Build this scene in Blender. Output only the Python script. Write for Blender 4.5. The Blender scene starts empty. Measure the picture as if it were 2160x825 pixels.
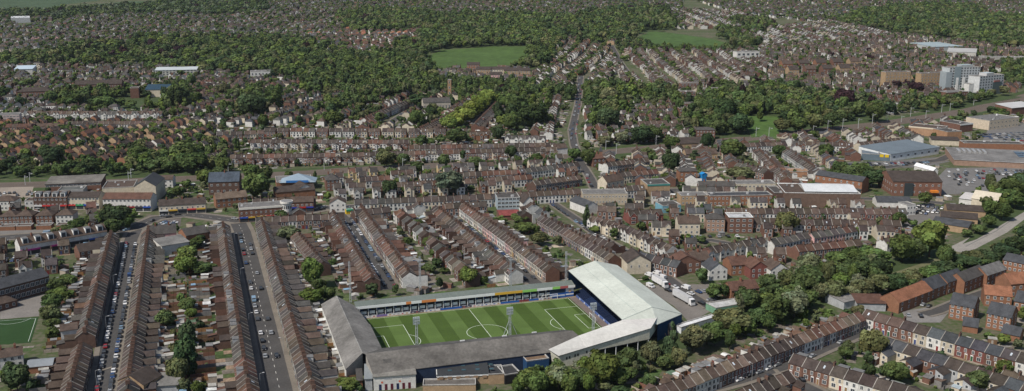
import bpy, math, random
import numpy as np
from math import sin, cos, pi, radians, atan2, hypot
HAZE = 2.3e-5
R = random.Random(7)
NR = np.random.default_rng(11)
C = bpy.data.collections.new('town'); bpy.context.scene.collection.children.link(C)
# ------------------------------------------------------------------ camera
F_, H_, TH = 2097.45, 161.8, radians(13.25)
cam = bpy.data.cameras.new('camera'); cam.lens = 36 * F_ / 2160; cam.sensor_width = 36
cam.clip_start = 1; cam.clip_end = 30000
co = bpy.data.objects.new('camera', cam); C.objects.link(co)
co.location = (0, 0, H_); co.rotation_euler = (pi / 2 - TH, 0, 0)
bpy.context.scene.camera = co
Z = 2.9457
OFF = dict(A=(0, 0), B=(720, 0), C=(1440, 0), D=(0, 270), E=(720, 270), F=(1440, 270), G=(0, 545), J=(1440, 545), S=(660, 545), T=(1080, 545))
def px(t, x, y): o = OFF[t]; return o[0] + x / Z, o[1] + y / Z
def gp(x, y, z=0.0):
    """survey point of the aerial photograph -> ground plan (metres)"""
    u, v = x - 1080, y - 412.5
    den = F_ * sin(TH) + v * cos(TH); q = (F_ * cos(TH) - v * sin(TH)) / den; Y = (H_ - z) * q
    for (y0, h0), (y1, h1) in zip(RELIEF, RELIEF[1:]):      # where the sight line meets the rising ground
        if y1 <= y0: continue
        s = (h1 - h0) / (y1 - y0); yy = (H_ - z - h0 + s * y0) / (1 / q + s)
        if y0 - 1e-6 <= yy <= y1: Y = yy; break
    return (u * (Y / q) / den, Y)
RELIEF = [(-2000, 0), (950, 0), (1500, 16.5), (20000, 849)]
def hill(y):
    """the town lies in a valley: level by the stadium, rising gently beyond the railway"""
    return 0 if y < 950 else (y - 950) * .03 if y < 1500 else 16.5 + (y - 1500) * .045
def at(t, x, y, z=0.0): return gp(*px(t, x, y), z)
def proj(x, y, z=0.0):
    z = z + hill(y); zc = y * cos(TH) + (H_ - z) * sin(TH); yc = -y * sin(TH) + (H_ - z) * cos(TH)
    if zc < 1: return (-9999, -9999, 1)
    return 1080 + F_ * x / zc, 412.5 + F_ * yc / zc, zc
def inframe(x, y, z=4, m=30):
    u, v, _ = proj(x, y, z); return -m < u < 2160 + m and -m < v < 825 + m
def inpoly(p, poly):
    x, y = p; r = False; n = len(poly)
    for i in range(n):
        x1, y1 = poly[i]; x2, y2 = poly[(i + 1) % n]
        if (y1 > y) != (y2 > y) and x < (x2 - x1) * (y - y1) / (y2 - y1) + x1: r = not r
    return r
def nth(n):
    if n == 1: return 'first'
    return {2: 'second', 3: 'third', 4: 'fourth', 5: 'fifth', 6: 'sixth', 7: 'seventh', 8: 'eighth', 9: 'ninth', 10: 'tenth'}.get(n) or '%d%s' % (n, 'th' if 10 <= n % 100 <= 20 else {1: 'st', 2: 'nd', 3: 'rd'}.get(n % 10, 'th'))
# ------------------------------------------------------------------ materials
def nodes(name):
    m = bpy.data.materials.new(name); m.use_nodes = True; nt = m.node_tree; nt.nodes.clear()
    return m, nt, nt.nodes, nt.links
def tinted(name, rough=0.9, n1=0.35, s1=0.6, n2=0.25, s2=0.08, spec=0.15, leaf=False, metal=0.0, streak=False):
    """albedo = face colour (x object colour where the face's alpha is 1), broken up by two scales of weathering"""
    m, nt, N, L = nodes(name)
    a = N.new('ShaderNodeAttribute'); a.attribute_name = 'Col'
    oi = N.new('ShaderNodeObjectInfo')
    mu = N.new('ShaderNodeMix'); mu.data_type = 'RGBA'; mu.blend_type = 'MULTIPLY'
    L.new(a.outputs['Alpha'], mu.inputs[0]); L.new(a.outputs['Color'], mu.inputs[6]); L.new(oi.outputs['Color'], mu.inputs[7])
    g = N.new('ShaderNodeNewGeometry'); last = mu.outputs[2]
    for s, k in ((s1, n1), (s2, n2)):
        if k <= 0: continue
        mp = N.new('ShaderNodeMapping'); L.new(g.outputs['Position'], mp.inputs[0])
        if streak: mp.inputs['Scale'].default_value = (1, 1, 0.35)
        no = N.new('ShaderNodeTexNoise'); no.inputs['Scale'].default_value = s; no.inputs['Detail'].default_value = 4
        no.inputs['Roughness'].default_value = 0.65; L.new(mp.outputs[0], no.inputs['Vector'])
        mr = N.new('ShaderNodeMapRange'); mr.inputs[1].default_value = 0.3; mr.inputs[2].default_value = 0.7
        mr.inputs[3].default_value = 1 - k; mr.inputs[4].default_value = 1 + k
        L.new(no.outputs['Fac'], mr.inputs[0])
        vm = N.new('ShaderNodeVectorMath'); vm.operation = 'SCALE'; L.new(last, vm.inputs[0]); L.new(mr.outputs[0], vm.inputs['Scale']); last = vm.outputs[0]
    out = N.new('ShaderNodeOutputMaterial')
    if leaf:
        d = N.new('ShaderNodeBsdfDiffuse'); t = N.new('ShaderNodeBsdfTranslucent'); mx = N.new('ShaderNodeMixShader'); mx.inputs[0].default_value = 0.3
        L.new(last, d.inputs[0]); L.new(last, t.inputs[0]); L.new(d.outputs[0], mx.inputs[1]); L.new(t.outputs[0], mx.inputs[2]); L.new(mx.outputs[0], out.inputs[0])
    else:
        b = N.new('ShaderNodeBsdfPrincipled'); b.inputs['Roughness'].default_value = rough; b.inputs['Specular IOR Level'].default_value = spec; b.inputs['Metallic'].default_value = metal
        L.new(last, b.inputs['Base Color']); L.new(b.outputs[0], out.inputs[0])
    return m
M_WALL = tinted('weathered_wall', 0.9, 0.18, 0.5, 0.15, 2.2)
M_ROOF = tinted('roof_tiles', 0.85, 0.30, 0.35, 0.22, 1.9, streak=True)
M_SHEET = tinted('sheet_roof', 0.8, 0.12, 0.06, 0.10, 0.7, spec=0.1)
M_OLD = tinted('old_cement_roof', 0.95, 0.38, 0.09, 0.22, 0.9)
M_LEAF = tinted('foliage', leaf=True, n1=0.12, s1=0.2, n2=0.10, s2=1.2)
M_BARK = tinted('bark', 0.95)
M_PAINT = tinted('car_paint', 0.3, 0.0, 1, 0.0, 1, spec=0.5)
M_GLASS = tinted('dark_glass', 0.12, 0.0, 1, 0.1, 0.3, spec=0.6)
M_METAL = tinted('grey_steel', 0.5, 0.1, 1, 0.0, 1, spec=0.4)
M_ROAD = tinted('asphalt', 0.95, 0.14, 0.12, 0.16, 1.1)
M_GARD = tinted('garden_ground', 0.95, 0.35, 0.25, 0.4, 0.9)
M_TURF = tinted('mown_turf', 0.95, 0.10, 0.12, 0.14, 1.5)
M_FIELD = tinted('rough_grass', 0.95, 0.16, 0.02, 0.25, 0.12)
M_PLAIN = tinted('painted', 0.7, 0.05, 0.5, 0.0, 1)
# ------------------------------------------------------------------ mesh builder
class MB:
    def __init__(s): s.v = []; s.f = []; s.c = []
    def face(s, pts, c=(1, 1, 1, 1)):
        n = len(s.v); s.v.extend([tuple(p) for p in pts]); s.f.append(tuple(range(n, n + len(pts)))); s.c.append(c if len(c) == 4 else (*c, 0)); return s
    def box(s, x0, x1, y0, y1, z0, z1, c=(1, 1, 1, 1), bottom=False):
        P = [(x0, y0, z0), (x1, y0, z0), (x1, y1, z0), (x0, y1, z0), (x0, y0, z1), (x1, y0, z1), (x1, y1, z1), (x0, y1, z1)]
        for q in ((0, 1, 5, 4), (1, 2, 6, 5), (2, 3, 7, 6), (3, 0, 4, 7), (4, 5, 6, 7)) + (((3, 2, 1, 0),) if bottom else ()): s.face([P[i] for i in q], c)
        return s
    def prism(s, base, z0, z1, c=(1, 1, 1, 1), top=True, ctop=None):
        n = len(base)
        for i in range(n):
            a, b = base[i], base[(i + 1) % n]; s.face([(a[0], a[1], z0), (b[0], b[1], z0), (b[0], b[1], z1), (a[0], a[1], z1)], c)
        if top: s.face([(p[0], p[1], z1) for p in base], ctop or c)
        return s
    def tube(s, p, q, r0, r1=None, n=6, c=(1, 1, 1, 1)):
        r1 = r0 if r1 is None else r1
        p = np.array(p, float); q = np.array(q, float); d = q - p; d /= max(1e-9, np.linalg.norm(d))
        u = np.cross(d, (0, 0, 1) if abs(d[2]) < .9 else (1, 0, 0)); u /= np.linalg.norm(u); w = np.cross(d, u)
        ring = lambda o, r: [o + r * (cos(2 * pi * i / n) * u + sin(2 * pi * i / n) * w) for i in range(n)]
        a, b = ring(p, r0), ring(q, r1)
        for i in range(n): s.face([a[i], a[(i + 1) % n], b[(i + 1) % n], b[i]], c)
        s.face(b, c); s.face(a[::-1], c); return s
    def slab(s, quad, th, c=(1, 1, 1, 1), cs=None):
        """a roof sheet: quad on top, thickness straight down"""
        lo = [(p[0], p[1], p[2] - th) for p in quad]; n = len(quad)
        s.face(quad, c); s.face(lo[::-1], c)
        for i in range(n): s.face([lo[i], lo[(i + 1) % n], quad[(i + 1) % n], quad[i]], cs or c)
        return s
    def add(s, o, fn=None):
        n = len(s.v); s.v.extend([fn(p) for p in o.v] if fn else o.v); s.f.extend([tuple(i + n for i in f) for f in o.f]); s.c.extend(o.c); return s
    def mesh(s, name, mat):
        me = bpy.data.meshes.new(name); me.from_pydata(s.v, [], s.f)
        at_ = me.attributes.new('Col', 'FLOAT_COLOR', 'FACE'); at_.data.foreach_set('color', np.array(s.c, np.float32).ravel())
        me.materials.append(mat); return me
def link(name, me, parent=None, loc=None, rz=None, color=None):
    o = bpy.data.objects.new(name, me); C.objects.link(o)
    if parent: o.parent = parent
    if loc is not None: o.location = loc if len(loc) == 3 else (loc[0], loc[1], 0)
    if rz is not None: o.rotation_euler = (0, 0, rz)
    if color is not None: o.color = (*color[:3], 1)
    return o
import re
def fit(s):
    """keep a label within sixteen words"""
    for a, b in ((' the ', ' '), ('terraced house', 'house'), ('semi-detached house', 'semi'), ('dark-brick', 'brick'), ('dark-brown', 'brown'), ('red-brown', 'russet'), ('orange-brick', 'brick'), ('buff-brick', 'buff'), (' counted', ''), ('street ending at boxes', 'boxes street'), ('street ending at the boxes', 'boxes street'), ('shop house', 'shop'), (', behind', ' behind'), (' garden ', ' '), (' with ', ' '), (' roofed', '')):
        if len(re.findall(r"[A-Za-z0-9']+", s)) <= 16: break
        s = s.replace(a, b)
    if len(re.findall(r"[A-Za-z0-9']+", s)) > 16: s = re.sub(r', \w+ (flat|pitched) roof', '', s)
    return s
def tag(o, label, cat, group=None):
    o['label'] = fit(label); o['category'] = cat
    if group: o['group'] = group
    return o
def struct(name, mb, mat): o = link(name, mb.mesh(name, mat)); o['kind'] = 'structure'; return o
def root(name, loc, rz, label, cat, group=None): return tag(link(name, None, None, loc, rz), label, cat, group)
def np_mesh(name, V, Fq, Ccol, mat):
    """quads only, from numpy arrays"""
    me = bpy.data.meshes.new(name); nq = len(Fq) // 4
    me.vertices.add(len(V)); me.vertices.foreach_set('co', V.astype(np.float32).ravel())
    me.loops.add(nq * 4); me.loops.foreach_set('vertex_index', Fq.astype(np.int32).ravel())
    me.polygons.add(nq); me.polygons.foreach_set('loop_start', np.arange(0, nq * 4, 4, dtype=np.int32))
    me.update(calc_edges=True)
    a = me.attributes.new('Col', 'FLOAT_COLOR', 'FACE'); a.data.foreach_set('color', Ccol.astype(np.float32).ravel())
    me.materials.append(mat); return me
# ------------------------------------------------------------------ world, sun
AZ, EL = radians(-130), radians(50)      # where the sun stands, measured from +Y clockwise
sc = bpy.context.scene
w = bpy.data.worlds.new('World'); sc.world = w; w.use_nodes = True
sky = w.node_tree.nodes.new('ShaderNodeTexSky'); sky.sky_type = 'NISHITA'; sky.sun_disc = False
sky.sun_elevation = EL; sky.sun_rotation = AZ; sky.altitude = 100; sky.dust_density = 1.5
bg = w.node_tree.nodes['Background']; bg.inputs[1].default_value = 0.1
w.node_tree.links.new(sky.outputs[0], bg.inputs[0])
# summer haze: a thin layer of scattering air filling the valley up to 300 m
WN, WL = w.node_tree.nodes, w.node_tree.links
hg = WN.new('ShaderNodeNewGeometry'); hs = WN.new('ShaderNodeSeparateXYZ'); WL.new(hg.outputs['Position'], hs.inputs[0])
hl = WN.new('ShaderNodeMapRange'); hl.inputs[1].default_value = 200; hl.inputs[2].default_value = 300; hl.inputs[3].default_value = HAZE; hl.inputs[4].default_value = 0; WL.new(hs.outputs[2], hl.inputs[0])
hv = WN.new('ShaderNodeVolumeScatter'); hv.inputs['Color'].default_value = (.80, .88, 1, 1); hv.inputs['Anisotropy'].default_value = .2; WL.new(hl.outputs[0], hv.inputs['Density'])
WL.new(hv.outputs[0], WN['World Output'].inputs['Volume'])
w.cycles.volume_step_size = 450; sc.cycles.volume_max_steps = 12; sc.cycles.volume_bounces = 0; w.cycles.volume_sampling = 'DISTANCE'
sl = bpy.data.lights.new('sun', 'SUN'); sl.energy = 4.25; sl.angle = radians(0.53); sl.color = (1, 0.94, 0.85)
so = bpy.data.objects.new('sun', sl); C.objects.link(so)
so.rotation_euler = (pi / 2 - EL, 0, -AZ + pi); so.location = (-300, -100, 600)
# light travels along local -Z; rotate so that -Z points away from the sun's place in the sky
from mathutils import Vector
so.rotation_euler = Vector((sin(AZ) * cos(EL), cos(AZ) * cos(EL), sin(EL))).to_track_quat('Z', 'Y').to_euler()
sc.view_settings.view_transform = 'Standard'; sc.view_settings.look = 'None'; sc.view_settings.exposure = 0
sc.cycles.max_bounces = 5; sc.cycles.diffuse_bounces = 2; sc.cycles.transparent_max_bounces = 4
sc.cycles.use_denoising = True
# ------------------------------------------------------------------ occupancy of the ground plan
CELL = 3.0; occ = set()
def mark_rect(c, u, hl, hw):
    n = (-u[1], u[0]); a = -hl
    while a <= hl:
        b = -hw
        while b <= hw:
            occ.add((int((c[0] + u[0] * a + n[0] * b) // CELL), int((c[1] + u[1] * a + n[1] * b) // CELL))); b += CELL * .5
        a += CELL * .5
def free_rect(c, u, hl, hw):
    n = (-u[1], u[0])
    for a in (-hl, -hl / 2, 0, hl / 2, hl):
        for b in (-hw, 0, hw):
            if (int((c[0] + u[0] * a + n[0] * b) // CELL), int((c[1] + u[1] * a + n[1] * b) // CELL)) in occ: return False
    return True
def free_pt(x, y): return (int(x // CELL), int(y // CELL)) not in occ
def mark_line(pts, hw):
    for (a, b) in zip(pts, pts[1:]):
        d = hypot(b[0] - a[0], b[1] - a[1])
        if d < .1: continue
        mark_rect(((a[0] + b[0]) / 2, (a[1] + b[1]) / 2), ((b[0] - a[0]) / d, (b[1] - a[1]) / d), d / 2, hw)
# ------------------------------------------------------------------ ribbons: roads, pavements
def offset_line(pts, off):
    out = []
    for i, p in enumerate(pts):
        a = pts[max(0, i - 1)]; b = pts[min(len(pts) - 1, i + 1)]; d = hypot(b[0] - a[0], b[1] - a[1]) or 1
        out.append((p[0] + (b[1] - a[1]) / d * off, p[1] - (b[0] - a[0]) / d * off))   # + = right of travel
    return out
def ribbon(mb, pts, o0, o1, z, c, side=False):
    a, b = offset_line(pts, o0), offset_line(pts, o1)
    for i in range(len(pts) - 1):
        mb.face([(*b[i], z), (*b[i + 1], z), (*a[i + 1], z), (*a[i], z)], c)
        if side:
            for e in (a, b): mb.face([(*e[i], 0), (*e[i + 1], 0), (*e[i + 1], z), (*e[i], z)], c)
ROADZ = [0.08]
ASPH = (0.072, 0.069, 0.067, 0); PAVE = (0.175, 0.155, 0.13, 0)
roads = MB(); paves = MB(); marks = MB()
def road(pts, width=7.0, pave=2.2, dash=False, c=ASPH):
    z = ROADZ[0]; ROADZ[0] += 0.004
    ribbon(roads, pts, -width / 2, width / 2, z, c)
    if pave:
        for s in (-1, 1): ribbon(paves, pts, s * width / 2, s * (width / 2 + pave), 0.12 + z, PAVE, True)
    if dash:
        for (a, b) in zip(pts, pts[1:]):
            d = hypot(b[0] - a[0], b[1] - a[1]); u = ((b[0] - a[0]) / d, (b[1] - a[1]) / d); t = 2
            while t < d - 3:
                p = (a[0] + u[0] * t, a[1] + u[1] * t); q = (p[0] + u[0] * 2.4, p[1] + u[1] * 2.4)
                ribbon(marks, [p, q], -.09, .09, z + .004, (.62, .6, .55, 0)); t += 7
    mark_line(pts, width / 2 + pave)
    return pts
# ------------------------------------------------------------------ houses
WALLC = dict(brick=(.155, .084, .062), dark_brick=(.105, .066, .052), orange_brick=(.235, .118, .072), white=(.57, .56, .53), cream=(.52, .46, .36),
             pink=(.60, .36, .34), grey=(.36, .37, .38), yellow=(.55, .43, .24), red=(.185, .072, .06), buff_brick=(.34, .24, .15), blue=(.30, .42, .55))
ROOFC = dict(brown=(.086, .063, .051), dark_brown=(.060, .048, .042), grey=(.072, .067, .063), red_brown=(.108, .060, .045), slate=(.058, .061, .067),
             orange=(.235, .108, .064), pale_grey=(.15, .145, .14), tan=(.14, .105, .08))
def pick(d):
    t = R.random() * sum(d.values())
    for k, v in d.items():
        t -= v
        if t <= 0: return k
    return k
RW = {'brown': 5, 'dark_brown': 4, 'grey': 3, 'red_brown': 2, 'slate': .7, 'tan': 1}
WW = {'brick': 5, 'dark_brick': 2.5, 'white': 3.4, 'cream': 1.5, 'pink': .3, 'grey': .5, 'red': .4}
VERGE = (.27, .25, .225, 0); POT = (.13, .085, .068, 0); FR = (.72, .72, .70, 0); PANE = (.055, .062, .07, 0); FLAT = (.15, .15, .15, 0)
ONE = (1, 1, 1, 1)
def window_mb(wd, ht, glass=PANE, frame=FR):
    m = MB(); m.box(-wd / 2, wd / 2, -.05, 0, 0, ht, frame, True); m.face([(-wd / 2 + .12, -.07, .12), (-.04, -.07, .12), (-.04, -.07, ht - .12), (-wd / 2 + .12, -.07, ht - .12)], glass)
    m.face([(.04, -.07, .12), (wd / 2 - .12, -.07, .12), (wd / 2 - .12, -.07, ht - .12), (.04, -.07, ht - .12)], glass); return m
def flatwin(m, x, y, z, wd, ht, sgn, frame=True, gl=PANE):
    """window seen from outside on the wall y=const (sgn -1: faces -y)"""
    if frame: m.face([(x - wd / 2 - .13, y + sgn * .03, z - .13), (x + wd / 2 + .13, y + sgn * .03, z - .13), (x + wd / 2 + .13, y + sgn * .03, z + ht + .13), (x - wd / 2 - .13, y + sgn * .03, z + ht + .13)], FR)
    m.face([(x - wd / 2, y + sgn * .05, z), (x + wd / 2, y + sgn * .05, z), (x + wd / 2, y + sgn * .05, z + ht), (x - wd / 2, y + sgn * .05, z + ht)], gl)
def house_geo(s):
    w_, d, e, r = s['w'], s['d'], s['eave'], s['rise']; x0, x1, y0, y1 = -w_ / 2, w_ / 2, -d / 2, d / 2
    wl, rf, ch = MB(), MB(), MB(); T = ONE
    hip0, hip1 = s.get('hip0'), s.get('hip1'); ov = .25; back = s.get('backc')
    bc = T if not back else (*WALLC[back], 0)
    wl.face([(x0, y0, 0), (x1, y0, 0), (x1, y0, e), (x0, y0, e)], T); wl.face([(x1, y1, 0), (x0, y1, 0), (x0, y1, e), (x1, y1, e)], bc)
    wl.face([(x0, y1, 0), (x0, y0, 0), (x0, y0, e)] + ([] if hip0 else [(x0, 0, e + r)]) + [(x0, y1, e)], bc)
    wl.face([(x1, y0, 0), (x1, y1, 0), (x1, y1, e)] + ([] if hip1 else [(x1, 0, e + r)]) + [(x1, y0, e)], bc)
    k = r / (d / 2); a0 = x0 + (d * .5 if hip0 else 0); a1 = x1 - (d * .5 if hip1 else 0); zo = e - ov * k + .12; zr = e + r + .12
    if hip0 and a0 > 0: a0 = 0
    if hip1 and a1 < 0: a1 = 0
    b0 = x0 - (ov if hip0 else s.get('ov0', 0)); b1 = x1 + (ov if hip1 else s.get('ov1', 0))
    if not hip0: a0 = b0
    if not hip1: a1 = b1
    rf.slab([(b0, y0 - ov, zo), (b1, y0 - ov, zo), (a1, 0, zr), (a0, 0, zr)], .12, T)
    rf.slab([(b1, y1 + ov, zo), (b0, y1 + ov, zo), (a0, 0, zr), (a1, 0, zr)], .12, T)
    if hip0: rf.slab([(b0, y1 + ov, zo), (b0, y0 - ov, zo), (a0, 0, zr)], .12, T)
    if hip1: rf.slab([(b1, y0 - ov, zo), (b1, y1 + ov, zo), (a1, 0, zr)], .12, T)
    if s.get('verge'):
        for (ya, za, yb, zb) in ((y0 - ov, zo, 0, zr), (0, zr, y1 + ov, zo)):
            rf.slab([(x0 - .13, ya, za + .2), (x0 + .13, ya, za + .2), (x0 + .13, yb, zb + .2), (x0 - .13, yb, zb + .2)], .3, VERGE)
        rf.box(x0 - .1, x1 + .1, -.14, .14, zr - .1, zr + .09, (.85, .82, .8, 1))
    if s.get('sky') :
        for sy in s['sky']:
            xx, f = sy; yy = (y0 if f < 0 else y1) * .5; zz = e + r * .5 + .2
            dy = .55 * (1 if f < 0 else -1); rf.slab([(xx - .35, yy - dy, zz - .55 * k + .06), (xx + .35, yy - dy, zz - .55 * k + .06), (xx + .35, yy + dy, zz + .55 * k + .06), (xx - .35, yy + dy, zz + .55 * k + .06)], .1, (.45, .5, .55, 0))
    if s.get('dormer'):
        dw = w_ * .36; wl.box(-dw, dw, .9, y1 - .5, e - .1, e + r - .25, (*WALLC[s['dormer']], 0)); wl.box(-dw - .1, dw + .1, .8, y1 - .35, e + r - .25, e + r - .1, FLAT)
        flatwin(wl, 0, y1 - .5, e + .5, 1.6, 1.0, 1)
    if s.get('gablet'):   # front bay under its own small gable
        gw = w_ * .27; gx = s['gablet'] * w_ * .16; ge = e + .25; gr = gw * 1.15
        wl.face([(gx - gw, y0 - .7, 0), (gx + gw, y0 - .7, 0), (gx + gw, y0 - .7, ge), (gx, y0 - .7, ge + gr), (gx - gw, y0 - .7, ge)], T)
        for sx in (-1, 1):
            wl.face([(gx + sx * gw, y0 - .7, 0), (gx + sx * gw, y0 + .3, 0), (gx + sx * gw, y0 + .3, ge), (gx + sx * gw, y0 - .7, ge)], T)
            rf.slab([(gx + sx * (gw + .2), y0 - .95, ge - .2), (gx + sx * (gw + .2), y0 + 1.2, ge - .2), (gx, y0 + 2.4, ge + gr + .15), (gx, y0 - .95, ge + gr + .15)], .14, T, (.7, .7, .68, 0))
        flatwin(wl, gx, y0 - .7, .8, gw * 1.3, 1.4, -1); flatwin(wl, gx, y0 - .7, 3.3, gw * 1.2, 1.3, -1)
    if s.get('wing'):
        sd = s['wing']; xa, xb = sd * (w_ / 2 - w_ * .56), sd * w_ / 2; L_ = s['wl']; zl, zh = e - 1.2, e + .25; ya, yb = y1, y1 + L_
        lo, hi = min(xa, xb), max(xa, xb)
        wl.face([(xa, ya, 0), (xa, yb, 0), (xa, yb, zl), (xa, ya, zl)], bc)
        wl.face([(xb, ya, 0), (xb, yb, 0), (xb, yb, zh), (xb, ya, zh)], bc)
        wl.face([(xa, yb, 0), (xb, yb, 0), (xb, yb, zh), (xa, yb, zl)], bc)
        rf.slab([(xa - sd * .2, ya - .3, zl), (xa - sd * .2, yb + .15, zl), (xb, yb + .15, zh + .13), (xb, ya - .3, zh + .13)], .12, T)
        flatwin(wl, (xa + xb) / 2, yb, 2.9, 1.0, 1.1, 1)
        flatwin(wl, (xa + xb) / 2, yb, .7, 1.3, 1.2, 1)
        flatwin(wl, -sd * w_ * .25, y1, 3.1, 1.0, 1.4, 1)
        if s.get('ext'):
            l2 = s['ext']; wl.box(lo + .15, hi - .05, yb + .01, yb + l2, 0, 2.5, bc); rf.slab([(lo, yb + .012, 3.1), (hi, yb + .012, 3.1), (hi, yb + l2 + .2, 2.5), (lo, yb + l2 + .2, 2.5)], .12, (*s['extc'], 0))
    elif not s.get('plainback'):
        for xx in (-.25, .25): flatwin(wl, xx * w_, y1, 3.1, 1.1, 1.3, 1); flatwin(wl, xx * w_, y1, .8, 1.3, 1.4, 1)
    if s.get('chim'):
        for cx in s['chim']:
            yy = s.get('chy', 0); zt = e + r + 1.25
            ch.box(cx - .33, cx + .33, yy - .75, yy + .75, e + r - .9, zt, (.125, .078, .06, 0)); ch.box(cx - .38, cx + .38, yy - .8, yy + .8, zt, zt + .12, (.14, .08, .06, 0))
            for q in (-.5, -.17, .17, .5): ch.tube((cx, yy + q, zt + .1), (cx, yy + q, zt + .62), .13, .1, 5, POT)
    # front openings: list of (kind, x, z, w, h)
    op = []
    if w_ < 3: op = [('window', 0, 3.2, 1.1, 1.3)]
    else:
        dsd = s.get('door', 1); xs = dsd * w_ * .3
        if not s.get('gablet'): op.append(('window', -dsd * w_ * .17, .75, 1.8, 1.75))
        op.append(('door', xs, 0.05, .95, 2.05))
        if not s.get('gablet'): op.append(('window', -dsd * w_ * .24, 3.05, 1.3, 1.65))
        op.append(('window', dsd * w_ * .24, 3.05, 1.1, 1.65))
        if e > 7.5: op += [('window', -w_ * .24, 5.8, 1.1, 1.4), ('window', w_ * .24, 5.8, 1.1, 1.4)]
        if w_ > 6.5: op.append(('window', 0, 3.15, 1.0, 1.3))
    return wl, rf, ch, op
houses = []
def add_house(x, y, rz, w_, d, eave, rise, wall, roof, kind, label, cat, group, **k):
    s = dict(x=x, y=y, rz=rz, w=w_, d=d, eave=eave, rise=rise, wall=wall, roof=roof, kind=kind, label=label, cat=cat, group=group, **k)
    u, v, zc = proj(x, y, 4); s['zc'] = zc; s['vis'] = -25 < u < 2185 and -20 < v < 845; s['size'] = F_ / zc * (1 if s['vis'] else .3)
    houses.append(s); return s
gardens = MB(); fences = []; sheds = []; shrubs = []; cars = []; trees = []
GRASS = [(.06, .095, .03), (.075, .10, .04), (.05, .08, .028)]; SOIL = [(.17, .15, .125), (.24, .215, .185), (.15, .13, .11), (.32, .29, .25), (.18, .17, .16), (.34, .29, .23), (.22, .16, .115)]
def plot(cx, cy, u, n, w_, L0, L1, green=.4):
    """one back garden as ground patches"""
    t = L0; z = R.uniform(.004, .06)
    while t < L1 - .5:
        l = min(R.uniform(2.5, 7), L1 - t); c = R.choice(GRASS) if R.random() < green else R.choice(SOIL); k = R.uniform(.75, 1.2)
        P = [(cx + u[0] * a + n[0] * b, cy + u[1] * a + n[1] * b, z) for a, b in ((-w_ / 2, t), (w_ / 2, t), (w_ / 2, t + l), (-w_ / 2, t + l))]
        gardens.face(P, (c[0] * k, c[1] * k, c[2] * k, 0)); t += l
FENCEC = dict(brown=(.16, .10, .06), grey=(.2, .19, .18), orange=(.30, .16, .075), pale=(.36, .31, .25), brick=(.2, .1, .07))
def clutter(cx, cy, u, n, w_, L0, L1, where, dens=1.0, shed_p=.5, shrub_p=.6, mess=.55):
    rz = atan2(u[1], u[0]); P = lambda a, b: (cx + u[0] * a + n[0] * b, cy + u[1] * a + n[1] * b)
    if R.random() < .8 * dens:
        fc = pick({'brown': 3, 'grey': 3, 'orange': 1.5, 'pale': 2, 'brick': 2})
        fences.append(dict(p=P(-w_ / 2, (L0 + L1) / 2), rz=rz + pi / 2, l=(L1 - L0) - .3, h=R.uniform(1.5, 2.0), c=fc, where=where))
    if R.random() < shed_p * dens:
        sw, sd_ = R.uniform(1.8, w_ * .8), R.uniform(1.8, 3.8)
        sheds.append(dict(p=P(R.uniform(-.3, .3), L1 - sd_ / 2 - R.uniform(.2, 2)), rz=rz, w=sw, d=sd_, h=R.uniform(1.9, 2.5), c=pick({'brown': 3, 'grey': 3, 'orange': 1, 'pale': 3, 'brick': 1}), r=R.choice(['grey', 'brown', 'white', 'green', 'pale', 'blue'] if R.random() < .35 else ['grey', 'brown', 'pale']), where=where))
    if R.random() < mess * .5 * dens:
        sw = w_ * R.uniform(.5, .9); sd_ = R.uniform(2.5, 4)
        sheds.append(dict(p=P(0, L0 + sd_ / 2 + R.uniform(.0, .8)), rz=rz, w=sw, d=sd_, h=R.uniform(2.3, 2.8), c=pick({'pale': 4, 'grey': 2, 'brick': 2}), r=R.choice(['grey', 'grey', 'brown', 'pale', 'pale', 'grey', 'white']), where=where))
    m = shrub_p * dens
    while m > 0:
        if R.random() < m:
            q = P(R.uniform(-w_ * .4, w_ * .4), R.uniform(L0 + 2, L1)); shrubs.append(dict(p=q, r=R.uniform(.7, 1.7), h=R.uniform(1.0, 2.8), where=where))
        m -= 1
    if R.random() < .07: add_tree(*P(R.uniform(-1, 1), R.uniform(L0 + 3, L1)), R.uniform(1.8, 3.2), R.uniform(4, 7), 'broad', R.choice(['green', 'bright', 'dark', 'olive']), 'in the back gardens')
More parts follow.
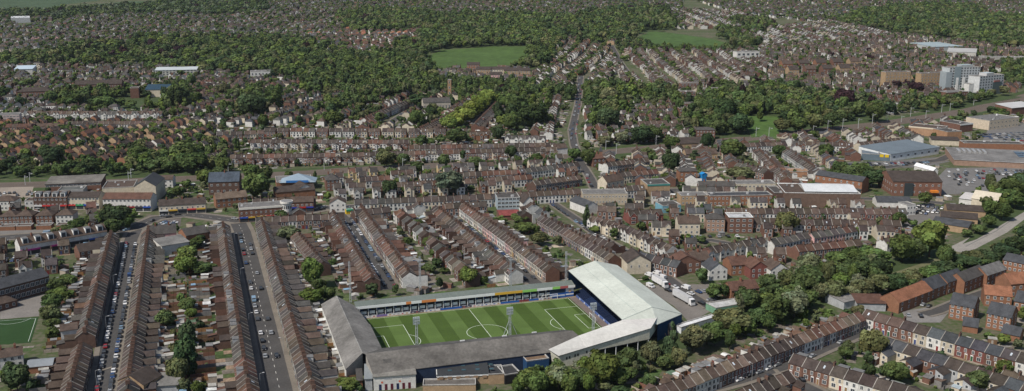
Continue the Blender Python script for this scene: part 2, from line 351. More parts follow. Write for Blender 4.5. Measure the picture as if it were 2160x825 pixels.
def row(A, B, phrase, n=None, w_=4.4, d=7.8, eave=5.4, rise=2.7, wing=1.0, walls=WW, roofs=RW, garden=11, fl=5.0, verge=True, chim=.75, kind='terraced_house', noun='terraced house', dens=1.0,
        gaps=(), gablet=0, door=1, green=.48, front=0, dorm=.06, backs=None, ext=.6, endname='end', both=True, run=0.5, shrub_p=1.1, hipends=False, frontwall=False, semi=0):
    """terrace along A->B (ridge line on plan); fronts on the right of travel, gardens on the left"""
    L = hypot(B[0] - A[0], B[1] - A[1]); u = ((B[0] - A[0]) / L, (B[1] - A[1]) / L); nb = (-u[1], u[0]); rz = atan2(u[1], u[0])
    n = n or max(1, round(L / w_)); w_ = L / n; prev_r = pick(roofs); prev_w = pick(walls); gi = 0
    for i in range(n):
        t = (i + .5) * w_
        if any(g0 < (i + .5) / n < g1 for g0, g1 in gaps): continue
        cx, cy = A[0] + u[0] * t, A[1] + u[1] * t
        if R.random() > run: prev_r = pick(roofs)
        if R.random() > run * .6: prev_w = pick(walls)
        gi += 1; where = f'{nth(gi)} from {endname}, {phrase}'
        lab = f'{prev_r.replace("_", "-")} roofed {prev_w.replace("_", "-")} {noun}, {where}'
        k = dict(verge=verge, door=door if i % 2 else -door)
        first = i == 0; last = i == n - 1
        if semi:
            w2 = w_ * semi; ish = (i % 2 == 0); cx += u[0] * (w_ - w2) / 2 * (1 if ish else -1); cy += u[1] * (w_ - w2) / 2 * (1 if ish else -1)
            if hipends: k['hip0' if ish else 'hip1'] = True
        else: w2 = w_
        if hipends and not semi:
            if first: k['hip0'] = True
            if last: k['hip1'] = True
        if R.random() < chim: k['chim'] = [-w2 / 2 + (w2 if semi and ish else 0)]
        if wing and R.random() < wing:
            k['wing'] = 1 if i % 2 else -1; k['wl'] = fl * R.uniform(.85, 1.15)
            if R.random() < ext: k['ext'] = R.uniform(1.8, 4); k['extc'] = R.choice([ROOFC['grey'], ROOFC['brown'], ROOFC['pale_grey'], ROOFC['red_brown'], (.34, .33, .31), (.30, .35, .38)])
        if R.random() < dorm: k['dormer'] = pick({'white': 3, 'grey': 2, 'cream': 2, 'red': .7}); k.pop('wing', None) if R.random() < .5 else 0
        if gablet and (gablet == 1 or R.random() < gablet): k['gablet'] = 1 if i % 2 else -1
        if R.random() < .12: k['sky'] = [(R.uniform(-1, 1), R.choice([-1, 1]))]
        if backs: k['backc'] = pick(backs)
        j = R.uniform(-.13, .13)
        add_house(cx, cy, rz, w2, d, eave + j, rise + j * .4, prev_w, prev_r, kind, lab, noun.split()[-1] if noun.split()[-1] != 'house' else 'house', 'houses ' + phrase, **k)
        if garden:
            bk = d / 2 + (fl * .45 if wing else 0); plot(cx, cy, u, nb, w_ - .25, d / 2, d / 2 + garden, green)
            clutter(cx, cy, u, nb, w_, d / 2 + (fl + 2.2 if wing else 1), d / 2 + garden, 'behind the house ' + where, dens, shrub_p=shrub_p)
        if front:
            plot(cx, cy, u, (-nb[0], -nb[1]), w_ - .2, d / 2, d / 2 + front, .15)
    mid = ((A[0] + B[0]) / 2, (A[1] + B[1]) / 2); o = garden * .5
    mark_rect((mid[0] + nb[0] * o / 1, mid[1] + nb[1] * o), u, L / 2, d / 2 + o)
    return u, nb
def off(p, q, o):
    """segment p-q moved o metres to the right of travel"""
    a, b = offset_line([p, q], o); return a, b
def lerp(a, b, t): return (a[0] + (b[0] - a[0]) * t, a[1] + (b[1] - a[1]) * t)
CARC = dict(silver=(.30, .31, .32), white=(.66, .66, .66), black=(.012, .012, .014), dark_grey=(.05, .052, .056), blue=(.02, .05, .14), red=(.25, .012, .015), pale_blue=(.2, .3, .4), bright_blue=(.02, .16, .4))
CW = dict(silver=3.6, white=2.0, black=5, dark_grey=4, blue=2, red=1, pale_blue=.6)
def park(p, q, o, where, occ_p=.85, pitch=5.4, van=.06, colors=CW, flip=None):
    a, b = off(p, q, o); L = hypot(b[0] - a[0], b[1] - a[1]); rz = atan2(b[1] - a[1], b[0] - a[0]); t = 3; i = 0
    while t < L - 3:
        if R.random() < occ_p:
            i += 1; c = pick(colors); v = R.random() < van; k = lerp(a, b, t / L)
            cars.append(dict(p=(k[0] + R.uniform(-.15, .15), k[1] + R.uniform(-.15, .15)), rz=rz + (pi if R.random() < .4 else 0) + R.uniform(-.03, .03), c=c, van=v, z=.05,
                             label=f'{c.replace("_", " ")} {"van" if v else "car"} parked {nth(i)} {where}', group='vehicles parked ' + where[-60:]))
        t += pitch + R.uniform(-.3, .9)
def carpark(c, u, nx, ny, sx, sy, where, p=.6, z=.05):
    n = (-u[1], u[0]); i = 0
    for b in range(ny):
        for a in range(nx):
            if R.random() < p:
                i += 1; k = (c[0] + u[0] * (a - nx / 2) * sx + n[0] * (b - ny / 2) * sy, c[1] + u[1] * (a - nx / 2) * sx + n[1] * (b - ny / 2) * sy); cc = pick(CW)
                cars.append(dict(p=k, rz=atan2(n[1], n[0]) + (pi if R.random() < .5 else 0), c=cc, van=R.random() < .05, z=z, label=f'{cc.replace("_", " ")} car, {nth(i)} counted along {where}', group='cars in ' + where))
def tree(t, x, y, wd, ht, kind='broad', shade='green', label=None, where=None):
    """measured crown: centre and size of the crown in the photograph's own survey tile"""
    base = px(t, x, y + ht * .5); g = gp(*base); zc = proj(*g)[2]; s = F_ / zc / 1.0
    add_tree(g[0], g[1], wd / Z / s / 2, ht / Z / s / .95, kind, shade, where, label, True)
def add_tree(x, y, r, h, kind='broad', shade='green', where=None, label=None, keep=False):
    u, v, zc = proj(x, y, h / 2)
    trees.append(dict(x=x, y=y, r=r, h=h, kind=kind, shade=shade, where=where, label=label, size=F_ / zc * math.sqrt(r * h) * (1.3 if keep else 1) * (1 if -30 < u < 2190 and -20 < v < 850 else .1)))
# ================================================================== STADIUM
YAW = radians(17.388); PC = (-11.125, 420.0); HL, HW = 50.7, 32.2
def sl(a, b): return (PC[0] + a * cos(YAW) - b * sin(YAW), PC[1] + a * sin(YAW) + b * cos(YAW))
def s3(a, b, z): return (*sl(a, b), z)
SROOT = lambda name, a, b, label, cat, group=None: root(name, (*sl(a, b), 0), YAW, label, cat, group)
mark_rect(sl(5, 0), (cos(YAW), sin(YAW)), 84, 56)
tf = MB(); tf.face([s3(-54, -40, .03), s3(56, -40, .03), s3(56, 35, .03), s3(-54, 35, .03)], (.10, .125, .045, 0)); struct('pitch_surround', tf, M_TURF)
g = MB(); e0 = -HL - 2.2; edges = [e0] + [i * 6.85 for i in range(-7, 8)] + [HL + 2.2]
for i, (a, b) in enumerate(zip(edges, edges[1:])):
    c = (.086, .137, .036, 0) if i % 2 == 0 else (.054, .090, .019, 0)
    for q in range(8):
        k = R.uniform(.95, 1.05); y0 = -HW - 1.5 + q * (2 * HW + 3) / 8; y1 = y0 + (2 * HW + 3) / 8
        g.face([s3(a, y0, .04), s3(b, y0, .04), s3(b, y1, .04), s3(a, y1, .04)], (c[0] * k, c[1] * k, c[2] * k, 0))
struct('football_pitch', g, M_TURF)
pm = MB(); LC = (.62, .68, .58, 0); LW = .2
def ln(a0, b0, a1, b1):
    d = hypot(a1 - a0, b1 - b0); u = ((a1 - a0) / d * LW / 2, (b1 - b0) / d * LW / 2); n = (-u[1], u[0])
    pm.face([s3(a0 - u[0] + n[0], b0 - u[1] + n[1], .05), s3(a0 - u[0] - n[0], b0 - u[1] - n[1], .05), s3(a1 + u[0] - n[0], b1 + u[1] - n[1], .05), s3(a1 + u[0] + n[0], b1 + u[1] + n[1], .05)], LC)
def arc(ca, cb, r, t0, t1, n=48):
    for i in range(n):
        p, q = t0 + (t1 - t0) * i / n, t0 + (t1 - t0) * (i + 1) / n
        pm.face([s3(ca + (r - LW / 2) * cos(p), cb + (r - LW / 2) * sin(p), .05), s3(ca + (r + LW / 2) * cos(p), cb + (r + LW / 2) * sin(p), .05), s3(ca + (r + LW / 2) * cos(q), cb + (r + LW / 2) * sin(q), .05), s3(ca + (r - LW / 2) * cos(q), cb + (r - LW / 2) * sin(q), .05)], LC)
for q in (-1, 1):
    ln(-HL, q * HW, HL, q * HW); ln(q * HL, -HW, q * HL, HW)
    for dd, hh in ((16.46, 20.15), (5.49, 9.14)):
        ln(q * (HL - dd), -hh, q * (HL - dd), hh); ln(q * HL, hh, q * (HL - dd), hh); ln(q * HL, -hh, q * (HL - dd), -hh)
    t = math.acos(5.49 / 9.15); arc(q * (HL - 10.97), 0, 9.15, (pi if q > 0 else 0) - t, (pi if q > 0 else 0) + t, 20)
ln(0, -HW, 0, HW); arc(0, 0, 9.15, 0, 2 * pi); arc(0, 0, .25, 0, 2 * pi, 12)
struct('pitch_markings', pm, M_PLAIN)
# track between pitch and stands
tk = MB(); tk.face([s3(51.5, -34, .045), s3(56, -34, .045), s3(56, 35, .045), s3(51.5, 35, .045)], (.16, .13, .12, 0)); tk.face([s3(-53, 32.9, .046), s3(55, 32.9, .046), s3(55, 35, .046), s3(-53, 35, .046)], (.25, .19, .13, 0)); struct('perimeter_path', tk, M_ROAD)
def local(mb): return mb
def part(name, mb, mat, parent, color=None): return link(name, mb.mesh(name, mat), parent, color=color)
# --- far side executive boxes
st = SROOT('executive_box_stand', 0, 0, 'long low stand of blue executive boxes under a grey green roof along the far touchline', 'stand')
m = MB(); m.box(-53, 54.6, 36.2, 38.6, 0, 6.2, (.07, .075, .085, 0)); m.box(-53, 54.6, 34.6, 36.2, 0, .9, (.10, .11, .14, 0)); part('wall', m, M_WALL, st)
m = MB(); m.slab([(-53.6, 33.6, 5.75), (54.9, 33.6, 5.75), (54.9, 38.8, 7.0), (-53.6, 38.8, 7.0)], .18, (.14, .165, .15, 0))
for i in range(30): a = -53 + i * 3.7; m.slab([(a, 33.62, 5.80), (a + .12, 33.62, 5.80), (a + .12, 38.8, 7.06), (a, 38.8, 7.06)], .05, (.19, .21, .19, 0))
part('roof', m, M_SHEET, st)
segs = [(-53.6, -30, 'w'), (-30, -27.5, 'o'), (-27.5, -22.5, 'w'), (-22.5, -15.5, 'o'), (-15.5, 13.5, 'w'), (13.5, 27.5, 'y'), (27.5, 35, 'g'), (35, 43, 'w'), (43, 47, 'g'), (47, 51.2, 'r'), (51.2, 54.9, 'w')]
FC = dict(w=(.80, .81, .80), o=(.70, .25, .08), y=(.70, .42, .06), g=(.30, .60, .15), r=(.45, .12, .12))
for a, b, c in segs:
    m = MB(); m.box(a, b - .02, 33.45, 33.58, 4.9, 6.1, ONE, True); part('fascia_board', m, M_PLAIN, st, FC[c])
NAVY = (.025, .06, .16)
for i in range(25):
    a = -51.5 + i * 3.98
    if a > 41.5: break
    m = MB(); m.tube((a - .2, 34.2, 0), (a - .2, 34.2, 5.6), .16, n=6, c=(.68, .69, .7, 0)); part('post', m, M_PLAIN, st)
    m = MB(); m.box(a + .5, a + 3.2, 34.6, 36.1, .9, 1.05, (.5, .5, .5, 0)); m.box(a + .6, a + 3.0, 34.9, 35.0, 1.7, 3.1, (.85, .85, .85, 0), True); m.box(a + .5, a + .62, 34.9, 36.1, 1.0, 2.9, (.62, .62, .63, 0)); part('balcony', m, M_PLAIN, st)
    m = MB(); m.face([(a + .1, 36.14, 1.0), (a + 1.5, 36.14, 1.0), (a + 1.5, 36.14, 4.3), (a + .1, 36.14, 4.3)], (*NAVY, 0)); m.face([(a + 1.6, 36.14, 1.4), (a + 3.5, 36.14, 1.4), (a + 3.5, 36.14, 4.2), (a + 1.6, 36.14, 4.2)], (.05, .055, .07, 0)); part('box_front', m, M_GLASS, st)
# pitch side hoardings (one thing each)
hc = [('w', -52.5, -44), ('p', -44, -39), ('w', -39, -28), ('d', -28, -21.5), ('w', -21.5, -13.5), ('b', -13.5, -3), ('d', -3, 2), ('w', 2, 16.5), ('b', 16.5, 26), ('r', 26, 31), ('b', 31, 36), ('w', 36, 43), ('b', 43, 50)]
HC = dict(w=(.68, .68, .68), p=(.22, .16, .38), d=(.10, .09, .12), b=(.03, .12, .40), r=(.22, .05, .06)); HN = dict(w='white', p='purple', d='dark', b='blue', r='maroon')
cnt = {}
for c, a, b in hc:
    cnt[c] = cnt.get(c, 0) + 1
    o = SROOT('advertising_hoarding', (a + b) / 2, 33.9, f'{HN[c]} advertising hoarding on the far touchline, {nth(cnt[c])} {HN[c]} one from the cement-roofed end stand', 'hoarding', 'pitch side advertising hoardings')
    l = (b - a) / 2 - .05; m = MB(); m.box(-l, l, -.04, .04, .05, 1.0, ONE, True)
    if c in 'wd':
        for q in range(int(l)): x = -l + .8 + q * 2; m.face([(x, -.06, .3), (x + R.uniform(.5, 1.2), -.06, .3), (x + .9, -.06, .75), (x, -.06, .75)], R.choice([(.5, .1, .1, 0), (.1, .15, .4, 0), (.4, .4, .42, 0), (.5, .3, .1, 0)]))
    part('board', m, M_PLAIN, o, HC[c])
    m = MB()
    for q in (-l * .6, l * .6): m.tube((q, .3, 0), (q, .05, .8), .04, n=4, c=(.3, .3, .3, 0))
    part('brace', m, M_METAL, o)
# club banner block at the right end of the boxes
o = SROOT('banner_wall', 50, 34.1, 'blue and white banner wall bearing a round crest, end of the executive boxes', 'banner')
m = MB(); m.box(-8, 4.4, 0, .25, 0.1, 4.85, (.03, .11, .38, 0)); m.box(.2, 4.3, -.05, 0, 2.9, 4.9, (.74, .74, .74, 0)); m.box(.2, 4.3, -.05, -.0, 1.15, 1.75, (.74, .74, .74, 0)); m.box(-8, -.3, -.06, 0, 2.6, 4.4, (.03, .05, .09, 0)); m.box(-7.9, -.3, -.06, 0, .95, 1.6, (.6, .62, .65, 0)); part('panel', m, M_PLAIN, o)
m = MB(); n = 20
for r_, c_, y in ((.85, (.42, .32, .2), -.10), (.62, (.72, .72, .72), -.12), (.42, (.55, .25, .08), -.14)): m.face([(2.3 + r_ * cos(2 * pi * i / n), y, 3.2 + r_ * sin(2 * pi * i / n)) for i in range(n)], (*c_, 0))
part('crest', m, M_PLAIN, o)
# --- cement-roofed end stand
st = SROOT('gable_roofed_stand', -60, 5, 'end stand under a long weathered grey gable roof with a white strip wall', 'stand'); off_ = lambda P: [(p[0] + 60, p[1] - 5, p[2]) for p in P]
CEM = (.165, .158, .148, 0)
m = MB(); m.slab(off_([(-68.2, -35, 5), (-60.6, -30.5, 9.2), (-61.2, 43.3, 9.2), (-68.2, 45.4, 5)]), .18, CEM)
m.slab(off_([(-60.6, -30.5, 9.2), (-50.9, -30.5, 5.9), (-50.9, 10, 5.9), (-61.0, 10, 9.2)]), .18, CEM); m.slab(off_([(-61.0, 10.02, 9.2), (-51.3, 10.02, 5.9), (-53.5, 36, 5.9), (-61.2, 43.3, 9.2)]), .18, CEM)
m.slab(off_([(-61.2, 43.3, 9.22), (-60.8, 43.3, 9.22), (-60.4, -30.5, 9.22), (-60.8, -30.5, 9.22)]), .1, (.24, .235, .22, 0))
for i in range(14): b = -33 + i * 5.6; m.slab(off_([(-68.2, b, 5.03), (-68.2, b + .1, 5.03), (-61, b + .1, 9.03), (-61, b, 9.03)]), .05, (.20, .19, .18, 0))
part('roof', m, M_OLD, st)
m = MB(); 
for (a0, b0, a1, b1, h, c) in ((-67.9, -34.8, -67.9, 45, 5, (.60, .60, .57)), (-53.4, 36, -67.9, 45, 5, (.25, .2, .17))):
    m.face(off_([(a0, b0, 0), (a1, b1, 0), (a1, b1, h), (a0, b0, h)]), (*c, 0))
m.face(off_([(-67.9, -34.8, 0), (-60.6, -30.4, 0), (-60.6, -30.4, 9), (-67.9, -34.8, 5)]), (.30, .29, .27, 0))
part('wall', m, M_WALL, st)
m = MB()
for i in range(9): a = -52.3 - i * .85; m.box(a + 60 - .85, a + 60, -33, 30, 0, .5 + i * .42, (.03, .05, .12, 0))
part('terrace_seats', m, M_PLAIN, st)
for i in range(7):
    b = -26 + i * 9.6; m = MB(); m.tube((-52.2 + 60, b - 5, 0), (-52.2 + 60, b - 5, 5.9), .13, c=(.5, .5, .5, 0)); part('roof_column', m, M_METAL, st)
# --- main stand
st = SROOT('main_stand', -16, -38, 'main stand under a broad patchy dark grey roof, near touchline', 'stand'); off_ = lambda P: [(p[0] + 16, p[1] + 38, p[2]) for p in P]
GR = (.130, .122, .112, 0); m = MB()
m.slab(off_([(-60.2, -35.4, 10.9), (-52.2, -30.4, 10.4), (24.2, -33.2, 10.4), (27.0, -36.2, 10.9)]), .2, (.085, .082, .078, 0))
m.slab(off_([(-60.2, -35.42, 10.9), (27.0, -36.22, 10.9), (29.2, -38.6, 9.0), (14.4, -45.2, 6.2), (-59, -45.4, 6.2)]), .2, GR)
for i in range(26):
    a = R.uniform(-56, 18); b = R.uniform(-42.5, -38.5); lw = R.uniform(1.5, 5); lh = R.uniform(1, 2.4); zz = lambda bb: 10.9 - (bb + 35.5) / -9.9 * 4.7 + .03
    k = R.choice([.19, .165, .15, .09]); m.face(off_([(a, b - lh / 2, zz(b - lh / 2)), (a + lw, b - lh / 2, zz(b - lh / 2)), (a + lw, b + lh / 2, zz(b + lh / 2)), (a, b + lh / 2, zz(b + lh / 2))]), (k, k * .96, k * .9, 0))
part('roof', m, M_OLD, st)
m = MB(); m.face(off_([(-60, -35.4, 0), (-58.8, -45.2, 0), (-58.8, -45.2, 6.1), (-60, -35.4, 10.7)]), (.30, .28, .25, 0))
m.face(off_([(-58.8, -45.2, 0), (14.2, -45, 0), (14.2, -45, 6.05), (-58.8, -45.2, 6.05)]), (.022, .036, .07, 0)); m.face(off_([(14.2, -45, 0), (29, -38.6, 0), (29, -38.6, 8.8), (14.2, -45, 6.05)]), (.03, .05, .10, 0))
part('wall', m, M_WALL, st)
m = MB()
for i in range(10): b = -33.5 - i * .85; m.box(-58 + 16, 26 + 16, b + 38 - .85, b + 38, 0, .5 + i * .5, (.02, .035, .09, 0))
part('terrace_seats', m, M_PLAIN, st)
for a in (-20, -2, 11):
    m = MB(); m.box(a + 16 - 1, a + 16 + 1, 4.6, 5.1, 10.95 - .4, 10.95, (.6, .6, .6, 0)); part('roof_vent', m, M_METAL, st)
for i in range(8):
    a = -50 + i * 10.4; m = MB(); m.tube((a + 16, 5.6, 0), (a + 16, 5.6, 10.3), .14, c=(.5, .5, .5, 0)); part('roof_column', m, M_METAL, st)
# --- cream corner stand
st = SROOT('corner_stand', 40, -40, 'cream clad corner stand with pale ribbed roof and open undercroft on columns', 'stand'); off_ = lambda P: [(p[0] - 40, p[1] + 40, p[2]) for p in P]
RP = dict(a=(12.6, -46.4, 8.1), b=(16.4, -48.2, 5.5), c=(61.4, -39.7, 9.3), d=(70.8, -27.6, 9.8), e=(58.6, -24.2, 10.9), f=(51, -31.5, 10.9), g=(28.4, -40.2, 10.0))
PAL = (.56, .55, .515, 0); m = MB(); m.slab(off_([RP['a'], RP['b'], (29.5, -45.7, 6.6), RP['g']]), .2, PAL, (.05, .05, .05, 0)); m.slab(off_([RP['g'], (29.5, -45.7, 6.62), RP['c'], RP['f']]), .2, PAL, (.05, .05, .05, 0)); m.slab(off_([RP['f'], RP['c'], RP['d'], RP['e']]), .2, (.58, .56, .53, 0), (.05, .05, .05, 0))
for i in range(22):
    t = i / 22; p = lerp(RP['g'], RP['f'], t); q = lerp((29.5, -45.7), RP['c'], t); z0 = 10 + .9 * t + .02; z1 = 6.6 + 2.7 * t + .02
    m.slab(off_([(p[0], p[1], z0 + .05), (p[0] + .15, p[1], z0 + .05), (q[0] + .15, q[1], z1 + .05), (q[0], q[1], z1 + .05)]), .06, (.64, .63, .60, 0))
part('roof', m, M_SHEET, st)
CRM = (.62, .60, .49, 0); m = MB(); W0 = (14.4, -47.2); W1 = (17, -47.6); W2 = (61, -39.5)
m.face(off_([(*W0, 0), (*W1, 0), (*W1, 5.4), (13.4, -46.6, 7.4)]), CRM)
Pm = lerp(W1, W2, .38); zt = lambda t: 5.4 + (9.1 - 5.4) * t
m.face(off_([(*W1, 0), (*Pm, 0), (*Pm, zt(.38)), (*W1, zt(0))]), CRM); m.face(off_([(*Pm, 4.3), (*W2, 4.3), (*W2, zt(1)), (*Pm, zt(.38))]), CRM)
m.face(off_([(*W2, 4.3), (70.5, -27.7, 4.3), (70.5, -27.7, 9.6), (*W2, 9.1)]), CRM)
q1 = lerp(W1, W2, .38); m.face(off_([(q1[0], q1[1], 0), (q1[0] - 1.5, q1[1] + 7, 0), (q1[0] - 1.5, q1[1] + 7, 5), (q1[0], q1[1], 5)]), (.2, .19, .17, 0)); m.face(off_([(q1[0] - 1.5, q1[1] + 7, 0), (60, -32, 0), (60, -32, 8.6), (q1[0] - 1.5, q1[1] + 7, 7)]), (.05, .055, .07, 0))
part('wall', m, M_WALL, st, None)
for t, zz in ((.07, 3.0), (.10, 3.05), (.16, 3.4), (.19, 3.45), (.285, 3.9)):
    p = lerp(W1, W2, t); mm = MB(); d = (W2[0] - W1[0], W2[1] - W1[1]); dl = hypot(*d); d = (d[0] / dl, d[1] / dl)
    mm.face(off_([(p[0] + d[1] * .05, p[1] - d[0] * .05, zz), (p[0] + d[0] * .75 + d[1] * .05, p[1] + d[1] * .75 - d[0] * .05, zz), (p[0] + d[0] * .75 + d[1] * .05, p[1] + d[1] * .75 - d[0] * .05, zz + 1.1), (p[0] + d[1] * .05, p[1] - d[0] * .05, zz + 1.1)]), (.05, .055, .06, 0)); part('window', mm, M_GLASS, st)
for t in (.5, .62, .75, .87, .99):
    p = lerp(W1, W2, t); mm = MB(); mm.tube((p[0] - 40, p[1] + 40.2, 0), (p[0] - 40, p[1] + 40.2, zt(t)), .17, c=(.6, .62, .64, 0)); part('column', mm, M_METAL, st)
# --- pale mint end stand
st = SROOT('mint_roofed_stand', 68, 5, 'tall end stand with a smooth pale mint green roof over dark blue seats', 'stand'); off_ = lambda P: [(p[0] - 68, p[1] - 5, p[2]) for p in P]
f0, f1, r0, r1, k0, k1, kc = (54.5, 42.3, 11), (52.1, -30.5, 11), (70.9, 47.6, 13), (68.8, -24.8, 13), (86.7, 55.1, 7), (85.1, -22.1, 7), (67.7, -33.2, 8)
MINT = (.515, .545, .485, 0); m = MB(); m.slab(off_([f0, f1, r1, r0]), .25, MINT, (.3, .33, .32, 0)); m.slab(off_([r0, r1, k1, k0]), .25, (.525, .555, .495, 0), (.3, .33, .32, 0)); m.slab(off_([f1, kc, r1]), .25, (.51, .54, .48, 0)); m.slab(off_([kc, k1, r1]), .25, (.53, .56, .50, 0))
SEAM = (.36, .43, .40, 0)
def seam(p, q, wd=.16): m.slab(off_([(p[0], p[1], p[2] + .06), (p[0] + wd, p[1], p[2] + .06), (q[0] + wd, q[1], q[2] + .06), (q[0], q[1], q[2] + .06)]), .05, SEAM)
seam(r0, r1, .22); mid0 = [(a + b) / 2 for a, b in zip(f0, r0)]; mid1 = [(a + b) / 2 for a, b in zip(f1, r1)]; seam(mid0, mid1)
m.slab(off_([(r1[0], r1[1] - .2, r1[2] + .05), (r1[0], r1[1], r1[2] + .05), (f1[0], f1[1], f1[2] + .05), (f1[0], f1[1] - .2, f1[2] + .05)]), .05, SEAM); m.slab(off_([(r1[0], r1[1] - .2, r1[2] + .05), (r1[0], r1[1], r1[2] + .05), (k1[0], k1[1], k1[2] + .05), (k1[0], k1[1] - .2, k1[2] + .05)]), .05, SEAM)
part('roof', m, M_SHEET, st)
m = MB(); BL = (.018, .055, .12, 0)
for a, b in ((k0, k1), (k1, kc), (f0, r0), (r0, k0)): m.face(off_([(a[0], a[1], 0), (b[0], b[1], 0), (b[0], b[1], b[2] - .2), (a[0], a[1], a[2] - .2)]), BL)
part('wall', m, M_SHEET, st)
m = MB()
for i in range(22):
    a = 56.2 + i * .95
    for q in range(5): b0 = -26 + q * 13; m.box(a - 68, a + 1.02 - 68, b0 - 5, b0 + 12.6 - 5, 0, .9 + i * .26, (.010, .018, .048, 0) if (q + (i > 11)) % 3 else (.016, .03, .08, 0))
    m.box(a - 68, a + 1.02 - 68, -28.6 - 5, 39 - 5, 0, .5 + i * .26, (.07, .07, .08, 0))
part('terrace_seats', m, M_PLAIN, st)
mm = MB(); mm.box(55.3 - 68, 55.5 - 68, -33, 28, 0, 1.1, (.10, .16, .36, 0))
for i in range(30): b = -33 + i * 2.05; mm.box(55.2 - 68, 55.28 - 68, b, b + 1.1, .25, .9, (.55, .55, .58, 0) if i % 3 == 0 else (.06, .10, .28, 0))
part('front_barrier', mm, M_PLAIN, st)
# goals
for q, nm in ((1, 'mint-roofed'), (-1, 'cement-roofed')):
    o = SROOT('goal', q * HL, 0, f'white goal frame with sagging net before the {nm} end stand', 'goal', None)
    m = MB(); WH = (.8, .8, .8, 0)
    for b in (-3.66, 3.66): m.tube((0, b, 0), (0, b, 2.44), .09, c=WH)
    m.tube((0, -3.7, 2.44), (0, 3.7, 2.44), .09, c=WH); part('goal_frame', m, M_PLAIN, o)
    m = MB()
    for i in range(13): b = -3.6 + i * .6; m.tube((0, b, 2.4), (q * 1.6, b, 0), .02, n=3, c=(.6, .6, .6, 0))
    for i in range(5): t = i / 4; m.tube((q * 1.6 * t, -3.6, 2.4 - 2.4 * t), (q * 1.6 * t, 3.6, 2.4 - 2.4 * t), .02, n=3, c=(.6, .6, .6, 0))
    part('net', m, M_PLAIN, o)
o = SROOT('training_goal', 41.5, 33.2, 'white spare goal parked before the crested banner wall', 'goal'); m = MB()
for b in (-4, 4): m.tube((b, 0, 0), (b, 0, 2.5), .11, c=(.8, .8, .8, 0)); m.tube((b, 0, 2.5), (b, 1.3, 0), .05, c=(.7, .7, .7, 0))
m.tube((-4.1, 0, 2.5), (4.1, 0, 2.5), .11, c=(.8, .8, .8, 0)); part('goal_frame', m, M_PLAIN, o)
# floodlights
def floodlight(xy, h, label, base=0, wide=.9, legs=False, head=True):
    o = root('floodlight_pylon', (*xy, base), YAW, label, 'floodlight', 'stadium floodlight pylons'); m = MB(); GS = (.34, .37, .39, 0); k = wide / 2
    cor = [(-k, -k), (k, -k), (k, k), (-k, k)]; tp = .75
    for (a, b) in cor: m.tube((a, b, 0), (a * tp, b * tp, h), .075, n=4, c=GS)
    ns = int(h / 1.5)
    for i in range(ns):
        z0, z1 = h * i / ns, h * (i + 1) / ns; s0 = 1 + (tp - 1) * i / ns; s1 = 1 + (tp - 1) * (i + 1) / ns
        for j in range(4):
            a, b = cor[j], cor[(j + 1) % 4]
            if i % 2: a, b = b, a
            m.tube((a[0] * s0, a[1] * s0, z0), (b[0] * s1, b[1] * s1, z1), .045, n=3, c=GS)
    if legs:
        for b in (-1, 1): m.tube((b * .3, .2, h * .78), (b * 4.2, -.5, h * .34), .09, n=4, c=GS)
    part('lattice_mast', m, M_METAL, o)
    if head:
        m = MB(); m.box(-1.35, 1.35, -.1, .1, h - 2.2, h - 2.05, GS, True); m.box(-1.35, 1.35, -.1, .1, h - 1.0, h - .85, GS, True); m.box(-1.35, 1.35, -.1, .1, h + .1, h + .25, GS, True); m.box(-1.4, -1.3, -.1, .1, h - 2.2, h + .6, GS); m.box(1.3, 1.4, -.1, .1, h - 2.2, h + .6, GS); part('head_frame', m, M_METAL, o)
        for z in (h - 2.0, h - .8, h + .3):
            for i in range(4): x = -1.05 + i * .7; mm = MB(); mm.box(x - .26, x + .26, .05, .4, z, z + .65, (.45, .5, .53, 0), True); mm.face([(x - .22, .42, z + .05), (x + .22, .42, z + .05), (x + .22, .42, z + .6), (x - .22, .42, z + .6)], (.7, .72, .75, 0)); part('lamp', mm, M_METAL, o)
    return o
floodlight(sl(-38.6, -31.6), 21.5, 'lattice floodlight rising over the main stand roof before the cement-roofed end')
floodlight(sl(.8, -31.8), 21.5, 'propped floodlight with splayed legs rising over the middle of the main stand', legs=True)
floodlight(sl(37, -34.5), 20.5, 'thin floodlight rising behind the cream corner stand by the goal')
floodlight(at('S', 235, 275), 21, 'tall thin floodlight behind the corner of boxes and cement-roofed stand', head=False, wide=.8)
floodlight(at('S', 668, 225), 20, 'tall thin floodlight behind the boxes by the street of brown roofs', head=False, wide=.8)
floodlight(at('S', 1229, 180), 15, 'tall thin floodlight behind the boxes facing the halfway line', head=False, wide=.8)
floodlight(at('T', 335, 165), 18, 'tall thin floodlight beside the mint roof and crested banner', head=False, wide=.8)
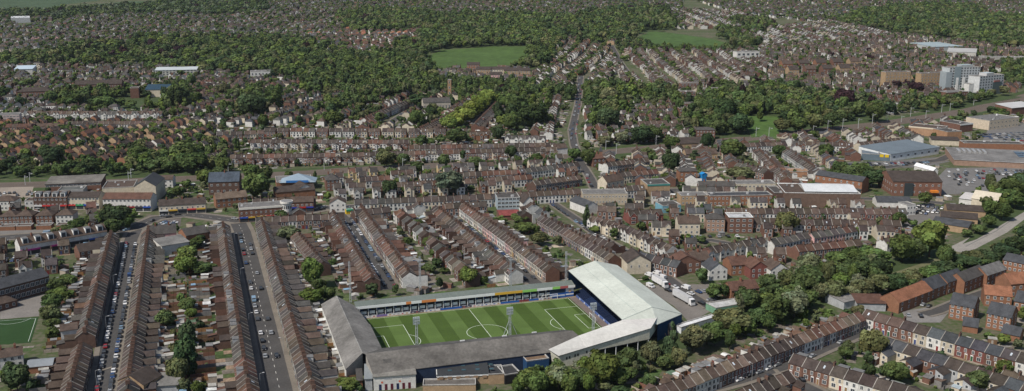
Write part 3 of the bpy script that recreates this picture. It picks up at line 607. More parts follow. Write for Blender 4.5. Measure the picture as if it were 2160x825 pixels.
# ---- annexes behind the main stand (surveyed on a finer tile)
def an(x, y, z=0): return gp(730 + x / 4.696, 720 + y / 4.696, z)
def bld(name, label, cat, A, B, depth, h, roof='flat', rise=2.5, wall='brick', roofc='grey', win=None, parapet=True, group=None, wallmat=None, rmat=None, fascia=None, side=None, vis_back=False, chim=0, dormers=0, shopfront=None, rects=True):
    """building on the plan: A-B is its front at ground level (A on the left), body runs depth metres away"""
    L = hypot(B[0] - A[0], B[1] - A[1]); rz = atan2(B[1] - A[1], B[0] - A[0]); o = root(name, (*lerp(A, B, .5), 0), rz, label, cat, group)
    wc = WALLC[wall] if isinstance(wall, str) else wall; rc = ROOFC.get(roofc) if isinstance(roofc, str) else roofc; x = L / 2; D = depth; m = MB(); r = MB()
    if roof == 'flat':
        m.prism([(-x, 0), (x, 0), (x, D), (-x, D)], 0, h, ONE, False); r.face([(-x, 0, h - .3 * parapet), (x, 0, h - .3 * parapet), (x, D, h - .3 * parapet), (-x, D, h - .3 * parapet)], ONE)
        if parapet:
            for q in ((-x, x, 0, .3), (-x, x, D - .3, D), (-x, -x + .3, .3, D - .3), (x - .3, x, .3, D - .3)): r.box(*q, h - .35, h + .25, (.40, .39, .37, 0) if parapet == 1 else (.7, .7, .68, 0))
        for i in range(int(L * D / 150) if L * D > 120 else 0): a = R.uniform(-x + 1, x - 2.4); b = R.uniform(1, max(1.2, D - 2.5)); r.box(a, a + R.uniform(.8, 2), b, b + R.uniform(.8, 1.6), h - .3, h + R.uniform(.3, 1.1), R.choice([(.4, .4, .4, 0), (.2, .2, .2, 0), (.6, .6, .6, 0)]))
    elif roof == 'gable':   # ridge along the front
        m.face([(-x, 0, 0), (x, 0, 0), (x, 0, h), (-x, 0, h)]); m.face([(x, D, 0), (-x, D, 0), (-x, D, h), (x, D, h)])
        for q in (-x, x): m.face([(q, 0, 0), (q, D, 0), (q, D, h), (q, D / 2, h + rise), (q, 0, h)])
        r.slab([(-x - .2, -.35, h), (x + .2, -.35, h), (x + .2, D / 2, h + rise + .15), (-x - .2, D / 2, h + rise + .15)], .15); r.slab([(x + .2, D + .35, h), (-x - .2, D + .35, h), (-x - .2, D / 2, h + rise + .15), (x + .2, D / 2, h + rise + .15)], .15)
    elif roof == 'gabley':  # gable end to the front
        for q in (0, D): m.face([(-x, q, 0), (x, q, 0), (x, q, h), (0, q, h + rise), (-x, q, h)])
        for q in (-x, x): m.face([(q, 0, 0), (q, D, 0), (q, D, h), (q, 0, h)])
        r.slab([(-x - .3, -.25, h), (0, -.25, h + rise + .2), (0, D + .25, h + rise + .2), (-x - .3, D + .25, h)], .15); r.slab([(x + .3, D + .25, h), (0, D + .25, h + rise + .2), (0, -.25, h + rise + .2), (x + .3, -.25, h)], .15)
    elif roof == 'hip':
        m.prism([(-x, 0), (x, 0), (x, D), (-x, D)], 0, h, ONE, False); i = min(x, D / 2) * .95; o2 = .35
        r.slab([(-x - o2, -o2, h), (x + o2, -o2, h), (x - i, D / 2, h + rise), (-x + i, D / 2, h + rise)], .15); r.slab([(x + o2, D + o2, h), (-x - o2, D + o2, h), (-x + i, D / 2, h + rise), (x - i, D / 2, h + rise)], .15)
        r.slab([(-x - o2, D + o2, h), (-x - o2, -o2, h), (-x + i, D / 2, h + rise)], .15); r.slab([(x + o2, -o2, h), (x + o2, D + o2, h), (x - i, D / 2, h + rise)], .15)
    elif roof == 'shed':
        m.face([(-x, 0, 0), (x, 0, 0), (x, 0, h), (-x, 0, h)]); m.face([(x, D, 0), (-x, D, 0), (-x, D, h + rise), (x, D, h + rise)])
        for q in (-x, x): m.face([(q, 0, 0), (q, D, 0), (q, D, h + rise), (q, 0, h)])
        r.slab([(-x - .3, -.5, h), (x + .3, -.5, h), (x + .3, D + .3, h + rise + .15), (-x - .3, D + .3, h + rise + .15)], .2, ONE, fascia)
    part('wall', m, wallmat or M_WALL, o, wc); ro = part('roof', r, rmat or M_ROOF, o, rc)
    if win:
        nr, nc = win[:2]; wd, ht = (win[2], win[3]) if len(win) > 3 else (1.3, 1.5); z0 = win[4] if len(win) > 4 else 1.0; fh = (h - z0 * .4) / nr; tmpl = window_mb(wd, ht).mesh('window', M_PLAIN)
        for j in range(nr):
            for i in range(nc): link('window', tmpl, o, (-x + L * (i + .5) / nc, 0, z0 + j * fh))
        if side:
            for sx in ((-1, 1) if side == 2 else (side / abs(side),)):
                k = max(1, int(D / 4.5))
                for j in range(nr):
                    for i in range(k): link('window', tmpl, o, (sx * x, D * (i + .5) / k, z0 + j * fh), sx * pi / 2)
    if fascia and roof != 'shed':
        m = MB(); m.box(-x - .05, x + .05, -.25, -.02, h - 1.1, h + .1, ONE, True); part('fascia_board', m, M_PLAIN, o, fascia)
    if shopfront:
        k = max(1, round(L / 5.5))
        for i in range(k):
            a = -x + L * i / k; b = -x + L * (i + 1) / k; m = MB(); c = R.choice(shopfront); m.box(a + .1, b - .1, -.5, -.02, 2.7, 3.6, (*c, 0), True); m.face([(a + .3, -.06, .4), (b - .3, -.06, .4), (b - .3, -.06, 2.6), (a + .3, -.06, 2.6)], (.05, .055, .06, 0)); part('shopfront', m, M_PLAIN, o)
    for i in range(chim):
        a = -x + L * (i + .5) / chim; m = MB(); zz = h + (rise if roof != 'flat' else 0); m.box(a - .4, a + .4, D / 2 - .8, D / 2 + .8, zz - .6, zz + 1.3, (.2, .09, .06, 0))
        for q in (-.4, 0, .4): m.tube((a, D / 2 + q, zz + 1.3), (a, D / 2 + q, zz + 1.8), .13, n=5, c=POT)
        part('chimney', m, M_WALL, ro)
    for i in range(dormers):
        a = -x + L * (i + .5) / dormers; m = MB(); m.box(a - 1.5, a + 1.5, .7, D / 2, h + .1, h + rise - .1, (.72, .72, .70, 0)); m.face([(a - 1.1, .66, h + .5), (a + 1.1, .66, h + .5), (a + 1.1, .66, h + rise - .5), (a - 1.1, .66, h + rise - .5)], PANE); m.box(a - 1.6, a + 1.6, .6, D / 2 + .1, h + rise - .1, h + rise + .05, FLAT); part('dormer', m, M_WALL, ro)
    c = lerp(A, B, .5); u = (cos(rz), sin(rz)); 
    if rects: mark_rect((c[0] - u[1] * D / 2, c[1] + u[0] * D / 2), u, L / 2 + 1, D / 2 + 1)
    return o
A_, B_ = an(275, 492), an(692, 462)
o = bld('turnstile_block', 'long white walled turnstile block with maroon doors below the main stand roof', 'building', A_, B_, 9, 6.0, 'shed', .6, 'white', (.20, .19, .17), rmat=M_OLD)
L = hypot(B_[0] - A_[0], B_[1] - A_[1])
for i in range(6): m = MB(); a = -L / 2 + 2.5 + i * (L - 5) / 5; m.box(a - .5, a + .5, -.06, 0, 0, 2.5, (.10, .02, .03, 0) if i % 3 else (.02, .03, .08, 0)); part('door', m, M_PLAIN, o)
for a in (-L * .3, L * .12):
    m = MB(); m.face([(a + .45 * cos(t * pi / 8), -.05, 3.3 + .45 * sin(t * pi / 8)) for t in range(16)], (.55, .14, .08, 0)); part('crest', m, M_PLAIN, o)
    m = MB()
    for q in range(7): m.box(a + .9 + q * .42, a + 1.15 + q * .42, -.05, -.01, 4.3, 4.62, (.4, .4, .45, 0))
    part('wall_lettering', m, M_PLAIN, o)
A_, B_ = an(905, 440), an(1410, 418)
o = bld('lounge_block', 'buff brick lounge block with a dark flat roof and white parapet band behind the main stand', 'building', A_, B_, 10.5, 4.6, 'shed', .5, 'buff_brick', (.042, .045, .048), rmat=M_SHEET)
L = hypot(B_[0] - A_[0], B_[1] - A_[1]); m = MB(); m.box(-L / 2, L / 2, -.3, -.02, 3.5, 4.5, (.7, .7, .69, 0), True); m.box(-L / 2 - .3, -L / 2 - .02, -.3, 10.5, 3.6, 4.9, (.62, .62, .6, 0), True); m.box(-L / 2 - .3, L / 2, 10.5, 10.8, 3.6, 5.9, (.5, .51, .5, 0), True); part('parapet', m, M_WALL, o)
for i in range(4):
    for j in range(2): m = MB(); a = -L / 2 + 5 + i * 5.5; b = 3 + j * 4; z = 4.6 + .5 * b / 10.5 + .3; m.box(a - .8, a + .8, b - .5, b + .5, z - .3, z, (.05, .10, .12, 0)); part('rooflight', m, M_GLASS, o)
for i in range(6): m = MB(); a = -L / 2 + 1.5 + i * (L - 3) / 5; m.box(a - .9, a + .9, -.34, -.31, 2.6, 3.7, (.25, .17, .11, 0)); part('pier', m, M_WALL, o)
bld('boundary_store', 'low buff brick store with a mottled flat felt roof before the lounge block', 'building', an(760, 500), an(1285, 492), 6, 2.6, 'flat', wall='buff_brick', roofc=(.12, .11, .10))
bld('plant_room', 'flat dark roofed plant room with small pale vents beside the lounge block', 'building', an(1415, 430), an(1570, 420), 9, 4.2, 'flat', wall='buff_brick', roofc=(.045, .047, .05))
bld('black_container', 'black clad shed at the corner of the plant room', 'shed', an(1575, 430), an(1730, 405), 9, 4.0, 'flat', wall=(.02, .02, .022), roofc=(.045, .045, .047))
bld('blue_entrance_block', 'blue painted entrance block between main stand and cream corner stand', 'building', an(1790, 325), an(2010, 295), 6, 5.5, 'flat', wall=(.02, .06, .14), roofc=(.17, .115, .075))
bld('brick_outhouse', 'narrow brick outhouse beside the white turnstile block', 'building', an(115, 480), an(165, 476), 9, 4.0, 'shed', .8, 'orange_brick', 'grey')
bld('grey_lean_to', 'tall grey sheeted lean-to against the turnstile block end wall', 'building', an(190, 492), an(262, 488), 12, 5.2, 'shed', .8, 'grey', (.22, .24, .25), rmat=M_SHEET)
bld('end_porch', 'black roofed porch at the gable end of the cement-roofed stand', 'building', an(45, 330), an(180, 318), 5, 5.2, 'shed', .7, 'dark_brick', (.04, .04, .04))
# ================================================================== ROADS
def P(*pts, z=0): return [gp(x, y, z) for x, y in pts]
def T(t, *pts, z=0): return [at(t, x, y, z) for x, y in pts]
rd1 = road(P((208, 880), (219, 820), (231, 735), (246, 647), (265, 545), (277, 505), (290, 478)), 7.4, 2.3)
rd2 = road(P((600, 880), (590, 822), (558, 681), (526, 545), (512, 490), (500, 466)), 9.6, 2.6, True)
rd3 = road(P((705, 440), (745, 482), (787, 545), (826, 611)), 7.2, 2.2)
rd4 = road(P((925, 436), (969, 478), (1008, 504), (1059, 541), (1110, 583), (1140, 606)), 7.2, 2.2)
main = road(P((-40, 505), (60, 498), (160, 492), (262, 486), (290, 478), (330, 460), (400, 453), (503, 466), (560, 460), (640, 448), (690, 439), (760, 436), (900, 427), (1035, 419), (1150, 412), (1240, 406), (1400, 402), (1560, 400)), 10, 3, True)
up = road(P((1262, 412), (1245, 375), (1226, 345), (1211, 306), (1206, 275), (1213, 245), (1219, 221), (1222, 190), (1225, 160)), 6.2, 1.4)
up2 = road(P((1330, 160), (1312, 135), (1290, 96)), 6, 1.2)
rd5 = road(P((1165, 428), (1215, 462), (1270, 503), (1345, 545), (1400, 580), (1460, 625), (1500, 650)), 5.6, 1.5)
rd6 = road(P((1440, 512), (1500, 507), (1570, 520), (1650, 505)), 6, 1.6)
rdA = road(T('J', (-300, 980), (0, 850), (330, 760), (620, 670), (840, 570), (1060, 475), (1130, 440)), 7.6, 2.0)
rdC = road(T('J', (640, 690), (720, 780), (900, 870)), 7.0, 1.8)
rdE = road(T('J', (2200, 90), (1990, 175), (1800, 240), (1580, 330), (1500, 350)), 5.5, 1.5)
rdF = road(T('F', (500, 350), (590, 300), (520, 230), (465, 150)), 7, 2)
rdG = road(T('F', (1230, 250), (1600, 200), (1740, 140), (1790, 90)), 8, 1.5)
rdH = road(T('F', (1100, 440), (1450, 450), (1620, 470)), 7, 1.5)
rdI = road(T('B', (280, 790), (340, 740), (420, 690)), 7, 2)
rdJ = road(T('B', (840, 760), (950, 640)), 7, 2)
rdK = road(P((190, 782), (228, 770)), 6, 1.5)
struct('road', roads, M_ROAD); struct('pavement', paves, M_ROAD)
asph = MB()
def tarmac(poly, c, z=.07, m=asph):
    asph.face([(*p, z) for p in poly][::-1], c); mark_poly(poly)
def mark_poly(W):
    xs = [p[0] for p in W]; ys = [p[1] for p in W]; x = min(xs)
    while x < max(xs):
        y = min(ys)
        while y < max(ys):
            if inpoly((x, y), W): occ.add((int(x // CELL), int(y // CELL)))
            y += CELL * .7
        x += CELL * .7

tarmac(T('D', (790, 640), (870, 570), (930, 540), (1130, 545), (1120, 610), (960, 690), (820, 740)), (.12, .105, .095, 0), .074)  # roundabout apron
tarmac(T('F', (1640, 250), (2300, 240), (2300, 330), (2000, 400), (1600, 415), (1560, 330)), (.155, .15, .145, 0))
tarmac(T('F', (1000, 215), (1290, 205), (1610, 180), (1660, 210), (1480, 245), (1030, 250)), (.14, .135, .13, 0), .076)
tarmac(T('C', (1900, 800), (2200, 760), (2200, 900), (1850, 900)), (.15, .145, .14, 0)); tarmac(T('T', (800, 170), (1240, 160), (1290, 300), (1100, 400), (1010, 300)), (.17, .155, .14, 0)); tarmac(T('D', (0, 370), (210, 365), (190, 430), (60, 440), (-20, 420)), (.27, .23, .19, 0))
tarmac(T('D', (0, 640), (330, 630), (300, 690), (0, 690)), (.17, .16, .15, 0)); tarmac(T('G', (0, 320), (140, 250), (300, 220), (320, 290), (240, 360), (0, 380)), (.19, .175, .16, 0)); tarmac(T('F', (1120, 500), (1560, 470), (1640, 560), (1440, 620)), (.15, .14, .13, 0)); tarmac(T('J', (1360, 330), (1560, 300), (1660, 330), (1600, 400), (1400, 400)), (.2, .19, .18, 0), .078)
tarmac(T('J', (1750, 230), (1960, 170), (2000, 190), (1850, 260)), (.22, .21, .20, 0), .078)
struct('car_park', asph, M_ROAD)
# busway cut through the trees, embankment path
bw = MB(); ribbon(bw, P((2300, 380), (2160, 445), (2102, 487), (2037, 520), (2015, 530)), -6, 6, .03, (.27, .25, .225, 0)); ribbon(bw, P((2300, 380), (2160, 445), (2102, 487), (2037, 520)), -.3, .3, .036, (.15, .15, .14, 0)); struct('busway', bw, M_ROAD)
pa = MB(); ribbon(pa, P((2015, 530), (1940, 560), (1864, 585), (1800, 610)), -4, 4, .03, (.13, .13, .07, 0)); struct('grass_path', pa, M_FIELD)
mark_line(P((2300, 380), (2160, 445), (2102, 487), (2037, 520), (1940, 560), (1864, 585)), 9)
# railway
RL = [(-80, 394), (200, 386), (373, 378), (645, 366), (720, 360), (890, 351), (1060, 341), (1200, 329), (1365, 313), (1560, 294), (1711, 278), (1881, 259), (2050, 233), (2160, 206), (2300, 165)]
RP_ = P(*RL); rb = MB(); ribbon(rb, RP_, -11, 11, .03, (.13, .105, .085, 0))
struct('railway_bed', rb, M_ROAD); rr = MB()
for o in (-6, -2, 2, 6): ribbon(rr, RP_, o - .9, o - .7, .2, (.17, .13, .11, 0)); ribbon(rr, RP_, o + .7, o + .9, .2, (.17, .13, .11, 0))
struct('railway_tracks', rr, M_METAL); mark_line(RP_, 20)
vg = MB(); ribbon(vg, RP_, 11, 22, .018, (.055, .08, .03, 0)); ribbon(vg, RP_, -20, -11, .019, (.055, .08, .03, 0)); struct('railway_verge', vg, M_FIELD)
# fields
fields = MB(); FPOLY = []
def field(poly, c, mark=True):
    FPOLY.append(poly); mark_poly([gp(*p) for p in poly]); fields.face([(*gp(*p), .02 + .004 * len(FPOLY)) for p in poly][::-1], (*c, 0))
field([(898, 138), (905, 118), (930, 106), (1040, 98), (1118, 98), (1112, 128), (1085, 140), (1000, 142), (955, 146)], (.062, .105, .028))
field([(1340, 82), (1372, 66), (1420, 70), (1500, 82), (1540, 92), (1530, 103), (1470, 106), (1380, 99)], (.060, .105, .030))
field([(1570, 245), (1652, 245), (1640, 292), (1585, 292)], (.068, .12, .030))
field([(130, 10), (205, 2), (240, -6), (60, -10), (-60, -8), (-60, 24), (110, 25), (135, 18)], (.055, .085, .045))
field([(200, 9), (270, 3), (340, 3), (330, 11), (250, 15)], (.06, .10, .05)); field([(30, 52), (150, 41), (130, 49), (50, 58)], (.075, .105, .05)); field([(250, 104), (290, 95), (310, 100), (270, 107)], (.07, .105, .04))
field([(190, 210), (330, 206), (350, 225), (290, 235), (190, 226)], (.07, .10, .035)); field([(160, 117), (270, 111), (280, 117), (170, 122)], (.08, .105, .045))
struct('meadow', fields, M_FIELD)
tf = MB(); Q = T('G', (-80, 388), (240, 366), (190, 525), (-120, 545)); mark_poly(Q); tf.face([(*p, .08) for p in Q][::-1], (.026, .058, .019, 0)); struct('sports_court', tf, M_TURF)
tm = MB(); c0 = lerp(Q[0], Q[1], .42); 
for (a, b) in ((Q[0], Q[1]), (Q[1], Q[2])): ribbon(tm, [lerp(a, Q[2] if a is Q[0] else Q[3], .05), lerp(b, Q[3] if a is Q[0] else Q[0], .05)], -.09, .09, .086, (.5, .55, .5, 0))
cc = at('G', 85, 372)
for i in range(20):
    t0, t1 = pi + pi * i / 20, pi + pi * (i + 1) / 20; tm.face([(cc[0] + r * cos(t), cc[1] + r * sin(t), .086) for r, t in ((7.9, t0), (8.1, t0), (8.1, t1), (7.9, t1))], (.5, .55, .5, 0))
struct('court_markings', tm, M_PLAIN)
struct('road_markings', marks, M_PLAIN)
# ================================================================== SINGLE BUILDINGS (surveyed by their front corners)
def sb(name, label, cat, t, x0, y0, x1, y1, *a, **k): return bld(name, label, cat, at(t, x0, y0), at(t, x1, y1), *a, **k)
SF = [(.5, .05, .04), (.03, .08, .35), (.6, .6, .58), (.05, .3, .12), (.5, .32, .05), (.05, .05, .06), (.4, .05, .25), (.25, .03, .03)]
# school at the left edge, five a side court
o = sb('school_building', 'two storey brick school with rows of white windows beside the green court', 'school', 'G', -90, 318, 315, 205, 12, 8.2, 'gable', 3.2, 'dark_brick', 'slate', win=(2, 13, 1.9, 2.1, 1.1), side=1)
sb('school_annex', 'low brick school annex before the long two storey school', 'school', 'G', -60, 345, 110, 300, 7, 3.4, 'hip', 2.4, 'brick', 'brown', win=(1, 4))
sb('garage_block', 'semi-detached white fronted house pair with brown roof near the tree', 'house', 'G', -30, 700, 150, 672, 8, 5.2, 'gable', 2.4, 'white', 'brown', win=(2, 4), chim=2)
sb('garage_shed', 'low brick workshop with grey sheeted roof near the court end of the terrace', 'workshop', 'G', 170, 720, 330, 705, 8, 3.0, 'gable', 1.2, 'orange_brick', (.23, .25, .27), rmat=M_SHEET)
sb('white_gable_wing', 'tall plain white rear wall catching the sun behind the car-lined terrace', 'house', 'G', 385, 535, 490, 520, 6, 6.2, 'shed', .8, 'white', 'brown')
sb('end_house', 'buff end house with hipped dark roof closing the row by the car-lined street', 'house', 'G', 740, 850, 900, 880, 10, 6, 'gabley', 3, 'buff_brick', 'dark_brown')
sb('flat_grey_hall', 'grey flat roofed hall beside the hip roofed end house', 'hall', 'G', 950, 860, 1110, 850, 9, 4.5, 'shed', .6, 'grey', (.16, .155, .145), rmat=M_OLD)
# round the roundabout
sb('shop_row', 'white fronted shop parade with seven dormers along its brown roof', 'shops', 'D', 130, 800, 670, 705, 10, 6.2, 'gable', 3.8, 'white', 'brown', dormers=7, shopfront=SF, chim=3)
sb('shop_row', 'brown roofed corner shop row beside the dormered parade, facing the car-lined street', 'shops', 'D', 500, 830, 730, 790, 11, 5.4, 'gable', 3.2, 'brick', 'dark_brown', win=(2, 6))
sb('pale_hall', 'long hall with white rear wall and grey roof near the pink chimneys', 'hall', 'D', 1010, 800, 1180, 770, 14, 6.2, 'shed', 1.0, 'white', (.19, .185, .175), rmat=M_OLD)
sb('pink_chimney_house', 'grey roofed house with tall pink gable stacks by the roundabout', 'house', 'D', 930, 715, 1100, 700, 9, 5.0, 'gable', 4.4, 'pink', 'grey', chim=2)
sb('brick_workshop', 'brick ended workshop with dark roof where two terraces meet', 'workshop', 'D', 1160, 725, 1300, 700, 12, 5.4, 'gable', 3.0, 'orange_brick', 'grey')
sb('corner_arcade', 'long curved brick and white banded corner building facing the junction', 'building', 'D', 1490, 590, 1760, 570, 13, 9.5, 'flat', wall='brick', roofc='pale_grey', win=(3, 9, 1.0, 1.3, 2.6), fascia=(.65, .62, .56), shopfront=SF)
o = root('round_tower', (*at('D', 1785, 565), 0), 0, 'round white corner tower with a ringed top beside the brick banded building', 'tower'); m = MB(); n = 20
def cyl(m, r, z0, z1, c, top=True): m.prism([(r * cos(2 * pi * i / n), r * sin(2 * pi * i / n)) for i in range(n)], z0, z1, c, top)
cyl(m, 3.2, 0, 10.8, ONE); part('wall', m, M_WALL, o, (.62, .60, .56)); m = MB(); cyl(m, 4.1, 10.8, 12.1, (.60, .58, .54, 0)); cyl(m, 3.6, 12.1, 12.15, (.2, .2, .2, 0)); part('ring_parapet', m, M_WALL, o); m = MB()
for i in range(8): t = -pi * .95 + i * pi * .9 / 7; m.face([(3.24 * cos(t + q * .12), 3.24 * sin(t + q * .12), z) for q, z in ((-1, 7.2), (1, 7.2), (1, 9.2), (-1, 9.2))], PANE)
part('window', m, M_GLASS, o)
sb('white_gable_house', 'bright white gabled house at the corner by the green and yellow kiosk', 'house', 'D', 2050, 525, 2150, 522, 9, 6.2, 'gabley', 3, 'white', 'brown', win=(2, 3))
sb('market_kiosk', 'small green and yellow kiosk beside the bright white gabled house', 'kiosk', 'E', 32, 540, 75, 536, 4, 3.4, 'flat', wall=(.55, .38, .03), roofc=(.03, .30, .16), fascia=(.03, .30, .16))
sb('shop_row', 'red fronted shops with dark roof between round tower and side street', 'shops', 'D', 1810, 525, 1950, 520, 9, 6.8, 'gable', 2.8, 'brick', 'brown', shopfront=[(.4, .03, .03), (.03, .05, .3)], win=(1, 5, 1.2, 1.4, 4.0))
sb('cinema_hall', 'tall cream hall with slate hipped roof and glazed ridge', 'hall', 'D', 840, 465, 975, 462, 26, 11.5, 'gabley', 4.5, 'cream', 'slate', rmat=M_SHEET)
sb('shop_block', 'long white two storey shop block with red brown roof facing the roundabout', 'shops', 'D', 645, 520, 940, 520, 12, 8.6, 'gable', 3.0, 'white', 'red_brown', win=(2, 12, 1.5, 1.4, 3.0), shopfront=SF)
sb('flat_roof_hall', 'brown flat roofed hall behind the long white shop block', 'hall', 'D', 640, 440, 835, 430, 24, 7.5, 'flat', wall='cream', roofc='brown')
sb('cream_shop_block', 'cream shop block with banded windows beside the brick gabled parade', 'shops', 'D', 425, 508, 620, 506, 12, 8.4, 'gable', 2.6, 'cream', 'dark_brown', win=(2, 9, 1.5, 1.3, 3.0), shopfront=SF)
sb('brick_parade', 'dark brick parade with dormer windows and red shop signs facing the roundabout', 'shops', 'D', 215, 512, 422, 510, 12, 8.4, 'gable', 3.4, 'dark_brick', 'brown', win=(2, 8, 1.2, 1.4, 3.0), shopfront=[(.5, .04, .04), (.6, .6, .6)], dormers=4)
sb('white_house', 'white three bay house at the left edge with brown hipped roof', 'house', 'D', -40, 515, 95, 513, 10, 6.6, 'hip', 2.8, 'white', 'brown', win=(2, 6))
sb('white_shop', 'narrow white shop end beside the dark brick parade', 'shop', 'D', 158, 512, 213, 510, 10, 6.4, 'flat', wall='white', roofc='brown', win=(2, 2))
sb('saw_warehouse', 'large grey roofed warehouse with clerestory windows beside the railway', 'warehouse', 'D', 285, 400, 630, 385, 20, 6, 'shed', 1.5, 'brick', (.155, .145, .13), win=(1, 14, 2.4, 1.3, 3.8), rmat=M_OLD)
sb('green_roof_store', 'low dark store roof before the clerestory warehouse', 'store', 'D', 360, 425, 520, 418, 14, 4, 'flat', wall='grey', roofc=(.10, .105, .10))
sb('signal_house', 'small white gabled house beside the railway and cream hall', 'house', 'D', 990, 372, 1075, 370, 10, 6, 'gable', 2.4, 'white', 'brown', win=(2, 3))
sb('slate_roofed_hall', 'brick hall under a wide blue grey slate roof near the railway', 'hall', 'D', 1300, 418, 1490, 412, 15, 9.5, 'gable', 5.5, 'dark_brick', (.062, .078, .10), win=(2, 5, 1.5, 1.5, 2), chim=1)
sb('shop_row', 'white and cream shop row with grey brown roof between hall and roundabout', 'shops', 'D', 990, 545, 1280, 528, 10, 6.6, 'gable', 3, 'cream', 'dark_brown', win=(1, 9, 1.2, 1.4, 3.8), shopfront=SF, chim=3)
sb('brick_gable_row', 'buff brick twin gabled row behind the roundabout shops', 'house', 'D', 1345, 500, 1540, 480, 10, 6.2, 'gable', 3.4, 'orange_brick', 'tan', win=(2, 6), chim=2)
sb('brick_hall', 'long low brick hall with dark roof before the blue glass pyramid', 'hall', 'D', 1715, 445, 1960, 425, 13, 5, 'gable', 2.8, 'orange_brick', 'dark_brown')
sb('white_gable_hall', 'white bargeboarded gable end of a hall by the side street', 'hall', 'D', 1840, 432, 1962, 418, 14, 4.8, 'gabley', 3.8, 'white', 'dark_brown')
sb('pyramid_roof_hall', 'brick hall topped by a pale blue glazed pyramid roof', 'hall', 'D', 1720, 385, 1945, 372, 22, 5.5, 'flat', wall='orange_brick', roofc='pale_grey')
o = root('glass_pyramid', (*at('D', 1850, 384), 5.4), .1, 'pale blue glazed pyramid standing on the flat roofed brick hall', 'rooflight'); m = MB()
for a, b in (((-13, 0), (13, 0)), ((13, 0), (13, 16)), ((13, 16), (-13, 16)), ((-13, 16), (-13, 0))): m.face([(*a, 0), (*b, 0), (0, 8, 5.2)], (.24, .31, .37, 0))
part('glazing', m, M_SHEET, o); m = MB(); m.box(-8, 8, -.4, 0, 0, 1.6, (.04, .16, .42, 0)); part('gable_panel', m, M_PLAIN, o)
sb('pub', 'round ended pub with dark roof and yellow trimmed white front by the side street', 'pub', 'D', 2030, 395, 2110, 390, 14, 8.2, 'hip', 3.6, 'brick', 'grey', win=(3, 3), chim=2)
for i, (x, lab) in enumerate(((0, 'brick villa with flat garage block, beside the white three bay house'), (100, 'brick villa with flat garage block, one along from the edge villa'), (225, 'brick villa with two flat garages, in the middle of the villas'), (350, 'white fronted villa at the tree end of the brick villas'))):
    sb('villa', lab, 'house', 'D', x, 605 - i * 3, x + 105, 602 - i * 3, 11, 5.6, 'hip', 3.2, 'brick' if i < 3 else 'white', 'brown', win=(2, 4), chim=1)
    sb('garage', f'flat roofed brick garage below the {nth(i + 1)} brick villa from the frame edge', 'garage', 'D', x, 640 - i * 3, x + 95, 637 - i * 3, 6, 2.8, 'flat', wall='orange_brick', roofc='brown')
# side of the main street
sb('market_block', 'three storey pale blue banded block with flat roof above the shops', 'building', 'E', 970, 510, 1110, 505, 16, 8.2, 'flat', wall=(.30, .36, .40), roofc='grey', win=(3, 6, 2.2, 1.5, 1.4))
sb('red_roof_hall', 'low hall under a bright red felt roof behind the pale blue block', 'hall', 'E', 985, 575, 1110, 570, 15, 3.2, 'gable', 1.2, 'brick', (.20, .055, .05))
sb('chapel', 'white gabled chapel front with small bell cote by the pale blue block', 'chapel', 'E', 1130, 525, 1205, 520, 14, 6, 'gabley', 4.5, 'white', 'dark_brown', win=(2, 3, .8, 1.6))
sb('office_terrace', 'long cream office block with many small windows and dark front roof', 'offices', 'E', 1500, 480, 1775, 478, 14, 8.0, 'flat', wall=(.40, .34, .26), roofc='pale_grey', win=(2, 14, 1.0, 1.3, 1.6))
sb('dark_shed', 'dark slate roofed shed at the corner of the cream office block', 'shed', 'E', 1420, 500, 1520, 540, 9, 5.5, 'gable', 3, 'white', 'slate')
sb('flat_store', 'grey flat roofed brick store by the tall dark poplar', 'store', 'E', 1900, 425, 2040, 420, 18, 8.5, 'flat', wall='buff_brick', roofc='grey', fascia=(.05, .2, .18))
sb('blue_shop', 'bright blue fronted shop with flat roof beside the red gabled houses', 'shop', 'E', 1995, 530, 2110, 522, 12, 5, 'flat', wall=(.16, .33, .41), roofc='grey', win=(1, 4, 1.6, 1.2, 2))
sb('cream_villa', 'large cream gabled villa at the street corner below the railway bridge', 'house', 'E', 1650, 395, 1755, 375, 10, 6.5, 'gable', 4.2, 'cream', 'brown', win=(2, 4), chim=2)
sb('clock_house', 'red brick house with a small pointed turret near the railway bridge', 'house', 'E', 1565, 245, 1640, 240, 10, 7, 'hip', 3.2, 'brick', 'red_brown', win=(2, 3), chim=1)
o = root('turret', (*at('E', 1610, 235), 0), 0, 'slim pointed turret rising from the red brick bridge house', 'turret'); m = MB(); m.box(-1.3, 1.3, -1.3, 1.3, 0, 12, ONE); part('wall', m, M_WALL, o, (.22, .12, .08)); m = MB()
for a, b in (((-1.5, -1.5), (1.5, -1.5)), ((1.5, -1.5), (1.5, 1.5)), ((1.5, 1.5), (-1.5, 1.5)), ((-1.5, 1.5), (-1.5, -1.5))): m.face([(*a, 12), (*b, 12), (0, 0, 17)])
part('roof', m, M_ROOF, o, ROOFC['slate'])
sb('bridge_cottage', 'white gabled cottage beside the railway bridge embankment', 'house', 'E', 1325, 168, 1405, 162, 10, 5.5, 'gable', 3, 'white', 'brown')
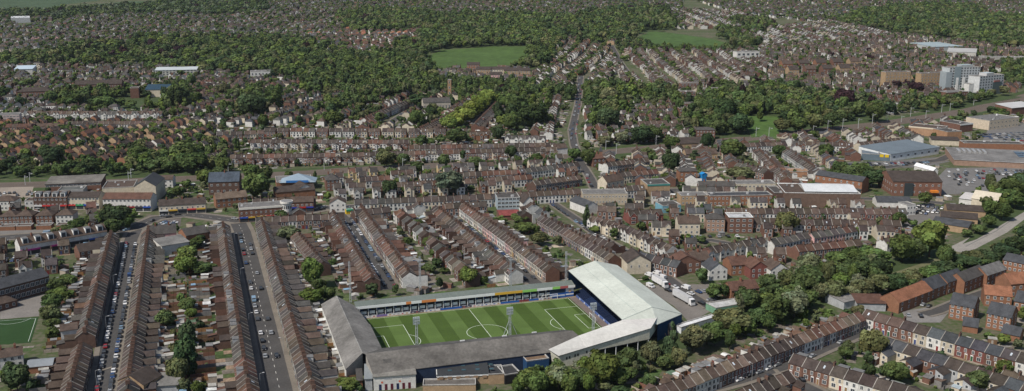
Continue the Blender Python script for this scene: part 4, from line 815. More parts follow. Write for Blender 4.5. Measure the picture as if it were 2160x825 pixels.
# right hand industrial quarter
sb('windowless_warehouse', 'tall windowless brown brick warehouse with broad pale roof', 'warehouse', 'F', 630, 492, 1100, 500, 30, 10.0, 'flat', wall=(.145, .098, .076), roofc='brown', parapet=2)
A_, B_ = at('F', 760, 492), at('F', 1085, 498); A_, B_ = (A_[0], A_[1] + 2.5), (B_[0], B_[1] + 2.5); o = bld('roof_hood', 'shallow white ribbed roof hood capping the windowless brown warehouse', 'roof', A_, B_, 25, .5, 'gable', 2.0, (.4, .38, .35), (.55, .57, .58), rmat=M_SHEET, rects=False); o.location.z = 10.0
sb('warehouse_wing', 'dark stepped brick wing at the end of the windowless warehouse', 'warehouse', 'F', 565, 480, 632, 480, 22, 8.5, 'flat', wall='dark_brick', roofc='grey')
sb('brick_shops', 'red brick stores with striped gables behind the pale roofed warehouse', 'shops', 'F', 820, 365, 1110, 410, 12, 9, 'gable', 2.5, 'orange_brick', 'slate', win=(2, 8, 1.2, 1.6, 2), shopfront=[(.6, .2, .03), (.1, .1, .1)])
o = sb('mill_building', 'broad brick mill with a dark pitched roof and dark glazed entrance', 'mill', 'F', 1300, 422, 1605, 425, 32, 10.5, 'gable', 4.5, (.18, .095, .068), 'dark_brown', win=(2, 8, 1.4, 1.4, 2.2), side=-1)
m = MB(); m.box(-9, -3, -.8, -.05, 0, 9.5, (.04, .05, .055, 0)); part('entrance_bay', m, M_GLASS, o); m = MB(); m.box(9, 14, -3.5, -.1, 3.2, 4.6, (.62, .20, .03, 0), True); part('awning', m, M_PLAIN, o)
sb('supermarket', 'blue grey roofed supermarket with white and yellow glazed front', 'supermarket', 'F', 1290, 208, 1590, 162, 33, 6.2, 'shed', 1.6, (.62, .64, .64), (.135, .165, .19), rmat=M_SHEET, win=(1, 7, 2.6, 1.6, 2.5))
o = sb('supermarket_entrance', 'glazed grey entrance wing with yellow panels beside the white supermarket front', 'entrance', 'F', 1110, 198, 1288, 208, 27, 5.4, 'flat', wall=(.12, .16, .19), roofc=(.135, .165, .19), wallmat=M_GLASS)
for a in (3, 7): m = MB(); m.box(a, a + 3, -.15, -.02, 3.2, 5.6, (.6, .42, .02, 0)); part('sign_panel', m, M_PLAIN, o)
o = sb('retail_store', 'vast grey roofed store with white canopy edge and rooftop solar array', 'store', 'F', 1685, 232, 2220, 258, 50, 5.0, 'shed', 1.2, (.30, .2, .15), (.17, .165, .16), rmat=M_OLD, fascia=(.72, .72, .72, 0))
m = MB()
for i in range(4):
    for j in range(3): a = 20 + i * 5; b = 20 + j * 8; z = 5.0 + 1.2 * b / 50 + .35; m.box(a, a + 4.7, b, b + 7.6, z - .2, z, (.012, .015, .03, 0))
part('solar_array', m, M_GLASS, o); m = MB(); L = 20
for i in range(6): m.box(-25 + i * 4, -23 + i * 4, 28, 42, 5.6, 7.2, (.3, .3, .3, 0))
part('roof_plant', m, M_METAL, o)
sb('brick_unit', 'long orange brick unit behind the vast grey roofed store', 'warehouse', 'F', 1745, 150, 2120, 158, 14, 8, 'flat', wall='orange_brick', roofc='grey')
sb('tan_block', 'plain tan windowless block near the supermarket', 'warehouse', 'F', 1640, 85, 1730, 80, 20, 9, 'flat', wall=(.33, .19, .11), roofc='grey'); sb('tan_block', 'pale fronted tan store with orange sign beside the railway', 'store', 'F', 1400, 40, 1610, 60, 22, 8, 'flat', wall=(.35, .22, .14), roofc='brown', fascia=(.6, .5, .38))
sb('white_shed_row', 'long white edged low shed by the road behind the supermarket', 'shed', 'F', 1545, 105, 1720, 112, 14, 5, 'shed', .8, 'cream', 'dark_brown')
sb('cream_offices', 'cream and brick stepped offices beside the car park at the frame edge', 'offices', 'C', 1900, 812, 2085, 785, 26, 9.5, 'flat', wall=(.52, .44, .34), roofc='pale_grey', win=(2, 8, 1.6, 1.5, 1.6)); sb('brick_offices', 'brick and white banded block next to the cream stepped offices', 'offices', 'C', 1720, 825, 1800, 815, 24, 8, 'flat', wall='brick', roofc='grey', fascia=(.65, .65, .63)); sb('station_shed', 'long brick shed with a white roof at the frame edge', 'shed', 'C', 2040, 720, 2200, 700, 20, 8, 'shed', 2, 'brick', (.45, .45, .45), rmat=M_SHEET)
for i in range(3): bld('market_tent', f'white ridged tent by the mill, {nth(i + 1)} from the car park', 'tent', at('F', 1555 - i * 36, 292 - i * 10), at('F', 1585 - i * 36, 290 - i * 10), 9, 3.2, 'gabley', 2.2, 'white', (.72, .72, .72), rmat=M_SHEET, rects=False)
bld('cream_tent', 'large cream gabled marquee beside the busway trees', 'tent', at('F', 1790, 480), at('F', 1950, 505), 14, 5, 'gable', 4.5, 'cream', (.50, .45, .36), rmat=M_SHEET)
sb('long_shed', 'long low white sheeted shed beside the cream marquee', 'shed', 'F', 1715, 470, 1790, 480, 18, 4, 'shed', .6, 'white', (.5, .48, .47), rmat=M_SHEET)
for i, (a, b, lab) in enumerate((((1640, 545), (1880, 560), 'low brown roofed workshop nearest the cream marquee'), ((1600, 590), (1830, 610), 'low brown roofed workshop in the middle of the three beside the busway'), ((1545, 625), (1770, 660), 'low grey roofed workshop with buff end at the busway corner'))): bld('workshop', lab.replace('nearest', 'next to'), 'workshop', at('F', *a), at('F', *b), 15, 4.2, 'gable', 2.2, 'buff_brick', ['dark_brown', 'dark_brown', 'slate'][i])
sb('rooflit_hall', 'long dark hall with small rooflights beside the car court', 'hall', 'F', 1205, 490, 1420, 495, 12, 3.6, 'gable', 2.6, 'white', 'slate'); sb('white_office', 'white flat roofed office at the corner of the car court', 'office', 'F', 1390, 545, 1445, 540, 9, 7, 'flat', wall='white', roofc='pale_grey', win=(2, 3))
sb('block_of_flats', 'three storey brick flats with white balcony bands and pale flat roof', 'flats', 'F', 283, 655, 435, 655, 12, 10, 'flat', wall='brick', roofc=(.42, .43, .44), win=(3, 4, 1.9, 1.5, 1.0), parapet=2); sb('block_of_flats', 'three storey buff flats with grey hipped roof beside the brick balcony flats', 'flats', 'F', 145, 648, 260, 650, 10, 8.5, 'hip', 2.6, (.30, .2, .15), 'grey', win=(3, 4, 1.3, 1.3, 1.0)); sb('cream_flats', 'cream two tone house with brown roof above the pale lane', 'house', 'F', -30, 665, 105, 665, 11, 7.2, 'gable', 3.5, 'cream', 'brown', win=(2, 4), chim=1)
sb('white_terrace_block', 'long white shop terrace below the flats roofs', 'shops', 'F', 100, 410, 325, 412, 10, 5.8, 'gable', 2.6, 'white', 'grey', win=(2, 9), chim=3); sb('cream_terrace_block', 'cream flat roofed shop block with a white end', 'shops', 'F', 330, 408, 575, 405, 12, 7.2, 'flat', wall='cream', roofc='pale_grey', win=(2, 10)); sb('orange_flats', 'long orange brick flats with dark flat roof and garages', 'flats', 'F', 165, 485, 555, 478, 11, 7, 'flat', wall='orange_brick', roofc='slate', win=(2, 16, 1.3, 1.4)); sb('buff_flats', 'buff brick flats beside the long orange brick block', 'flats', 'F', -10, 482, 155, 478, 11, 6.8, 'flat', wall='buff_brick', roofc='pale_grey', win=(2, 7, 1.3, 1.4))
sb('tall_white_stair', 'narrow white stair tower beside the terrace end', 'tower', 'F', 688, 362, 708, 362, 5, 9, 'flat', wall='white', roofc='pale_grey'); sb('brick_house', 'square orange brick block by the blue sheeting', 'building', 'F', -20, 335, 90, 333, 10, 8, 'hip', 2.2, 'orange_brick', 'grey', win=(2, 4)); sb('tarpaulin_stack', 'stack of goods under bright blue sheeting', 'tarpaulin', 'F', 120, 333, 152, 330, 4, 5.5, 'gabley', 1, (.02, .22, .52), (.02, .22, .52))
sb('white_corner_house', 'white two storey corner house below the round topped trees', 'house', 'F', 475, 318, 548, 316, 9, 6.4, 'hip', 2.6, 'white', 'brown', win=(2, 3)); sb('tan_hall', 'flat tan hall at the end of the red fronted terrace', 'hall', 'F', 660, 312, 815, 312, 14, 5, 'flat', wall=(.36, .2, .12), roofc=(.30, .19, .12)); sb('church_hall', 'buff gabled church hall with brown roof near the railway trees', 'hall', 'F', -20, 140, 125, 135, 16, 6, 'gable', 4.2, 'buff_brick', 'dark_brown'); sb('long_hall', 'long brown roofed hall with small cross gable', 'hall', 'F', 20, 195, 215, 192, 13, 4.5, 'gable', 3.2, 'buff_brick', 'brown', win=(1, 8)); sb('flats_block', 'brown brick flats between park trees and railway', 'flats', 'F', 85, 72, 200, 72, 12, 9, 'hip', 2, 'brick', 'grey', win=(3, 6, 1.2, 1.2))
# near the mint stand
sb('cream_house', 'cream gabled house with two dark windows behind the mint roof', 'house', 'T', 715, 100, 862, 92, 14, 6.4, 'gabley', 3.8, 'cream', 'dark_brown', win=(1, 3, .9, 1.6, 3.4)); sb('pink_house', 'bright pink rear wing beside the mint roof edge', 'house', 'T', 560, 38, 618, 40, 6, 4.5, 'shed', .8, (.55, .16, .33), 'slate')
sb('corner_house', 'brick side walled house with white gabled front above the lorry yard', 'house', 'T', 1000, 100, 1170, 90, 10, 6.2, 'gabley', 3.6, 'brick', 'red_brown', win=(2, 4, 1.4, 1.5)); sb('garden_house', 'orange brick gabled house by the trees above the lorry yard', 'house', 'J', 300, 265, 470, 245, 9, 5.2, 'gable', 3.2, 'orange_brick', 'red_brown', win=(2, 3), chim=1)
sb('roof_canopy', 'grey flat canopy on posts beside the lorry yard', 'canopy', 'J', 205, 350, 375, 320, 8, 3.2, 'flat', wall=(.16, .3, .2), roofc=(.42, .42, .41)); sb('cabin_row', 'long white site cabins with blue lettering beside the trees', 'cabins', 'J', -10, 470, 215, 400, 4, 3.0, 'flat', wall=(.62, .64, .66), roofc=(.6, .61, .62))
for i, (x, y, c) in enumerate(((60, 60, 'brick'), (165, 120, 'white'), (300, 90, 'orange_brick'), (420, 110, 'red'), (545, 120, 'white'))):
    nm = ['brick gabled house above the lorry yard tree', 'white gabled house with grey dormered roof above the lorry yard', 'tall orange brick gabled house between white and red neighbours', 'red painted gabled house with white windows', 'pale blue and white gabled house by the busway trees'][i]
    sb('gabled_house', nm, 'house', 'J', x, y + 20, x + 110, y + 12, 11, 5.8, 'gable' if i in (0, 2) else 'gabley', 3.4, c, ['brown', 'slate', 'red_brown', 'red_brown', 'brown'][i], win=(2, 3), chim=1)
# new brick estate
NB = 'orange_brick'; sb('estate_house', 'orange tiled brick houses with paired gables at the near end of the estate', 'house', 'J', 1340, 345, 1545, 265, 10, 5.6, 'gable', 3.6, NB, 'orange', win=(2, 5)); sb('estate_house', 'dark roofed estate house between the orange tiles and grey terrace', 'house', 'J', 1535, 265, 1640, 225, 10, 5.6, 'gable', 4.0, NB, 'slate', win=(2, 3))
sb('estate_terrace', 'grey roofed brick terrace beside the dark roofed estate house', 'house', 'J', 1640, 228, 1745, 190, 9, 6.4, 'gable', 3.4, NB, 'slate', win=(2, 4)); sb('estate_terrace', 'middle pale grey roofed brick terrace with porches along the estate lane', 'house', 'J', 1745, 222, 1885, 165, 9, 6.4, 'gable', 3.4, NB, 'grey', win=(2, 5)); sb('estate_terrace', 'far pale grey roofed brick terrace with porches at the lane end', 'house', 'J', 1885, 182, 2005, 140, 9, 6.4, 'gable', 3.4, NB, 'pale_grey', win=(2, 5))
sb('estate_house', 'detached brick house with four rooflights, beside the parking court', 'house', 'J', 1650, 372, 1800, 402, 11, 7.2, 'gable', 4.0, NB, 'slate', win=(3, 4, 1.3, 1.4), side=1); sb('estate_house', 'detached brick house with dark roof and rooflights, second from the parking court', 'house', 'J', 1880, 432, 2030, 465, 11, 7.2, 'gable', 4.0, NB, 'slate', win=(3, 4, 1.3, 1.4), side=1)
sb('estate_house', 'orange tiled brick house with two front gables behind the dark roofed pair', 'house', 'J', 1870, 295, 2040, 310, 10, 5.8, 'gable', 3.4, NB, 'orange', win=(2, 4)); sb('estate_house', 'brick house with dark roof at the frame edge beyond the dark roofed pair', 'house', 'J', 2050, 345, 2200, 375, 11, 6.5, 'gable', 3.8, NB, 'slate', win=(2, 4)); sb('estate_house', 'brick house with plain orange end wall at the frame edge', 'house', 'J', 2030, 245, 2200, 230, 11, 7, 'gable', 4, NB, 'orange', win=(2, 4)); sb('estate_terrace', 'grey roofed brick terrace at the far corner of the estate', 'house', 'J', 1985, 75, 2200, 120, 9, 6, 'gable', 3, NB, 'slate', win=(2, 7))
sb('estate_garage', 'dark roofed brick garage between the detached estate houses', 'garage', 'J', 1735, 455, 1830, 470, 7, 3, 'gable', 3, NB, 'slate'); sb('estate_garage', 'dark roofed brick garage below the second detached estate house', 'garage', 'J', 1975, 500, 2090, 525, 7, 3, 'gable', 3, NB, 'slate')
sb('yard_shed', 'open fronted dark shed with blue sheeting behind the terrace corner', 'shed', 'J', 1000, 320, 1090, 300, 12, 4, 'shed', .8, 'grey', (.2, .19, .18)); sb('yard_shed', 'brown roofed yard shed beside the estate fence', 'shed', 'J', 1080, 325, 1260, 330, 11, 4, 'shed', .8, 'grey', 'red_brown')
# upper town landmarks
o = sb('apartment_tower', 'tall grey glass and white apartment block near the railway', 'apartments', 'C', 1645, 572, 1835, 565, 15, 29, 'flat', wall=(.42, .45, .46), roofc='pale_grey', win=(9, 11, 2.4, 2.2, 2.0)); m = MB(); m.box(-14, -5, -.4, 0, 9, 30.5, (.22, .27, .29, 0), True); m.box(-3, 12, 3, 12, 28, 32, (.34, .37, .38, 0)); m.box(-25, -17, -.5, 12, 0, 24, (.30, .34, .36, 0)); part('glazed_bay', m, M_GLASS, o); m = MB()
for q in (-11, -2, 7, 15): m.box(q, q + 3.2, -.7, -.05, 0, 17, (.66, .66, .65, 0))
part('white_pier', m, M_WALL, o); o = sb('apartment_tower', 'stepped white apartment block with glazed dark corner', 'apartments', 'C', 1835, 600, 1985, 580, 15, 23, 'flat', wall=(.50, .51, .51), roofc='pale_grey', win=(7, 9, 2.8, 2.0, 2.0)); m = MB(); m.box(2, 19.5, -.6, 0, 0, 15, (.10, .13, .14, 0), True); m.box(4, 15, -.8, -.05, 15, 17, (.35, .14, .13, 0)); m.box(-8, 6, 2, 12, 22, 26, (.5, .5, .5, 0)); part('glazed_corner', m, M_GLASS, o); sb('white_stair_tower', 'slender white stair tower against the brick base of the apartments', 'tower', 'C', 1772, 608, 1802, 606, 8, 16, 'flat', wall='white', roofc='pale_grey'); sb('brick_podium', 'red brick podium in front of the tall apartment block', 'apartments', 'C', 1640, 625, 1770, 615, 14, 9, 'flat', wall='brick', roofc='pale_grey', win=(2, 9))
sb('tan_apartments', 'tan brick apartments behind the three copper beeches', 'apartments', 'C', 1255, 545, 1410, 540, 11, 19, 'flat', wall=(.34, .24, .145), roofc='brown', win=(5, 8, 1.6, 1.6)); sb('tan_apartments', 'tan brick apartments with recessed bays beside the copper beeches', 'apartments', 'C', 1475, 548, 1625, 542, 11, 18, 'flat', wall=(.34, .24, .145), roofc='brown', win=(5, 8, 1.6, 1.6)); sb('white_frame_building', 'open white framed building above the terraces', 'building', 'C', 335, 382, 475, 378, 14, 14, 'flat', wall='white', roofc='pale_grey', win=(2, 5, 4.0, 3.2, 2))
for x, y, n in ((-10, 570, 6), (120, 605, 7), (-10, 625, 4), (110, 640, 3)): sb('brick_flats', f'brick flats with white balcony bays, {["behind the park trees", "with seven bays", "partly hidden by trees", "small block at the tree edge"][(x, y, n) and [6, 7, 4, 3].index(n)]}', 'flats', 'C', x, y, x + n * 22, y - 2, 11, 10, 'flat', wall='brick', roofc='brown', win=(3, n, 2.4, 1.6))
for i, y in enumerate((690, 722)): sb('brick_flats', f'long low brick flats with white bands, {"far" if i == 0 else "near"} one of the pair by the park', 'flats', 'C', -20, y, 150, y - 2, 11, 8, 'flat', wall='brick', roofc='brown', win=(2, 8, 2.0, 1.5))
sb('church', 'pale stone church nave beside the slender brick bell tower', 'church', 'B', 510, 690, 680, 684, 16, 9, 'gable', 4, (.40, .36, .30), 'grey', win=(1, 9, 1.4, 4, 2)); o = sb('bell_tower', 'slender square brick bell tower with arched openings beside the church', 'tower', 'B', 662, 640, 684, 640, 7, 26, 'flat', wall=(.30, .19, .11), roofc='brown', win=(4, 1, 1.6, 2.6, 4))
sb('white_curved_hall', 'wide white roofed college hall with slanted glazing before the woods', 'college', 'A', 965, 475, 1225, 468, 20, 8, 'shed', 2, (.42, .42, .38), (.42, .46, .47), rmat=M_SHEET, win=(3, 12, 2.5, 2.0)); sb('sports_hall', 'white ended sports hall with dark teal roof by the playing field', 'hall', 'A', 905, 605, 1060, 602, 18, 9, 'shed', 4, 'cream', (.03, .06, .09), rmat=M_SHEET); sb('brick_tower_block', 'square brick stair block beside the white ended sports hall', 'school', 'A', 812, 612, 865, 610, 14, 12, 'flat', wall='brick', roofc='brown')
sb('old_school', 'long brick school range with dark hipped roof beyond the white terraces', 'school', 'A', 110, 620, 320, 612, 16, 9, 'hip', 4, 'brick', 'dark_brown', win=(2, 12)); sb('old_school', 'long brick school range with many windows beside the square stair block', 'school', 'A', 470, 590, 760, 582, 16, 12, 'gable', 4, 'brick', 'dark_brown', win=(3, 18)); sb('white_offices', 'pale blue edged low offices near the left wood', 'offices', 'A', 90, 468, 205, 464, 30, 8, 'shed', 2, 'white', (.40, .48, .55), rmat=M_SHEET); sb('white_block', 'white pillared block before the wood, beside the long terrace roofs', 'building', 'A', 1560, 495, 1690, 490, 20, 10, 'flat', wall='white', roofc='pale_grey', win=(2, 6, 2, 2.4)); sb('pink_offices', 'white banded pale pink offices at the left edge', 'offices', 'A', -60, 775, 125, 765, 16, 9, 'flat', wall=(.55, .45, .42), roofc='pale_grey', win=(3, 9, 2.4, 1.0))
sb('far_factory', 'long white and blue far factory shed beyond the trees', 'factory', 'C', 1560, 320, 1740, 312, 60, 7, 'shed', 2, (.4, .43, .43), (.28, .34, .36), rmat=M_SHEET); sb('far_factory', 'long pale factory sheds at the far right edge of town', 'factory', 'C', 1640, 355, 1820, 365, 50, 9, 'shed', 2, (.42, .41, .38), (.38, .38, .37), rmat=M_SHEET); sb('far_factory', 'far white roofed sheds beyond the left wood', 'factory', 'A', 70, 145, 190, 140, 80, 10, 'flat', wall=(.5, .5, .5), roofc=(.5, .52, .53)); sb('viaduct_block', 'long grey concrete deck at the right edge of town', 'viaduct', 'C', 1850, 385, 2200, 392, 14, 8, 'flat', wall=(.3, .29, .27), roofc='pale_grey')
for i, (x, y, k) in enumerate(((780, 440, 5), (840, 470, 6), (930, 470, 6), (1010, 478, 6), (1110, 478, 4), (920, 505, 5))): sb('buff_apartments', f'buff brick apartments below the big meadow, {nth(i + 1)} counted along the group', 'apartments', 'B', x, y + 8, x + k * 16, y + 8, 14, 10, 'gable', 3, ['orange_brick', 'buff_brick', 'cream', 'buff_brick', 'buff_brick', 'pink'][i], 'dark_brown', win=(3, k, 1.6, 1.6))
for i in range(9):
    x, y = 620 + (i % 5) * 105 + (i // 5) * 40, 420 + (i // 5) * 38 - (i % 5) * 4; sb('villa_flats', f'tall buff gabled villa below the copper beech hill, {nth(i + 1)} counted', 'villa', 'C', x, y + 18, x + 62, y + 17, 14, 9, 'gable', 4.5, R.choice(['buff_brick', 'brick', 'orange_brick']), R.choice(['brown', 'dark_brown']), win=(2, 3, 1.8, 1.7), chim=1)
# lorries, caravans by the yard
def lorry(t, x0, y0, x1, y1, label, trailer=(.5, .51, .52)):
    a, b = at(t, x0, y0), at(t, x1, y1); L = hypot(b[0] - a[0], b[1] - a[1]); rz = atan2(b[1] - a[1], b[0] - a[0]); o = root('lorry', (*a, 0), rz, label, 'lorry'); m = MB(); m.box(0, L - 2.6, -1.25, 1.25, 1.1, 4.0, ONE, True); m.box(0, L - 2.7, -1.2, 1.2, 4.0, 4.03, (.42, .42, .42, 0)); part('trailer', m, M_SHEET, o, trailer)
    m = MB(); m.face([(L - 2.3, -1.2, .6), (L, -1.2, .6), (L, -1.2, 2.0), (L - .35, -1.2, 3.4), (L - 2.3, -1.2, 3.6)], (.7, .7, .7, 0)); m.face([(L - 2.3, 1.2, .6), (L, 1.2, .6), (L, 1.2, 2.0), (L - .35, 1.2, 3.4), (L - 2.3, 1.2, 3.6)], (.7, .7, .7, 0)); m.face([(L, -1.2, .6), (L, 1.2, .6), (L, 1.2, 2.0), (L, -1.2, 2.0)], (.7, .7, .7, 0)); m.face([(L, -1.2, 2.0), (L, 1.2, 2.0), (L - .35, 1.2, 3.4), (L - .35, -1.2, 3.4)], PANE); m.face([(L - .35, -1.2, 3.4), (L - .35, 1.2, 3.4), (L - 2.3, 1.2, 3.6), (L - 2.3, -1.2, 3.6)], (.7, .7, .7, 0)); m.box(.3, L - .5, -1.0, 1.0, .6, 1.1, (.05, .05, .05, 0)); part('cab', m, M_PAINT, o)
    for q in (1.5, 2.8, L - 4.5, L - 1.2):
        for s_ in (-1, 1): m = MB(); m.tube((q, s_ * .85, .5), (q, s_ * 1.2, .5), .5, n=10, c=(.02, .02, .02, 0)); part('wheel', m, M_PAINT, o)
lorry('T', 1010, 235, 1125, 300, 'long grey trailer lorry parked in the yard below the white box lorry'); lorry('T', 880, 145, 960, 190, 'white box lorry parked beside the mint roof', (.68, .68, .68))
# ================================================================== TERRACED STREETS
def along(line, o, t0=0, t1=1, rev=False):
    """straight segment parallel to a street, o metres to the right of its travel"""
    a, b = off(line[0], line[-1], o); p, q = lerp(a, b, t0), lerp(a, b, t1); return (q, p) if rev else (p, q)
r1a, r1b = gp(199, 900), gp(283, 510)      # straight axes of the streets
ax1 = (gp(208, 880), gp(277, 512)); ax2 = (gp(600, 880), gp(513, 492)); ax3 = (gp(731, 462), gp(826, 611)); ax4 = (gp(945, 453), gp(1125, 595))
DARK = {'brick': 4, 'dark_brick': 3, 'white': 1.2, 'cream': .8}
LT = {'white': 6, 'cream': 2.5, 'brick': 2, 'pink': .6, 'grey': .6, 'yellow': .4}
RA = {'brown': 5, 'dark_brown': 5, 'grey': 2.5, 'red_brown': 2}
# fronts lie on the right of travel: left-hand rows travel towards the camera's far end reversed accordingly
p, q = along(ax1, -10.2); row(p, q, 'court side of the car-lined street', w_=4.25, wing=.85, walls=DARK, roofs=RA, garden=13, fl=4.5, gaps=((.245, .30),), endname='near end', eave=5.3, rise=2.8, chim=.9, front=1.5)
p, q = along(ax1, 10.2, rev=True); row(p, q, 'garden side of the car-lined street', w_=4.25, wing=.95, walls=LT, roofs=RA, garden=17, fl=5.2, endname='roundabout end', eave=5.3, rise=2.8, chim=.9, front=1.5)
p, q = along(ax2, -11.5); row(p, q, 'poplar side of the wide street', w_=4.25, wing=.5, walls=DARK, roofs=RA, garden=17, fl=4.6, endname='near end', eave=5.3, rise=2.8, chim=.9, dorm=.14, front=1.5)
p, q = along(ax2, 11.5, rev=True); row(p, q, 'stadium side of the wide street', w_=4.25, wing=.95, walls=LT, roofs=RA, garden=15, fl=6.5, endname='junction end', eave=5.3, rise=2.8, chim=.9, front=1.5)
p, q = along(ax3, -9.5, .02, .98, rev=True); row(p, q, 'chapel side of the street ending at the boxes', w_=4.4, wing=.8, walls=DARK, roofs=RA, garden=13, endname='main street', run=.4) if 0 else None
p, q = along(ax3, 9.6, .05, 1.0, rev=True); row(p, q, 'wide-street side of the street ending at the boxes', w_=4.4, wing=.7, walls=DARK, roofs=RA, garden=12, fl=4.5, endname='boxes')
p, q = along(ax3, -9.6, .0, 1.0); row(p, q, 'market side of the street ending at the boxes', w_=4.4, wing=.9, walls=LT, roofs=RA, garden=12, fl=5, endname='main street')
p, q = along(ax4, 9.6, .03, 1.0, rev=True); row(p, q, 'box side of the oblique street', w_=4.4, wing=.9, walls=DARK, roofs=RA, garden=12, fl=5, endname='stadium end')
p, q = along(ax4, -9.6, .0, 1.02); row(p, q, 'mint stand side of the oblique street', w_=4.4, wing=.9, walls=LT, roofs=RA, garden=12, fl=5, endname='main street')
def prow(a, b, phrase, z=8.0, **k): return row(gp(*a, z), gp(*b, z), phrase, **k)
def trow(t, a, b, phrase, z=8.0, **k): return row(at(t, *a, z), at(t, *b, z), phrase, **k)
trow('D', (1840, 640), (2010, 830), 'mews in the yards beyond the wide street', walls=DARK, roofs=RA, endname='arcade end', w_=5, wing=.8, garden=6, fl=4)
# near right corner
WR = {'brick': 5, 'white': 2, 'pink': .5, 'cream': .6, 'red': .6, 'grey': .3}
NRF = {'brown': 5, 'dark_brown': 2, 'tan': 2.5, 'red_brown': 1.5, 'slate': .6, 'grey': 1}
trow('J', (-330, 860), (1095, 330), 'long terrace along the busway trees', w_=4.5, walls=WR, roofs=NRF, wing=.7, garden=13, fl=4, endname='near end', frontwall=True, chim=.25, dens=1.2, front=1.5, z=8.2)
trow('J', (280, 810), (660, 690), 'short terrace facing the long terrace', w_=4.6, walls=WR, roofs=NRF, wing=.5, garden=8, fl=4, endname='near end', chim=.4) if 0 else trow('J', (660, 700), (120, 900), 'short terrace facing the long terrace', w_=4.6, walls=WR, roofs=NRF, wing=.6, garden=9, fl=4, endname='side street', chim=.4)
trow('J', (1140, 315), (2300, 640), 'upper terrace below the estate', w_=6.0, walls={'brick': 4, 'white': 2, 'cream': 1.2, 'red': .6}, roofs={'slate': 2, 'dark_brown': 3, 'brown': 3.5, 'grey': 1}, wing=.7, garden=12, fl=4, endname='corner', chim=.3, front=2, z=8.2)
trow('J', (690, 590), (1600, 850), 'lower terrace by the side street', w_=5.6, walls={'white': 3, 'brick': 4, 'cream': 1.5, 'red': .4}, roofs={'brown': 3, 'dark_brown': 4, 'grey': 2, 'red_brown': 1}, wing=.7, garden=11, fl=4, endname='corner', chim=.3, front=2, z=8.2)
trow('J', (2230, 800), (1240, 480), 'back to back terrace among the white wings', w_=6.0, walls={'brick': 3, 'white': 3, 'cream': 2}, backs={'white': 5, 'brick': 3, 'cream': 3, 'grey': 1}, roofs={'brown': 3, 'slate': 3, 'dark_brown': 2}, wing=1, garden=10, fl=6.5, endname='frame edge', chim=.2, z=8.2)
trow('J', (2000, 690), (2300, 790), 'corner terrace at the lower frame edge', w_=6.0, walls=WR, roofs=NRF, wing=.6, garden=8, fl=4, endname='corner', chim=.3, z=8.2)
trow('J', (1000, 850), (1200, 905), 'bottom edge terrace under the side street', w_=5.6, walls=WR, roofs=NRF, wing=.4, garden=6, endname='corner', z=8.2)
# right middle: gabled streets between main street and busway
G1 = dict(wing=.7, garden=9, fl=4)
trow('E', (1730, 590), (2060, 735), 'cream gabled terrace above the lorry yard', w_=5.4, walls={'cream': 4, 'white': 3, 'brick': 1}, roofs={'brown': 3, 'dark_brown': 3}, gablet=1, endname='top', chim=.4, **G1)
trow('F', (140, 745), (500, 680), 'white gabled terrace along the pale lane', w_=5.4, walls={'white': 5, 'cream': 1}, roofs={'dark_brown': 4, 'grey': 1}, gablet=1, endname='lane end', chim=.4, **G1)
trow('F', (540, 695), (770, 645), 'white banded terrace with grey roof before the pink gable', w_=5, walls={'white': 1}, roofs={'grey': 1}, endname='lane end', **G1)
trow('F', (790, 650), (1060, 605), 'pink and white terrace beside the white banded one', w_=5, walls={'pink': 2, 'white': 3}, roofs={'red_brown': 2, 'grey': 2, 'brown': 2}, endname='pink gable', gablet=.4, **G1)
trow('F', (-150, 790), (160, 745), 'white gabled corner houses above the yard', w_=5.5, walls={'white': 4, 'brick': 1}, roofs={'red_brown': 2, 'brown': 2}, gablet=1, endname='yard', **G1)
trow('F', (270, 500), (1130, 500), 'dark roofed terrace below the windowless warehouse', w_=5, walls={'brick': 3, 'white': 2}, roofs={'brown': 3, 'dark_brown': 4, 'red_brown': 1.5}, endname='flats end', chim=.6, **G1)
trow('F', (1130, 505), (1385, 500), 'red and white terrace by the car court', w_=5, walls={'white': 2, 'red': 2}, roofs={'grey': 2, 'brown': 2}, endname='warehouse end', **G1)
trow('F', (430, 560), (1200, 575), 'broken terrace above the garden trees', w_=5.4, walls={'white': 2, 'cream': 2, 'brick': 3}, roofs={'brown': 4, 'dark_brown': 3}, endname='flats end', gablet=.3, chim=.5, **G1)
trow('F', (700, 730), (1100, 690), 'rear terrace among blue sheeting', w_=5, walls={'brick': 3, 'white': 1}, roofs={'red_brown': 3, 'brown': 2}, endname='pink gable', **G1)
trow('F', (1240, 690), (1500, 640), 'terrace end by the busway trees', w_=5, walls={'white': 2, 'brick': 2}, roofs={'brown': 2, 'dark_brown': 2}, endname='lane end', **G1)
trow('E', (1250, 540), (1700, 790), 'inner terrace behind the oblique street', w_=4.8, walls=DARK, roofs=RA, endname='top', wing=.9, garden=9, fl=5)
trow('E', (1420, 620), (1700, 720), 'dark roofed rear range by the poplar', w_=5, walls=DARK, roofs=RA, endname='top', wing=.9, garden=7, fl=4)
trow('E', (1560, 545), (1770, 610), 'white gabled pair beside the tall dark poplar', w_=5.2, walls={'white': 3, 'cream': 2}, roofs=RA, gablet=1, endname='poplar', wing=.6, garden=6)
trow('E', (1780, 515), (1990, 505), 'red gabled villas beside the blue shop', w_=6.5, walls={'brick': 2, 'red': 2}, roofs=RA, gablet=1, endname='office end', wing=.4, garden=7)
trow('E', (1800, 760), (2110, 830), 'low dark roofs above the cream house', w_=5.4, walls=DARK, roofs={'dark_brown': 3, 'slate': 3}, endname='top', wing=.5, garden=6)
